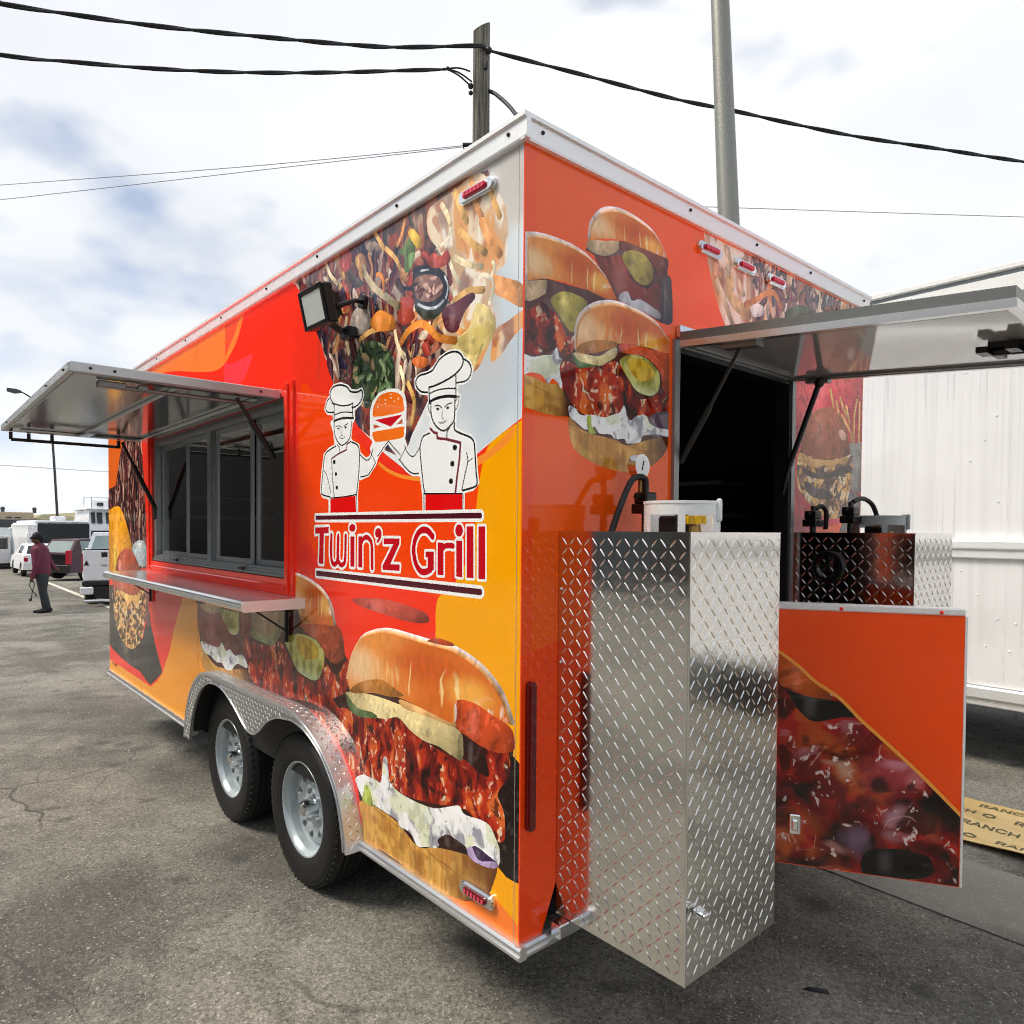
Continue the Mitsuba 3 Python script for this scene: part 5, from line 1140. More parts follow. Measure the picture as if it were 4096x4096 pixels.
def tread(poly, frame, pitch=.0285, l=.0305):
    """bars in the usual alternating pattern inside a polygon of face coordinates; frame maps (a, b, h) to the world"""
    V0, F0 = lug(l)
    x0, y0, x1, y1 = poly.bounds
    inner = poly.buffer(-.009)
    nx_, ny_ = int((x1 - x0) / pitch), int((y1 - y0) / pitch)
    x0, y0 = x0 + ((x1 - x0) - nx_ * pitch) / 2, y0 + ((y1 - y0) - ny_ * pitch) / 2
    Vs, Fs, k = [], [], 0
    for i in range(int((x1 - x0) / pitch) + 2):
        for j in range(int((y1 - y0) / pitch) + 2):
            c = (x0 + (i + .5) * pitch, y0 + (j + .5) * pitch)
            if not inner.contains(shapely.Point(c)):
                continue
            a = math.radians(50 if (i + j) % 2 else -46)
            ca, sa = math.cos(a), math.sin(a)
            v = np.stack([c[0] + ca * V0[:, 0] - sa * V0[:, 1], c[1] + sa * V0[:, 0] + ca * V0[:, 1], V0[:, 2]], 1)
            Vs.append(frame(v))
            Fs.append(F0 + k)
            k += len(V0)
    return trimesh.Trimesh(np.vstack(Vs), np.vstack(Fs), process=False)


add(FD + '__tread_pattern', tread(band, lambda v: np.stack([-.0671 - v[:, 2], v[:, 0], v[:, 1]], 1), .022, .023), 'tread_bright')
labels[FD + '__tread_pattern'] = {'label': 'raised tread bars of the fender', 'kind': 'stuff'}
bandlen = LineString(outer).length
V0, F0 = lug(.022)
Vs, Fs, k = [], [], 0
for i in range(int(bandlen / .024)):
    q = LineString(outer).interpolate((i + .5) * .024)
    q2 = LineString(outer).interpolate((i + .5) * .024 + .004)
    tx = np.array([q2.x - q.x, q2.y - q.y])
    tx /= np.linalg.norm(tx) + 1e-9
    nn = np.array([tx[1], -tx[0]])
    if nn @ (np.array([q.x, q.y]) - [1.82, .45]) < 0:
        nn = -nn
    for j in range(2):
        a = math.radians(50 if (i + j) % 2 else -50)
        ca, sa = math.cos(a), math.sin(a)
        u, v_ = ca * V0[:, 0] - sa * V0[:, 1], sa * V0[:, 0] + ca * V0[:, 1]
        xx = -.018 - .028 * j + v_
        yz = np.array([q.x, q.y]) + nn * .0089 + np.outer(u, tx) + np.outer(V0[:, 2], nn)
        Vs.append(np.stack([xx, yz[:, 0], yz[:, 1]], 1))
        Fs.append(F0 + k)
        k += len(V0)
add(FD + '__lip_tread', trimesh.Trimesh(np.vstack(Vs), np.vstack(Fs), process=False), 'tread_metal')
labels[FD + '__lip_tread'] = {'label': 'raised tread bars on the top lip of the fender', 'kind': 'stuff'}

# ------------------------------------------------------------------ wheels


def place_wheel(m, y):
    v = m.vertices
    return fixed(trimesh.Trimesh(np.stack([.115 - v[:, 2], y + v[:, 0], .325 + v[:, 1]], 1), m.faces, process=False))


ty = [(.198, -.085), (.215, -.092), (.255, -.100), (.295, -.099), (.315, -.092), (.326, -.078), (.331, -.06)]
for g_ in (-.045, -.015, .015, .045):
    ty += [(.332, g_ - .006), (.324, g_ - .004), (.324, g_ + .004), (.332, g_ + .006)]
ty += [(.331, .06), (.326, .078), (.318, .090), (.312, .094), (.308, .0925), (.300, .0985), (.285, .100), (.272, .1005), (.268, .0985), (.255, .100), (.235, .098), (.229, .0945), (.215, .092), (.203, .086), (.196, .078), (.19, 0), (.198, -.085)]
tyre = lathe(ty, 72)
blocks = []
for i in range(60):
    a = i * 2 * math.pi / 60
    b = bx(.3165, .3285, -.0045, .0045, .072, .090, .0)
    b.apply_transform(trimesh.transformations.rotation_matrix(-.25, [1, 0, 0], (.32, 0, .08)))
    blocks.append(move(b, rz=a))
rim_l = lathe([(.196, -.07), (.203, .070), (.207, .083), (.2035, .0885), (.198, .086), (.194, .074), (.182, .062), (.180, .03), (.171, .024), (.166, -.06), (.196, -.07)], 64)
disc = lathe([(0.0, .012), (.045, .012), (.050, .030), (.060, .034), (.078, .030), (.092, .026), (.118, .040), (.132, .043), (.148, .036), (.168, .020), (.172, .012), (.172, .004), (.148, .022), (.118, .026), (.09, .012), (.0, -.004), (0.0, .012)], 64)
holes = []
for i in range(10):
    a = (i + .5) * 2 * math.pi / 10
    h = trimesh.creation.cylinder(radius=.0175, height=.2, sections=18)
    holes.append(move(h, (.127 * math.cos(a), .127 * math.sin(a), .02)))
disc = sub(disc, *holes)
nuts = [move(lathe([(0, .022), (.0095, .022), (.0105, .0), (0, 0), (0, .022)], 6), (.066 * math.cos(a), .066 * math.sin(a), .030)) for a in np.arange(5) * 2 * math.pi / 5]
hub = lathe([(0, .088), (.022, .088), (.031, .082), (.034, .070), (.036, .034), (.040, .012), (0, .012), (0, .088)], 32)
for y in (1.45, 2.34):
    wk = num(FT + '__wheel')
    scene[wk] = mikit.ply(place_wheel(tyre, y), 'black_rubber', smooth=35)
    add(wk + '__tread_blocks', place_wheel(cat(blocks), y), 'black_rubber')
    labels[wk + '__tread_blocks'] = {'label': 'shoulder tread blocks of the tyre', 'kind': 'stuff'}
    add(wk + '__rim', place_wheel(rim_l, y), 'rim_paint', 30)
    add(wk + '__wheel_disc', place_wheel(disc, y), 'rim_paint', 30)
    add(wk + '__brake_drum', place_wheel(lathe([(0, -.03), (.155, -.03), (.155, -.012), (0, -.012), (0, -.03)], 32), y), 'black_rubber', 30)
    add(wk + '__hub_cap', place_wheel(hub, y), 'chrome', 30)
    for nmesh in nuts:
        add(wk + '__lug_nut', place_wheel(nmesh, y), 'chrome')

# ------------------------------------------------------------------ lamps on the shell


def pill(l, h, r=None):
    r = h / 2 if r is None else r
    return LineString([(-l / 2 + r, 0), (l / 2 - r, 0)]).buffer(r)


def marker(key, frame, a, z, l=.165, h=.042, lens='red_lens'):
    f = to_side if frame == 'side' else to_end
    k = num(key)
    o = affinity.translate(pill(l, h), a, z)
    base = cat(f(ext(o, .010), -.0004), f(ext(o.buffer(-.005), .016), -.0004))
    scene[k] = mikit.ply(base, 'chrome', smooth=30)
    ln = affinity.translate(pill(l * .66, h * .6, h * .25), a, z)
    add(k + '__lens', cat(f(ext(ln, .004), -.0166), f(ext(ln.buffer(-.004), .007), -.0166)), lens, 30)
    for i in range(6):
        add(k + '__diode', f(ext(affinity.translate(sbox(-.004, -.006, .004, .006), a - l * .26 + i * l * .104, z), .0012), -.0238), 'diode_red')
    return k


mat('diode_red', lin('e04060'), .2)
marker(FT + '__marker_light', 'side', .199, 2.533)
marker(FT + '__marker_light', 'side', .178, .468, l=.16, lens='red_lens_dark')
for a, z in ((.871, 2.535), (1.103, 2.535), (1.333, 2.535)):
    marker(FT + '__marker_light', 'end', a, z, l=.14, h=.04)
add(FT + '__side_reflector', to_side(ext(affinity.translate(pill(.12, .034, .008), 4.775, .47), .008), -.0004), 'amber_lens')
tl = affinity.rotate(pill(.42, .034, .014), 90, origin=(0, 0))
add(FT + '__tail_light', cat(to_end(ext(affinity.translate(tl, .031, .918), .014), -.0004), to_end(ext(affinity.translate(tl.buffer(-.004), .031, .918), .020), -.0004)), 'red_lens_dark', 30)

# floodlight
FL_ = FT + '__floodlight'
c0 = np.array([-.13, .955, 2.345])


def fl(m):
    m = m.copy()
    m.apply_scale([.8, .9, .9])
    return move(move(m, ry=-.22), c0)


head = fl(cat(bx(-.03, .02, -.10, .10, -.075, .078, .006), bx(.0205, .05, -.075, .075, -.055, .055, .008), *[bx(.0505, .066, -.065 + i * .022, -.057 + i * .022, -.045, .045) for i in range(6)]))
add(FL_, head, 'black_plastic')
add(FL_ + '__glass', fl(bx(-.0325, -.0305, -.083, .083, -.058, .060, .0008)), 'lamp_glass')
add(FL_ + '__bezel', fl(cat(bx(-.038, -.0308, -.10, -.084, -.075, .078, .002), bx(-.038, -.0308, .084, .10, -.075, .078, .002), bx(-.038, -.0308, -.0838, .0838, .0612, .078, .002), bx(-.038, -.0308, -.0838, .0838, -.075, -.0592, .002))), 'black_plastic')
add(FL_ + '__arm', tube(spline([(-.10, .87, 2.34), (-.05, .845, 2.36), (-.012, .86, 2.37)], 4), .009, 8), 'black_plastic')
add(FL_ + '__bracket', cat(bx(-.04, -.0005, .91, .98, 2.25, 2.295, .006), cyl((-.10, .95, 2.30), (-.045, .95, 2.275), .014, n=10)), 'black_plastic')
add(FL_ + '__junction', cyl((-.0005, .86, 2.37), (-.018, .86, 2.37), .026, n=16), 'black_plastic')

# ------------------------------------------------------------------ propane boxes of tread plate


def plate_box(key, x0, x1, y1, z0, z1, label):
    t = .004
    y0 = -.002
    k = num(key)
    lo, ro = bx(x0, x0 + t, y1, y0, z0, z1), bx(x1 - t, x1, y1, y0, z0, z1)
    fo = bx(x0 + t, x1 - t, y1, y1 + t, z0, z1)
    bo = bx(x0 + t, x1 - t, y1 + t, y0, z0, z0 + t)
    scene[k] = mikit.ply(cat(lo, ro, fo, bo), 'plate_metal')
    labels[k] = {'label': label}
    add(k + '__top_lip', cat(bx(x0 - .001, x0 + .016, y1 - .001, y0, z1, z1 + .003), bx(x1 - .016, x1 + .001, y1 - .001, y0, z1, z1 + .003), bx(x0 + .0161, x1 - .0161, y1 - .001, y1 + .016, z1, z1 + .003)), 'bright_metal')
    add(k + '__corner_edge', cyl((x0 + .001, y1 + .001, z0), (x0 + .001, y1 + .001, z1), .0028, n=8), 'bright_metal', True)
    tr = [tread(sbox(y1, z0, y0, z1), lambda v: np.stack([x0 - v[:, 2], v[:, 0], v[:, 1]], 1)),
          tread(sbox(x0, z0, x1, z1), lambda v: np.stack([v[:, 0], y1 - v[:, 2], v[:, 1]], 1))]
    add(k + '__tread_pattern', cat(tr), 'tread_metal')
    labels[k + '__tread_pattern'] = {'label': 'raised tread bars of the propane box', 'kind': 'stuff'}
    return k


b1 = plate_box(FT + '__propane_box', .142, .573, -.445, .436, 1.543, 'tread plate propane box left of the door')
b2 = plate_box(FT + '__propane_box', 1.517, 1.923, -.468, .436, 1.543, 'tread plate propane box right of the door')
add(b1 + '__latch', cat(bx(.165, .195, -.458, -.4475, .60, .625, .003), cyl((.18, -.459, .612), (.18, -.475, .612), .016, n=16), bx(.168, .192, -.482, -.4755, .605, .62, .003)), 'chrome', 30)
add(b1 + '__rivet', cat([move(trimesh.creation.icosphere(subdivisions=1, radius=.005), (.141, -.012, z)) for z in (.72, .95, 1.17, 1.38)]), 'bright_metal')
add(FT + '__box_bracket', cat(bx(.10, .20, -.06, -.0235, .394, .434, .003)), 'bright_metal')
ring = lathe([(.046, 0), (.064, 0), (.066, .008), (.060, .016), (.046, .016), (.044, .008), (.046, 0)], 32)
vent = trimesh.util.concatenate([ring, move(bx(-.008, .008, -.02, .05, .004, .015), (0, 0, 0))])
vent = trimesh.Trimesh(np.stack([1.5155 - vent.vertices[:, 2], -.155 + vent.vertices[:, 0], 1.41 + vent.vertices[:, 1]], 1), vent.faces, process=False)
add(b2 + '__vent_ring', fixed(vent), 'black_plastic', 30)

# ------------------------------------------------------------------ door opening, raised hatch and lower door leaf
DF = FT + '__door_frame'
df = sbox(.672, .405, 1.503, 2.19).difference(sbox(.70, .40, 1.475, 2.165))
add(DF, to_end(ext(df, .012), -.0006), 'window_alu')
add(DF + '__jamb', cat(bx(.690, .70, .0, .06, .41, 2.16), bx(1.475, 1.485, .0, .06, .41, 2.16)), 'window_alu')
add(DF + '__header', bx(.7115, 1.4615, -.004, .055, 2.150, 2.1645), 'dark_steel')
add(DF + '__rubber_seal', cat(bx(1.462, 1.4745, -.006, .055, .41, 2.1645), bx(.7005, .711, -.004, .055, .41, 2.1645)), 'black_rubber')
EH = FT + '__door_hatch'
dz = .085
slab = lambda x0, x1, s0, s1, h0, h1: trimesh.Trimesh(np.array([[x, -s, 2.172 - dz * s / .957 + h] for x in (x0, x1) for s in (s0, s1) for h in (h0, h1)]), trimesh.creation.box().faces, process=False)


def slabf(*a):
    m = slab(*a)
    return fixed(trimesh.convex.convex_hull(m.vertices))


hx0, hx1 = .688, 1.502
add(EH, slabf(hx0 + .021, hx1 - .021, .02, .935, .012, .040), 'wrap_orange')
add(EH + '__underside', slabf(hx0 + .021, hx1 - .021, .02, .935, .004, .0115), 'hatch_metal')
for q_ in ((hx0, hx0 + .0205, .012, .957), (hx1 - .0205, hx1, .012, .957), (hx0 + .0208, hx1 - .0208, .936, .957)):
    add(EH + '__rim', slabf(*q_, .014, .043), 'rim_grey')
    add(EH + '__rim_lip', slabf(q_[0] - .003, q_[1], q_[2], q_[3] + .003, -.008, .0137), 'rail_metal')
mat('rim_grey', lin('777a78'), .3, .6)
for q_ in ((hx0 + .0212, hx0 + .045), (hx1 - .045, hx1 - .0212)):
    add(EH + '__inner_lip', slabf(*q_, .03, .93, -.004, .0035), 'window_alu')
add(EH + '__hinge', cat(cyl((hx0, -.012, 2.205), (hx1, -.012, 2.205), .008, n=10), bx(hx0, hx1, -.02, -.0008, 2.21, 2.238, .002)), 'bright_metal', 40)
hu = lambda x, s, h=0: np.array([x, -s, 2.172 - dz * s / .957 + h])
add(EH + '__gas_strut', cat(cyl(hu(.735, .22, -.01), (.715, -.008, 1.78), .006, n=10), cyl(hu(.735, .22, -.01) * .5 + np.array([.715, -.008, 1.78]) * .5, (.715, -.008, 1.78), .010, n=12)), 'black_plastic', 40)
add(EH + '__gas_strut', cat(cyl(hu(1.478, .12, -.02), (1.458, -.006, 1.80), .011, n=12), cyl((1.458, -.006, 1.80), (1.452, .012, 1.70), .007, n=10), move(trimesh.creation.icosphere(subdivisions=2, radius=.02), hu(1.478, .12, -.02))), 'black_plastic', 40)
add(EH + '__strut_bracket', cat(slabf(.715, .76, .16, .28, -.022, -.0042), slabf(1.462, 1.494, .07, .16, -.022, -.0082)), 'window_alu')
lat = [cyl(hu(1.14, .80, -.02), hu(1.14, .93, -.02), .012, n=10), slabf(1.09, 1.155, .765, .795, -.03, -.012), slabf(1.155, 1.21, .79, .815, -.03, -.012), slabf(1.06, 1.12, .845, .875, -.03, -.012), slabf(1.11, 1.17, .79, .92, -.012, .0035)]
add(EH + '__paddle_latch', cat(lat), 'black_plastic', 40)
DL = FT + '__door_leaf'
dw, dz0, dz1 = .866, .462, 1.318


def door_m(m):
    """local (s, out, z) -> world"""
    v = m.vertices
    q = np.array(DOOR_H) + np.outer(v[:, 0], DD) + np.outer(v[:, 1], DN)
    return fixed(trimesh.Trimesh(np.stack([q[:, 0], q[:, 1], v[:, 2]], 1), m.faces, process=False))


mat('wrap_door', lin('ff4c08', PK), **GLOSS)
add(DL, door_m(bx(.02, dw - .0015, -.04, 0, dz0, dz1 - .016)), 'wrap_door')
lay_print('door', DL, sbox(.022, dz0 + .002, dw - .003, dz1 - .03))
add(DL + '__cap', door_m(bx(.018, dw, -.044, .004, dz1 - .022, dz1, .004)), 'trim_metal')
add(DL + '__edge', door_m(bx(dw - .0012, dw + .006, -.042, .0015, dz0, dz1 - .023, .001)), 'trim_metal')
add(DL + '__hinge', cat([cyl((.70, -.008, z), (.70, -.008, z + .1), .011, n=10) for z in (.6, 1.15)]), 'bright_metal')
add(DL + '__latch', door_m(cat(bx(.375, .41, .0015, .012, .565, .63, .003), bx(.383, .402, .0122, .02, .58, .615, .003))), 'chrome')
for s in (.52, .80):
    add(DL + '__screw', door_m(move(trimesh.creation.icosphere(subdivisions=1, radius=.006), (s, .005, dz1 - .013))), 'wrap_red')

# ------------------------------------------------------------------ propane tanks, regulators, hoses
def tank(x, y, z, label, bsdf, r=.105, yellow=True):
    k = num('propane_tank')
    body = lathe([(0, -.95), (.10, -.95), (.145, -.90), (.15, -.2), (.135, -.10), (.09, -.045), (.03, -.03), (0, -.03), (0, -.95)], 32)
    scene[k] = mikit.ply(move(body, (x, y, z)), bsdf, smooth=30)
    outer_, inner_ = trimesh.creation.cylinder(radius=r, height=.10, sections=48), trimesh.creation.cylinder(radius=r - .005, height=.2, sections=48)
    cuts = [inner_]
    for a, w, z0, h in ((math.radians(-174), .084, .008, .064), (math.radians(-116), .084, .008, .064), (math.radians(40), .09, .0, .06),):
        b = move(bx(r - .05, r + .05, -w / 2, w / 2, z0 - h / 2 - .02, z0 + h / 2 - .02), rz=a)
        cuts.append(b)
    col = sub(outer_, *cuts)
    add(k + '__collar', move(col, (x, y, z + .028)), bsdf, 30)
    add(k + '__collar_rim', move(lathe([(r - .007, 0), (r + .002, 0), (r + .002, .008), (r - .007, .008), (r - .007, 0)], 48), (x, y, z + .0782)), bsdf, 30)
    add(k + '__valve', cat(cyl((x, y, z - .03), (x, y, z + .05), .018), cyl((x - .06, y - .02, z + .022), (x + .03, y, z + .022), .013), bx(x - .02, x + .02, y - .02, y + .02, z - .03, z + .0, .004), cyl((x - .022, y - .052, z - .01), (x - .022, y - .052, z + .022), .026, .02)), 'brass', 40)
    add(k + '__inner_valve', bx(x - .085, x - .035, y - .045, y + .02, z - .03, z + .045, .006), 'black_plastic')
    add(k + '__handle_tab', move(bx(.094, .109, -.05, .05, .03, .092, .004), (x, y, z), rz=math.radians(-58)), bsdf)
    if yellow:
        pts = [((.033 + .004 * math.cos(9 * t)) * math.cos(t), (.033 + .004 * math.cos(9 * t)) * math.sin(t)) for t in np.linspace(0, 2 * math.pi, 91)[:-1]]
        add(k + '__valve_cap', move(ext(Polygon(pts), .022), (x - .022, y - .052, z + .023)), 'yellow_plastic', 40)
    tag(k, label, 'gas tank', 'gas tanks standing in the tread plate boxes')
    return k


tank(.375, -.255, 1.545, 'white gas tank with a yellow valve cap standing in the left tread plate box', 'white_enamel')
tank(1.74, -.25, 1.53, 'grey gas tank without a cap standing in the right tread plate box', 'grey_enamel', yellow=False)


def regulator(x, y, z, gz, label, hose, gauge=True):
    k = num('gas_regulator')
    scene[k] = mikit.ply(cat(bx(x - .035, x + .035, y - .03, y + .03, z, z + .03, .004), bx(x - .028, x + .024, y - .025, y + .025, z + .0302, z + .065, .004), cyl((x - .05, y, z + .05), (x - .029, y, z + .05), .008, n=10),
                       cyl((x, y, z - .10), (x, y, z), .012, n=12), cyl((x, y, z + .066), (x, y, z + .085), .010, n=12)), 'black_plastic')
    if gauge:
        gx, gy = x - .012, y + .012
        ga = np.array([.05, -.99875, 0])
        c = np.array([gx, gy, gz])
        add(k + '__stem', cyl((gx, gy, z + .06), (gx, gy, gz - .02), .007, n=10), 'brass', 40)
        add(k + '__gauge_case', cat(cyl(c - ga * .022, c + ga * .008, .036, n=28)), 'chrome', 40)
        add(k + '__gauge_dial', cyl(c + ga * .0082, c + ga * .0088, .031, n=28), 'gauge_face')
        side_ = np.cross(ga, [0, 0, 1])
        add(k + '__gauge_needle', cyl(c + ga * .0095 + side_ * .005 + np.array([0, 0, -.012]), c + ga * .0095 - side_ * .004 + np.array([0, 0, .016]), .0022, n=6), 'black_plastic')
    tag(k, label, 'regulator')
    h = add(num('gas_hose'), tube(spline(hose, 8), .0095, 10), 'black_rubber', True)
    return h


h = regulator(.43, -.085, 1.60, 1.745, 'black gas regulator with a round chrome gauge behind the left tank', [(.43, -.085, 1.67), (.425, -.085, 1.705), (.39, -.085, 1.71), (.355, -.085, 1.69), (.30, -.09, 1.61), (.25, -.095, 1.52)])
tag(h, 'black rubber hose arching from the left regulator into its box', 'hose')
h = regulator(1.60, -.20, 1.585, 1.69, 'black gas regulator with a dark stem on the right box', [(1.62, -.20, 1.67), (1.68, -.20, 1.685), (1.74, -.20, 1.685), (1.79, -.21, 1.66), (1.82, -.22, 1.60)], False)
tag(h, 'thin black hose arching from the right regulator over the grey tank', 'hose')
h = regulator(1.55, -.07, 1.57, 1.69, 'black gas regulator close to the wall behind the right box', [(1.57, -.07, 1.64), (1.60, -.08, 1.655), (1.625, -.09, 1.63), (1.62, -.09, 1.56)], False)
tag(h, 'short looped black hose near the wall on the right box', 'hose')

# ------------------------------------------------------------------ white box trailer to the right
WT = 'white_trailer'
tag(WT, 'large white box trailer with rub rail parked beside the food trailer on the right', 'trailer')
X = 4.0


def f_white_wall(p, n, uv):
    s = fbm(p.y * 60, p.z * .9, 3.0)
    col = mix(lin('e8e8ea', .95), lin('e2e2e4', .95), smoothstep(.42, .7, s))
    col = mix(col, L3('a8a49c', .9), smoothstep(.55, .85, fbm(p.y * 1.3, p.z * 1.6, 7.0, octaves=4)) * .12)
    drip = smoothstep(.76, .84, noise(p.y * 75, p.z * .7, 9.0))
    return mix(col, L3('a0a0a4', .9), drip * .22)


mat('white_wall', mikit.proc(f_white_wall), .32)
add(WT + '__side_wall', bx(X, X + .04, -3.6, 3.4, .56, 3.06), 'white_wall')
add(WT + '__front_wall', bx(X + .0405, X + 2.2, 3.36, 3.4, .56, 3.06), 'white_wall')
add(WT + '__back_wall', bx(X + .0405, X + 2.2, -3.6, -3.56, .56, 3.06), 'white_wall')
add(WT + '__roof', cat(bx(X + .01, X + 2.2, -3.59, 3.39, 3.185, 3.22), bx(X + 2.16, X + 2.2, -3.55, 3.35, .56, 3.18)), 'white_enamel')
add(WT + '__roof_cap', cat(bx(X - .03, X + .06, -3.6, 3.4, 3.205, 3.245, .006), bx(X - .012, X + .05, -3.6, 3.4, 3.0605, 3.178, .004)), 'white_enamel')
add(WT + '__cap_joint', bx(X - .004, X + .03, -3.6, 3.4, 3.1785, 3.2045), 'window_alu')
add(WT + '__rub_rail', cat(bx(X - .045, X - .0005, -3.6, 3.4, 1.44, 1.505, .012), bx(X - .028, X - .0005, -3.6, 3.4, 1.385, 1.4395, .006)), 'trim_metal')
add(WT + '__bottom_rail', cat(bx(X - .03, X + .05, -3.6, 3.4, .475, .555, .01), bx(X - .012, X + .05, -3.6, 3.4, .43, .4745, .004)), 'trim_metal')
for i, y in enumerate((-.9, -.15, .6)):
    add(WT + '__panel_joint', bx(X - .002, X - .0003, y - .0012, y + .0012, .56, 3.055), 'white_enamel')
rng = np.random.default_rng(4)
for y, z in [(.0, 1.15), (-.11, 1.0), (-.21, .98), (-.05, .82), (-.18, .80), (.1, 1.3), (-.02, 2.15), (-.08, 2.3), (.06, 2.02), (-.1, 1.75), (.1, 2.6)] + [(-.35 + .2 * i, 1.52) for i in range(4)] + [(-.35 + .25 * i, .46) for i in range(4)]:
    add(WT + '__rivet', move(trimesh.creation.icosphere(subdivisions=1, radius=.0065), (X - (.012 if z < .5 else .001), y, z)), 'white_enamel', True)
add(WT + '__underbody', bx(X + .2, X + 2.0, -3.4, 3.2, .40, .56), 'black_rubber')
for y in (1.9, 2.8, -2.6):
    add(WT + '__wheel', move(lathe([(.0, -.12), (.2, -.12), (.33, -.11), (.38, -.08), (.38, .08), (.33, .11), (.2, .12), (0, .12), (0, -.12)], 32), (X + .25, y, .38), ry=math.pi / 2), 'black_rubber', 30)

# ------------------------------------------------------------------ cardboard sheet and chip on the asphalt
xs, ysn = np.linspace(2.69, 3.385, 16), np.linspace(-1.1, .32, 20)
gx, gy = np.meshgrid(xs, ysn, indexing='ij')
gz = .012 + .028 * np.exp(-((gx - 2.69) / .07) ** 2) * (.7 + .3 * np.sin(gy * 7)) + .004 * np.sin(gx * 9 + gy * 5)


def f_card(p, n, uv):
    return mix(lin('d9bd84'), lin('c8a86c'), smoothstep(.3, .7, fbm(p.x * 9, p.y * 5, 1.0)))


mat('cardboard', mikit.proc(f_card), .7)
mat('card_ink', lin('5c5438'), .7)
cv = np.stack([gx, gy, gz], -1).reshape(-1, 3)
cf = np.array([[i * 20 + j, (i + 1) * 20 + j, (i + 1) * 20 + j + 1, i * 20 + j + 1] for i in range(15) for j in range(19)])
cf = np.vstack([cf[:, [0, 1, 2]], cf[:, [0, 2, 3]]])
cm = trimesh.Trimesh(np.vstack([cv, cv - [0, 0, .004]]), np.vstack([cf, cf[:, ::-1] + len(cv)]), process=False)
add('cardboard_sheet', cm, 'cardboard', True)
tag('cardboard_sheet', 'flattened tan cardboard with dark printing lying on the asphalt behind the door leaf', 'cardboard')


def on_card(m):
    v = m.vertices.copy()
    z = .0134 + .028 * np.exp(-((v[:, 0] - 2.69) / .07) ** 2) * (.7 + .3 * np.sin(v[:, 1] * 7)) + .004 * np.sin(v[:, 0] * 9 + v[:, 1] * 5)
    return trimesh.Trimesh(np.stack([v[:, 0], v[:, 1], z + v[:, 2]], 1), m.faces, process=False)


for i, x in enumerate((2.80, 2.97, 3.14, 3.29)):
    for j in range(4):
        y = -1.05 + j * .44 + (i % 2) * .2
        tm = meshkit.text_mesh('RANCH', .055, .0006, True)
        tm = tm.subdivide()
        tm = move(tm, (x - .02, y + .19, 0), rz=-math.pi / 2)
        add('cardboard_sheet__print', on_card(tm), 'card_ink')
        hexr = Polygon([(.034 * math.cos(a), .034 * math.sin(a)) for a in np.arange(6) * math.pi / 3]).difference(shapely.Point(0, 0).buffer(.017))
        add('cardboard_sheet__print', on_card(move(ext(hexr, .0006), (x + .005, y + .30, 0))), 'card_ink')
chip = trimesh.convex.convex_hull(np.array([(1.00, -.325, .001), (1.01, -.35, .001), (1.045, -.40, .001), (1.06, -.385, .001), (1.04, -.345, .001), (1.01, -.34, .014), (1.045, -.385, .012)]))
add('debris_chip', chip, 'black_rubber')
tag('debris_chip', 'small dark scrap lying on the asphalt in front of the left tread plate box', 'debris')

rng = np.random.default_rng(8)
stones = []
base = trimesh.creation.icosphere(subdivisions=1, radius=1.0)
for i in range(900):
    d, a_ = 1.2 + 7.5 * rng.random() ** 1.6, math.radians(rng.uniform(3, 80))
    x_, y_ = CAM[0] + d * math.sin(a_), CAM[1] + d * math.cos(a_)
    if x_ > -.05 and y_ > -.05 and x_ < 2.2:
        continue
    r_ = .0016 + .004 * rng.random() ** 3
    m_ = base.copy()
    m_.vertices = m_.vertices * (r_ * (.6 + .8 * rng.random(3))) * (1 + .25 * rng.standard_normal((len(m_.vertices), 1)))
    stones.append(move(m_, (x_, y_, slope(y_) + r_ * .3)))
mat('grit', lin('a8a294'), .8)
add('loose_grit', cat(stones), 'grit')
tag('loose_grit', 'small pale stones and grit scattered over the asphalt', 'grit', kind='stuff')

# ------------------------------------------------------------------ poles and overhead cables


def f_wood(p, n, uv):
    a = fbm(p.x * 60 + p.y * 45, p.z * 1.6, 3.0)
    col = mix(lin('5c5a50', .8), lin('8c887a', .8), smoothstep(.3, .7, a))
    return mix(col, L3('38362e', .8), smoothstep(.58, .72, fbm(p.x * 40 - p.y * 30, p.z * .9, 9.0)))


mat('pole_wood', mikit.proc(f_wood), .8)
mat('pole_metal', lin('85867f'), .45, .5)
mat('cable_black', lin('14161a'), .5)
mat('wire_grey', lin('55606c'), .5)
ux, uy = 6.70, 8.60
prof_p = [(0, 0), (.17, 0), (.16, 5), (.150, 10.45), (.148, 10.55), (.0, 10.55)]
pole = lathe(prof_p, 20)
wedge = trimesh.creation.box(extents=(2, 2, 2))
pole = lathe([(0, 0), (.17, 0), (.16, 5), (.148, 10.85), (0, 10.85), (0, 0)], 20)
cut1 = move(trimesh.creation.box(extents=(2, 2, 1)), (-.06, .0, 11.22), ry=-.62)
cut2 = move(trimesh.creation.box(extents=(2, 2, 1)), (.45, -.25, 11.16), ry=.95)
pole = sub(pole, cut1, cut2)
add('utility_pole__shaft', move(pole, (ux, uy, slope(uy))), 'pole_wood', 35)
tag('utility_pole', 'weathered wooden utility pole with a pointed top behind the food trailer', 'utility pole')
RV = np.array([math.cos(YAW), -math.sin(YAW), 0])
add('utility_pole__cable_clamp', move(trimesh.creation.icosphere(subdivisions=2, radius=.06), np.array([ux, uy, 10.03]) + RV * .13 - [.1, .12, 0]), 'cable_black', True)
add('utility_pole__bolt_plate', move(bx(-.03, .03, -.03, .03, -.10, .04, .01), np.array([ux, uy, 9.80]) + RV * .08 - [.1, .12, 0]), 'cable_black', True)
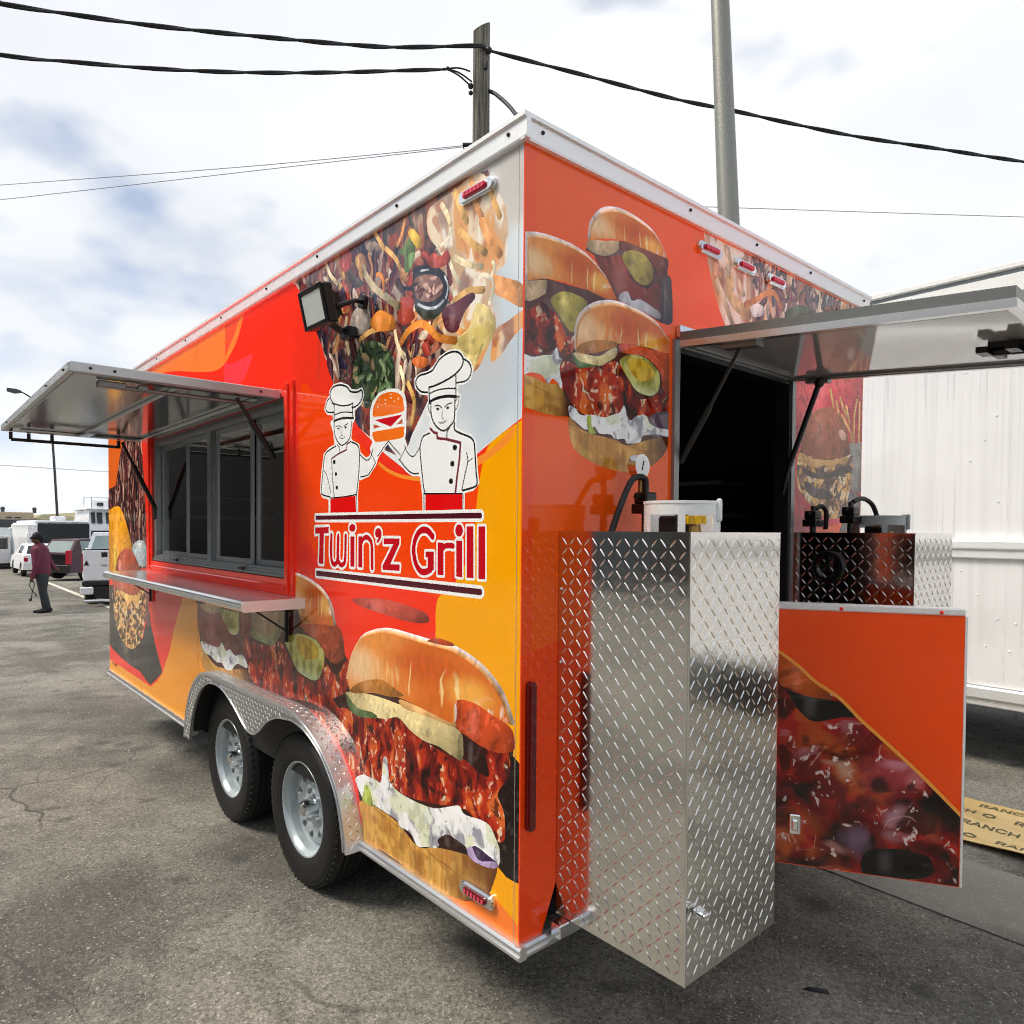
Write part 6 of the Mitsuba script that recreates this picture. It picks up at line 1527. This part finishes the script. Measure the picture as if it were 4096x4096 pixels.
add('utility_pole__insulator', cat(move(trimesh.creation.icosphere(subdivisions=2, radius=.05), np.array([ux, uy, 9.5]) - RV * .19), move(trimesh.creation.icosphere(subdivisions=2, radius=.04), np.array([ux, uy, 9.38]) - RV * .19)), 'cable_black', True)
add('utility_pole__insulator', cat(cyl(np.array([ux, uy, 8.46]) - RV * .15, np.array([ux, uy, 8.46]) - RV * .33, .035), cyl(np.array([ux, uy, 8.44]) - RV * .32, np.array([ux, uy, 8.20]) - RV * .25, .012)), 'cable_black', 40)
def twisted(key, path, r=.019, pitch=1.75):
    c = spline(path, 24)
    d = np.linalg.norm(np.diff(c, axis=0), axis=1)
    s = np.concatenate([[0], np.cumsum(d)])
    n = int(s[-1] / .08)
    q = np.linspace(0, s[-1], n)
    c = np.stack([np.interp(q, s, c[:, i]) for i in range(3)], 1)
    tn = np.gradient(c, axis=0)
    tn /= np.linalg.norm(tn, axis=1, keepdims=True)
    a = np.cross(tn, [0, 0, 1.0])
    a /= np.linalg.norm(a, axis=1, keepdims=True)
    u = np.cross(a, tn)
    ms = []
    for k in range(2):
        ph = (2 * math.pi * q / pitch + .5 * np.sin(q * .9) + k * math.pi)[:, None]
        ms.append(tube(c + r * .8 * (np.cos(ph) * a + np.sin(ph) * u), r * 1.15, 8))
    return add(key, cat(ms), 'cable_black', True)


twisted('overhead_cable', [(-2.224, 12.966, 9.475), (-0.047, 11.513, 9.243), (0.803, 11.236, 9.348), (1.83, 10.803, 9.435), (2.983, 10.261, 9.549), (4.407, 9.479, 9.649), (5.331, 9.141, 9.842), (6.541, 8.46, 10.07), (6.691, 8.42, 10.044), (7.442, 7.963, 9.927), (8.199, 7.501, 9.814), (8.996, 7.003, 9.678), (9.812, 6.488, 9.55), (10.667, 5.941, 9.459), (11.639, 5.29, 9.317), (12.76, 4.507, 9.161), (14.214, 3.431, 9.003), (15.51, 2.496, 8.871), (18.703, -0.116, 8.42)], .019)
tag('overhead_cable', 'thick twisted black cable crossing the whole sky past the top of the utility pole', 'cable')
k = twisted('overhead_cable_001', [(-2.233, 12.947, 8.692), (-0.064, 11.405, 8.44), (0.767, 11.048, 8.529), (1.64, 10.654, 8.628), (2.553, 10.227, 8.759), (3.426, 9.836, 8.926), (4.362, 9.391, 9.122), (5.174, 9.055, 9.335), (6.018, 8.80, 9.60), (6.091, 8.78, 9.65)], .017)
add(k + '__loose_strand', tube(spline([(6.05, 8.79, 9.62), (6.287, 8.72, 9.70), (6.49, 8.66, 9.70)], 5), .014, 6), 'cable_black', True)
add(k + '__loose_strand', tube(spline([(6.05, 8.79, 9.62), (6.287, 8.72, 9.62), (6.52, 8.64, 9.52)], 5), .014, 6), 'cable_black', True)
add(k + '__loose_strand', tube(spline([(6.05, 8.79, 9.62), (6.287, 8.72, 9.57), (6.52, 8.64, 9.42)], 5), .014, 6), 'cable_black', True)
tag(k, 'twisted black cable ending at the left side of the utility pole', 'cable')
k = add('overhead_cable_002', tube(spline([(6.75, 8.50, 9.40), (6.80, 8.35, 9.30), (6.72, 8.00, 8.98), (6.62, 7.70, 8.69), (6.46, 7.37, 8.36), (6.286, 7.103, 8.127), (6.3, 6.7, 7.3)], 8), .034, 8), 'cable_black', True)
tag(k, 'short black cable dropping from the right of the utility pole behind the trailer roof corner', 'cable')
for key, pts, r, lab in (('thin_wire', [(6.431, 8.794, 8.426), (3.87, 12.107, 8.442), (0.375, 16.24, 8.437), (-5.558, 22.504, 8.179)], .006, 'upper of the two thin wires running left from the utility pole'),
                         ('thin_wire_001', [(6.431, 8.793, 8.404), (3.869, 12.105, 8.346), (0.371, 16.233, 8.139), (-5.564, 22.49, 7.592)], .006, 'lower of the two thin wires running left from the utility pole'),
                         ('thin_wire_002', [(13.356, 12.646, 10.859), (16.486, 10.793, 11.092), (24.578, 4.579, 11.154), (30.705, 0.094, 11.334)], .009, 'thin wire low in the sky right of the metal pole'),
                         ('thin_wire_003', [(-20, 58, 6.3), (0.344, 63.844, 6.193), (14, 66.45, 6.2)], .02, 'faint distant wire above the tan building at left')):
    add(key, tube(spline(pts, 10), r, 6), 'wire_grey', True)
    tag(key, lab, 'wire')
pa, pb = np.array([6.726, 3.741, 8.352]), np.array([6.779, 3.6, 5.503])
dd = (pa - pb) / (pa - pb)[2]
pz = lambda z: pb + dd * (z - pb[2])
add('metal_pole__shaft', tube([pz(z) for z in (slope(3.4), 3, 5.5, 8.35, 12.5)], [.15, .14, .133, .114, .10], 24), 'pole_metal', 40)
add('metal_pole__base_plate', move(bx(-.2, .2, -.2, .2, 0, .03), pz(-.01)), 'pole_metal')
tag('metal_pole', 'tall smooth grey metal pole leaning slightly behind the trailer roof', 'pole')

# ------------------------------------------------------------------ far left background
mat('tan_wall', lin('cdb99a'), .8)
mat('olive_roof', lin('9a9478'), .8)
mat('dark_band', lin('4a4d50'), .6)
mat('pale_wall', lin('cfd6d6'), .6)
mat('car_white', lin('e4e6e8'), .2, clearcoat=1.0)
mat('car_black', lin('0d0e12'), .15, clearcoat=1.0)
mat('car_maroon', lin('3a0a12'), .15, clearcoat=1.0)
mat('car_glass', lin('1a2226'), .08)
mat('car_glass_pale', lin('8a9a98'), .08)
mat('vinyl_black', lin('101a20'), .4)
mat('pale_line', lin('b4b0a4'), .8)
mat('jacket', lin('6a2c42'), .8)
mat('trousers', lin('33373a'), .85)
mat('skin', lin('5a3a2c'), .6)
mat('cap_black', lin('101014'), .8)
B = 'low_building'
gz = slope(66)
add(B + '__wall', bx(-16, 7.2, 66.5, 76, gz, 2.05), 'pale_wall')
add(B + '__fascia', bx(-16, 7.0, 65.8, 66.0, 2.06, 2.64, .02), 'tan_wall')
add(B + '__roof', cat(bx(-16, 7.0, 66.01, 76, 2.3, 2.6), trimesh.convex.convex_hull(np.array([(7.01, 65.8, 2.06), (7.01, 76, 2.06), (7.6, 66.2, 2.50), (7.6, 76, 2.5), (10.2, 67, 2.72), (10.2, 76, 2.72), (13, 66, 2.05), (13, 76, 2.05)]))), 'olive_roof')
add(B + '__canopy', cat(bx(-16, 7.15, 64.8, 65.79, 1.40, 2.05, .05)), 'dark_band')
add(B + '__side_wing', bx(7.21, 20, 66.6, 76, gz, 2.04), 'tan_wall')
for x in (-1.2, 2.2, 5.1, 7.2):
    add(B + '__roof_vent', cat(cyl((x, 67, 2.6), (x, 67, 2.95), .13), move(trimesh.creation.icosphere(subdivisions=2, radius=.16), (x, 67, 2.93))), 'dark_band', 30)
for x in (5.2, 5.75, 1.2, 1.8):
    add(B + '__sign_slot', bx(x, x + .4, 65.78, 65.797, 2.16, 2.26), 'dark_band')
for x in (-12, -8, -4, 0, 3):
    f = add(B + '__window', bx(x, x + 1.6, 66.47, 66.497, .0, 1.0), 'car_glass')
tag(B, 'long low tan building with a dark canopy across the lot', 'building')
k = 'white_kiosk'
gz = slope(46.4)
add(k + '__body', bx(.6, 4.02, 46.4, 49, -.50, 1.40, .03), 'pale_wall')
add(k + '__roof_edge', bx(.58, 4.04, 46.37, 49.02, 1.4005, 1.44, .01), 'car_white')
add(k + '__service_bay', bx(.9, 3.5, 46.1, 46.399, -.52, 1.0, .02), 'car_white')
add(k + '__window', bx(1.6, 3.36, 46.08, 46.099, .28, .86), 'car_glass')
add(k + '__awning', bx(.9, 3.45, 45.85, 46.0995, .93, 1.02, .01), 'car_white')
add(k + '__wheel', cat([move(lathe([(0, -.1), (.28, -.1), (.32, -.06), (.32, .06), (.28, .1), (0, .1), (0, -.1)], 20), (3.9, 47 + i * .8, gz + .32), ry=math.pi / 2) for i in range(2)]), 'black_rubber', 30)
add(k + '__frame', cat(bx(.7, 3.95, 46.5, 48.9, -.66, -.505), bx(.9, 3.6, 46.2, 46.5, gz + .08, gz + .16)), 'dark_steel')
tag(k, 'small white kiosk trailer with a dark serving window at the left edge', 'trailer')
k = 'white_truck'
gz = slope(50)
add(k + '__cargo_box', bx(4.36, 6.5, 50.9, 56, -.1, 1.45, .05), 'car_white')
add(k + '__cab', trimesh.convex.convex_hull(np.array([(x, y, z) for x in (4.38, 6.4) for y, z in ((50.0, -.35), (50.0, .25), (50.15, .62), (50.5, 1.15), (50.89, 1.2), (50.89, -.35))])), 'car_white')
add(k + '__windscreen', trimesh.convex.convex_hull(np.array([(x, y, z) for x in (4.42, 6.36) for y, z in ((50.16, .66), (50.47, 1.1), (50.45, 1.1), (50.13, .66))])), 'car_glass')
add(k + '__grille', bx(4.42, 6.3, 49.97, 49.999, -.02, .2), 'black_plastic')
add(k + '__bumper', bx(4.36, 6.4, 49.9, 49.969, -.45, -.2, .02), 'black_plastic')
for x in (4.5, 6.2):
    add(k + '__wheel', move(lathe([(0, -.12), (.33, -.12), (.38, -.08), (.38, .08), (.33, .12), (0, .12), (0, -.12)], 20), (x, 50.9, gz + .38), ry=math.pi / 2), 'black_rubber', 30)
tag(k, 'white truck with a dark windscreen between the kiosk and the black-fronted coach', 'truck')
k = 'coach'
gz = slope(40)
add(k + '__body', bx(3.6, 6.3, 40.05, 47, -.25, 1.72, .12), 'car_white')
add(k + '__front_cover', bx(3.98, 6.2, 40.0, 40.049, -.1, 1.70, .02), 'vinyl_black')
add(k + '__roof', bx(3.85, 6.2, 40.1, 47, 1.721, 1.84, .05), 'car_white')
add(k + '__roof_unit', bx(4.68, 5.24, 40.5, 41.5, 1.8405, 2.06, .05), 'car_white')
add(k + '__mirror', bx(3.52, 3.6, 39.8, 40.0, .8, 1.25, .02), 'car_white')
add(k + '__bumper', bx(3.62, 6.28, 39.9, 40.049, -.55, -.27, .03), 'car_white')
add(k + '__headlight', cat(bx(3.7, 3.95, 40.0, 40.049, -.2, .0, .01)), 'chrome')
for x in (3.8, 6.1):
    add(k + '__wheel', move(lathe([(0, -.13), (.38, -.13), (.45, -.08), (.45, .08), (.38, .13), (0, .13), (0, -.13)], 20), (x, 41.2, gz + .45), ry=math.pi / 2), 'black_rubber', 30)
tag(k, 'white coach with a large black front and roof unit behind the parked cars', 'coach')
k = 'motor_boat'
gz = slope(46)
hull = trimesh.convex.convex_hull(np.array([(7.05, 46, .62), (7.25, 46, 1.3), (10.2, 46.2, 1.3), (10.2, 46.2, .6), (7.05, 55, .6), (7.2, 55, 1.3), (10.2, 55, 1.3), (10.2, 55, .6), (8.6, 46.5, -.25), (8.6, 54, -.25)]))
add(k + '__hull', hull, 'vinyl_black')
add(k + '__cabin', trimesh.convex.convex_hull(np.array([(7.35, 46.6, 1.305), (9.9, 46.6, 1.305), (9.9, 52, 1.305), (7.35, 52, 1.305), (7.45, 47.0, 2.55), (9.8, 47, 2.55), (9.8, 51, 2.55), (7.45, 51, 2.55)])), 'car_white')
for x0, x1 in ((7.52, 7.72), (7.82, 8.1), (8.3, 9.6)):
    add(k + '__cabin_window', trimesh.convex.convex_hull(np.array([(x, y, z) for x in (x0, x1) for y, z in ((46.68, 1.75), (46.9, 2.4), (46.87, 2.4), (46.65, 1.75))])), 'car_glass')
add(k + '__flybridge', cat(bx(7.25, 9.9, 46.5, 51, 2.56, 2.64, .02), trimesh.convex.convex_hull(np.array([(7.5, 46.9, 2.645), (9.7, 46.9, 2.645), (9.7, 49.5, 2.645), (7.5, 49.5, 2.645), (7.62, 47.2, 3.12), (9.6, 47.2, 3.12), (9.6, 49, 3.12), (7.62, 49, 3.12)]))), 'car_white')
add(k + '__bridge_window', bx(7.85, 8.2, 46.9, 46.99, 2.80, 3.0, .02), 'car_glass')
add(k + '__rail', cat(cyl((7.1, 46.6, 3.28), (9.8, 46.6, 3.28), .02, n=8), *[cyl((x, 46.6, 2.64), (x, 46.6, 3.28), .018, n=8) for x in (7.12, 7.5, 8.4)]), 'chrome')
add(k + '__stand', cat(*[cyl((x, y, gz), (x, y, .65), .08, n=8) for x in (7.5, 9.7) for y in (47, 53)]), 'dark_steel')
tag(k, 'white motor boat with flybridge on a dark hull beside the food trailer', 'boat')


def car(key, x0, w, yr, gz, body, low, cabin, glass, tail=True):
    """a parked car seen from behind: low and cabin are (along, up) side outlines, along growing forward from the tail"""
    def hull(pts, xa, xb, ins=0.0):
        v = []
        for a, z in pts:
            i = ins * max(0, z - pts[0][1]) / (max(q[1] for q in pts) - pts[0][1] + 1e-9)
            v += [(xa + i, yr + a, gz + z), (xb - i, yr + a, gz + z)]
        return trimesh.convex.convex_hull(np.array(v))
    add(key + '__body', hull(low, x0, x0 + w, .05), body)
    add(key + '__cabin', hull(cabin, x0 + .06, x0 + w - .06, .16), body)
    zb, zt = cabin[0][1], max(q[1] for q in cabin)
    (a0, z0), (a1, z1) = cabin[0], cabin[1]
    n = np.array([-(z1 - z0), a1 - a0])
    n /= np.linalg.norm(n)
    if n[0] > 0:
        n = -n
    P0 = lambda t, o: (a0 + (a1 - a0) * t + n[0] * o, z0 + (z1 - z0) * t + n[1] * o)
    v = []
    for t in (.1, .86):
        for o in (-.004, .012):
            a, z = P0(t, o)
            i = .16 * t
            v += [(x0 + .16 + i, yr + a, gz + z), (x0 + w - .16 - i, yr + a, gz + z)]
    add(key + '__rear_window', trimesh.convex.convex_hull(np.array(v)), glass)
    am, ax = cabin[1][0] + .1, cabin[2][0] - .1
    for s in (0, 1):
        xo = x0 + .065 if s == 0 else x0 + w - .065
        sg = -1 if s == 0 else 1
        v = [(xo + sg * .012 - sg * .16 * t, yr + a, gz + zb + (zt - zb) * t) for a in (am, ax) for t in (.12, .85)] + [(xo - sg * .01 - sg * .16 * t, yr + a, gz + zb + (zt - zb) * t) for a in (am, ax) for t in (.12, .85)]
        add(key + '__side_window', trimesh.convex.convex_hull(np.array(v)), glass)
    for x in (x0 + .1, x0 + w - .1):
        for a in (.75, low[-1][0] - .8 if low[-1][0] > 2 else 3.2):
            wk = add(key + '__wheel', move(lathe([(0, -.1), (.26, -.1), (.32, -.07), (.32, .07), (.26, .1), (0, .1), (0, -.1)], 24), (x, yr + a, gz + .32), ry=math.pi / 2), 'black_rubber', 30)
            add(wk + '__rim', move(lathe([(0, -.108), (.17, -.104), (.19, -.1005), (0, -.1005), (0, -.108)], 20), (x, yr + a, gz + .32), ry=math.pi / 2 * (1 if x < x0 + 1 else -1)), 'chrome')


k = 'pickup_truck'
gz = slope(16.8)
x0, w, yr = 1.85, 1.78, 16.8
TURN = (math.radians(-11.5), (1.85, 16.8, 0))
add(k + '__bed', cat(bx(x0, x0 + .1, yr + .07, yr + 2.0, gz + .62, gz + 1.27, .03), bx(x0 + w - .1, x0 + w, yr + .07, yr + 2.0, gz + .62, gz + 1.27, .03), bx(x0 + .1, x0 + w - .1, yr + .08, yr + 2.0, gz + .6, gz + .75)), 'car_white')
add(k + '__tailgate', bx(x0 + .02, x0 + w - .02, yr, yr + .065, gz + .58, gz + 1.28, .02), 'car_white')
add(k + '__tailgate_trim', cat(bx(x0 + .02, x0 + w - .02, yr + .01, yr + .07, gz + 1.281, gz + 1.30), bx(x0, x0 + w, yr - .02, yr + .06, gz + .46, gz + .575, .02)), 'black_plastic')
add(k + '__tailgate_handle', cat(bx(x0 + .38, x0 + .50, yr - .012, yr - .0005, gz + 1.12, gz + 1.23, .004)), 'black_plastic')
add(k + '__emblem', move(ext(Polygon([(0, .12), (.06, 0), (-.06, 0)]).difference(Polygon([(0, .07), (.022, .02), (-.022, .02)])), .006), (0, 0, 0)) if False else to_end(ext(affinity.translate(Polygon([(0, .12), (.055, 0), (-.055, 0)]), x0 + .09, gz + .93), .006), yr - .0005), 'dark_steel')
add(k + '__badge', bx(x0 + .37, x0 + .50, yr - .008, yr - .0005, gz + .90, gz + .96, .003), 'chrome')
add(k + '__body', bx(x0 + .01, x0 + w - .01, yr + 2.01, yr + 5.2, gz + .5, gz + 1.22, .05), 'car_white')
add(k + '__cab', trimesh.convex.convex_hull(np.array([(x0 + .04 + i, yr + a, gz + z) for i0 in (0,) for a, z, i in ((2.05, 1.2, 0), (2.15, 1.66, .14), (3.5, 1.66, .14), (4.1, 1.2, 0))] + [(x0 + w - .04 - i, yr + a, gz + z) for a, z, i in ((2.05, 1.2, 0), (2.15, 1.66, .14), (3.5, 1.66, .14), (4.1, 1.2, 0))])), 'car_white')
add(k + '__rear_window', trimesh.convex.convex_hull(np.array([(x0 + .14 + i, yr + a, gz + z) for a, z, i in ((2.045, 1.24, 0), (2.13, 1.58, .1), (2.12, 1.58, .1), (2.03, 1.24, 0))] + [(x0 + w - .14 - i, yr + a, gz + z) for a, z, i in ((2.045, 1.24, 0), (2.13, 1.58, .1), (2.12, 1.58, .1), (2.03, 1.24, 0))])), 'car_glass_pale')
add(k + '__bumper', cat(bx(x0 - .04, x0 + .22, yr - .12, yr - .03, gz + .28, gz + .45, .02), bx(x0 + w - .22, x0 + w + .04, yr - .12, yr - .03, gz + .28, gz + .45, .02)), 'car_white')
add(k + '__step_bar', cyl((x0 + .04, yr - .16, gz + .14), (x0 + w - .04, yr - .16, gz + .14), .035), 'chrome', 40)
add(k + '__underside', bx(x0 + .24, x0 + w - .24, yr - .06, yr + 4.8, gz + .18, gz + .455), 'black_rubber')
for sx in (0, 1):
    add(k + '__taillight', bx(x0 - .004 if sx == 0 else x0 + w - .06, x0 + .018 if sx == 0 else x0 + w + .004, yr + .02, yr + .16, gz + .8, gz + 1.2, .004), 'red_lens')
for x in (x0 + .14, x0 + w - .14):
    for a in (1.0, 4.3):
        add(k + '__wheel', move(lathe([(0, -.12), (.28, -.12), (.36, -.08), (.36, .08), (.28, .12), (0, .12), (0, -.12)], 24), (x, yr + a, gz + .36), ry=math.pi / 2), 'black_rubber', 30)
TURN = None
tag(k, 'white pickup truck seen from behind, nearest of the parked cars', 'pickup truck')
k = 'dark_suv'
gz = slope(29)
TURN = (math.radians(-62), (3.57, 29.0, 0))
car(k, 1.82, 1.75, 29.0, gz, 'car_maroon', [(0, .3), (-.02, .75), (.05, 1.02), (3.2, 1.0), (4.4, .85), (4.5, .5), (4.4, .28)], [(.08, 1.0), (.45, 1.55), (2.4, 1.57), (3.3, 1.0)], 'car_glass_pale')
add(k + '__bumper', bx(1.82, 3.57, 28.92, 29.06, gz + .3, gz + .6, .03), 'car_black')
add(k + '__tailgate', bx(1.97, 3.42, 28.965, 28.985, gz + .62, gz + .98, .005), 'car_black')
for x in (1.84, 3.38):
    add(k + '__taillight', bx(x, x + .19, 28.955, 29.1, gz + .62, gz + 1.15, .02), 'red_lens')
TURN = None
tag(k, 'dark red and black hatchback with tall red taillights, left of the white pickup', 'car')
k = 'white_car'
gz = slope(34)
car(k, 2.68, 1.7, 34.0, gz, 'car_white', [(0, .3), (-.02, .6), (.08, .92), (3.2, .92), (4.2, .78), (4.3, .45), (4.2, .25)], [(.3, .92), (.95, 1.34), (2.2, 1.36), (3.1, .92)], 'car_glass')
for x in (2.72, 4.2):
    add(k + '__taillight', bx(x, x + .14, 33.975, 34.05, gz + .65, gz + .82, .01), 'red_lens')
tag(k, 'white saloon car half hidden behind the walking person', 'car')
# pale line along the parking row
lp = Polygon([(2.30, 16.2), (2.42, 16.2), (3.65, 45.5), (3.50, 45.5)])
v, f = trimesh.creation.triangulate_polygon(Polygon([(2.36 + .0418 * (y - 17.9) + s, y) for s, ysq in ((-.07, np.linspace(15, 46, 32)), (.07, np.linspace(46, 15, 32))) for y in ysq]), engine='earcut')
add('parking_line', trimesh.Trimesh(np.stack([v[:, 0], v[:, 1], [slope(y) + .006 for y in v[:, 1]]], 1), f, process=False), 'pale_line')
tag('parking_line', 'pale worn line along the row of parked cars', kind='structure')
k = 'street_lamp'
add(k + '__pole', tube(spline([(8.75, 66, slope(66)), (8.61, 66, 2.75), (8.31, 66, 8.8), (8.0, 66, 10.2), (6.98, 66, 11.67), (6.2, 66, 12.15)], 6), np.linspace(.11, .05, 31), 10), 'dark_band', True)
add(k + '__lamp_head', trimesh.convex.convex_hull(np.array([(6.3, 66 + s, z) for s in (-.1, .1) for z in (12.05, 12.2)] + [(5.9, 66 + s, z) for s in (-.2, .2) for z in (11.95, 12.3)] + [(5.35, 66 + s, z) for s in (-.12, .12) for z in (12.05, 12.3)])), 'dark_band')
tag(k, 'distant street lamp with a curved arm left of the awning', 'street lamp')

# ------------------------------------------------------------------ person
PX, PY, PZ = .994, 15.86, -.245
S_ = .0016
q = lambda mx, my, dy=0.0: np.array([(mx - 560) * S_, dy, (1775 - my) * S_])


def limbs(chains, res=.03):
    out = m3d.Manifold()
    for ch in chains:
        for (a, ra), (b, rb) in zip(ch[:-1], ch[1:]):
            sa = m3d.Manifold.sphere(ra, 16).translate(a.tolist())
            sb = m3d.Manifold.sphere(rb, 16).translate(b.tolist())
            out = out + (sa + sb).hull()
    m = unman(out.refine_to_length(res))
    m.merge_vertices()
    trimesh.smoothing.filter_taubin(m, iterations=8)
    return move(m, (PX, PY, PZ))


body = limbs([[(q(500, 800), .088), (q(488, 835), .078)], [(q(500, 850), .05), (q(515, 900), .055)], [(q(515, 930), .10), (q(545, 1280), .11)],
              [(q(428, 1325, -.1), .03), (q(422, 1350, -.1), .026), (q(440, 1360, -.08), .018)], [(q(700, 1200, .1), .032), (q(735, 1235, .1), .03)]], .02)
add('person__body', body, 'skin', True)
nose = limbs([[(q(452, 830), .014), (q(440, 842), .012)]], .01)
add('person__face', nose, 'skin', True)
add('person__cap', limbs([[(q(505, 785), .096), (q(495, 800), .094)], [(q(470, 800), .05), (q(428, 812), .018)], [(q(530, 815), .075), (q(535, 830), .06)]], .02), 'cap_black', True)
add('person__jacket', limbs([[(q(520, 915), .075), (q(520, 960), .15)], [(q(520, 960), .15), (q(545, 1250), .155)], [(q(560, 960, .1), .10), (q(575, 1240, .05), .13)],
                             [(q(485, 960, -.12), .072), (q(475, 1150, -.14), .06), (q(437, 1310, -.1), .042)], [(q(590, 960, .12), .072), (q(635, 1090, .14), .058), (q(690, 1190, .1), .042)]]), 'jacket', True)
add('person__trousers', limbs([[(q(540, 1280), .135), (q(548, 1300, -.06), .115), (q(548, 1490, -.07), .075), (q(600, 1700, -.06), .06)], [(q(548, 1300, .06), .115), (q(560, 1500, .07), .075), (q(585, 1700, .08), .06)]]), 'trousers', True)
add('person__shoe', limbs([[(q(625, 1735, -.06), .048), (q(560, 1750, -.06), .036), (q(500, 1757, -.06), .028)]], .02), 'cap_black', True)
add('person__shoe', limbs([[(q(600, 1735, .08), .048), (q(530, 1750, .08), .036), (q(470, 1757, .08), .028)]], .02), 'cap_black', True)
tag('person', 'person in a maroon jacket and black cap walking and carrying a looped cable', 'person')
add('carried_cable', cat(tube(spline([q(425, 1345, -.12), q(405, 1400, -.12), q(425, 1460, -.12), q(470, 1530, -.12)], 6) + [PX, PY, PZ], .008, 8), tube(spline([q(445, 1350, -.12), q(455, 1400, -.12), q(435, 1480, -.12), q(420, 1580, -.12)], 6) + [PX, PY, PZ], .008, 8)), 'black_rubber', True)
add('carried_cable__plug', cat(move(trimesh.creation.icosphere(subdivisions=2, radius=.03), q(412, 1590, -.12) + [PX, PY, PZ]), move(trimesh.creation.icosphere(subdivisions=2, radius=.018), q(472, 1535, -.12) + [PX, PY, PZ])), 'black_rubber', True)
tag('carried_cable', 'looped black cable with plugs hanging from the hand of the walking person', 'cable')

# ------------------------------------------------------------------ the rest of the lot, behind the viewer
k = 'parked_trailer'
add(k + '__body', bx(-2.2, 5.5, -9.5, -7.1, .62, 2.9, .04), 'white_enamel')
add(k + '__bottom_rail', bx(-2.2, 5.5, -7.0995, -7.07, .55, .66, .005), 'trim_metal')
add(k + '__underbody', bx(-1.9, 5.2, -9.3, -7.3, .35, .615), 'black_rubber')
for x in (.8, 1.7):
    add(k + '__wheel', move(lathe([(0, -.1), (.28, -.1), (.33, -.06), (.33, .06), (.28, .1), (0, .1), (0, -.1)], 24), (x, -7.25, .33), rx=math.pi / 2), 'black_rubber', 30)
tag(k, 'plain white box trailer parked behind the viewer, seen only in reflections', 'trailer')
k = 'warehouse'
mat('brick_dark', lin('423c35'), .85)
add(k + '__wall', bx(-24, -17.0, -28, 45, -1, 7.3), 'brick_dark')
add(k + '__roof', bx(-24.2, -16.7, -28.2, 45.2, 7.3005, 7.6, .02), 'dark_band')
for i in range(9):
    add(k + '__door', bx(-16.99, -16.95, -25 + i * 7.5, -21 + i * 7.5, slope(-21 + i * 7.5) + .02, 3.4), 'dark_band')
add(k + '__tall_wing', bx(-45, -20, 46, 170, -2, 19), 'soot_dark')
mat('soot_dark', lin('25221e'), .9)
tag(k, 'dark warehouse on the left side of the lot, seen only in reflections', 'building')
INK = [mi.Float([c[q] for c in PALETTE]) for q in range(3)]
dr.eval(INK)
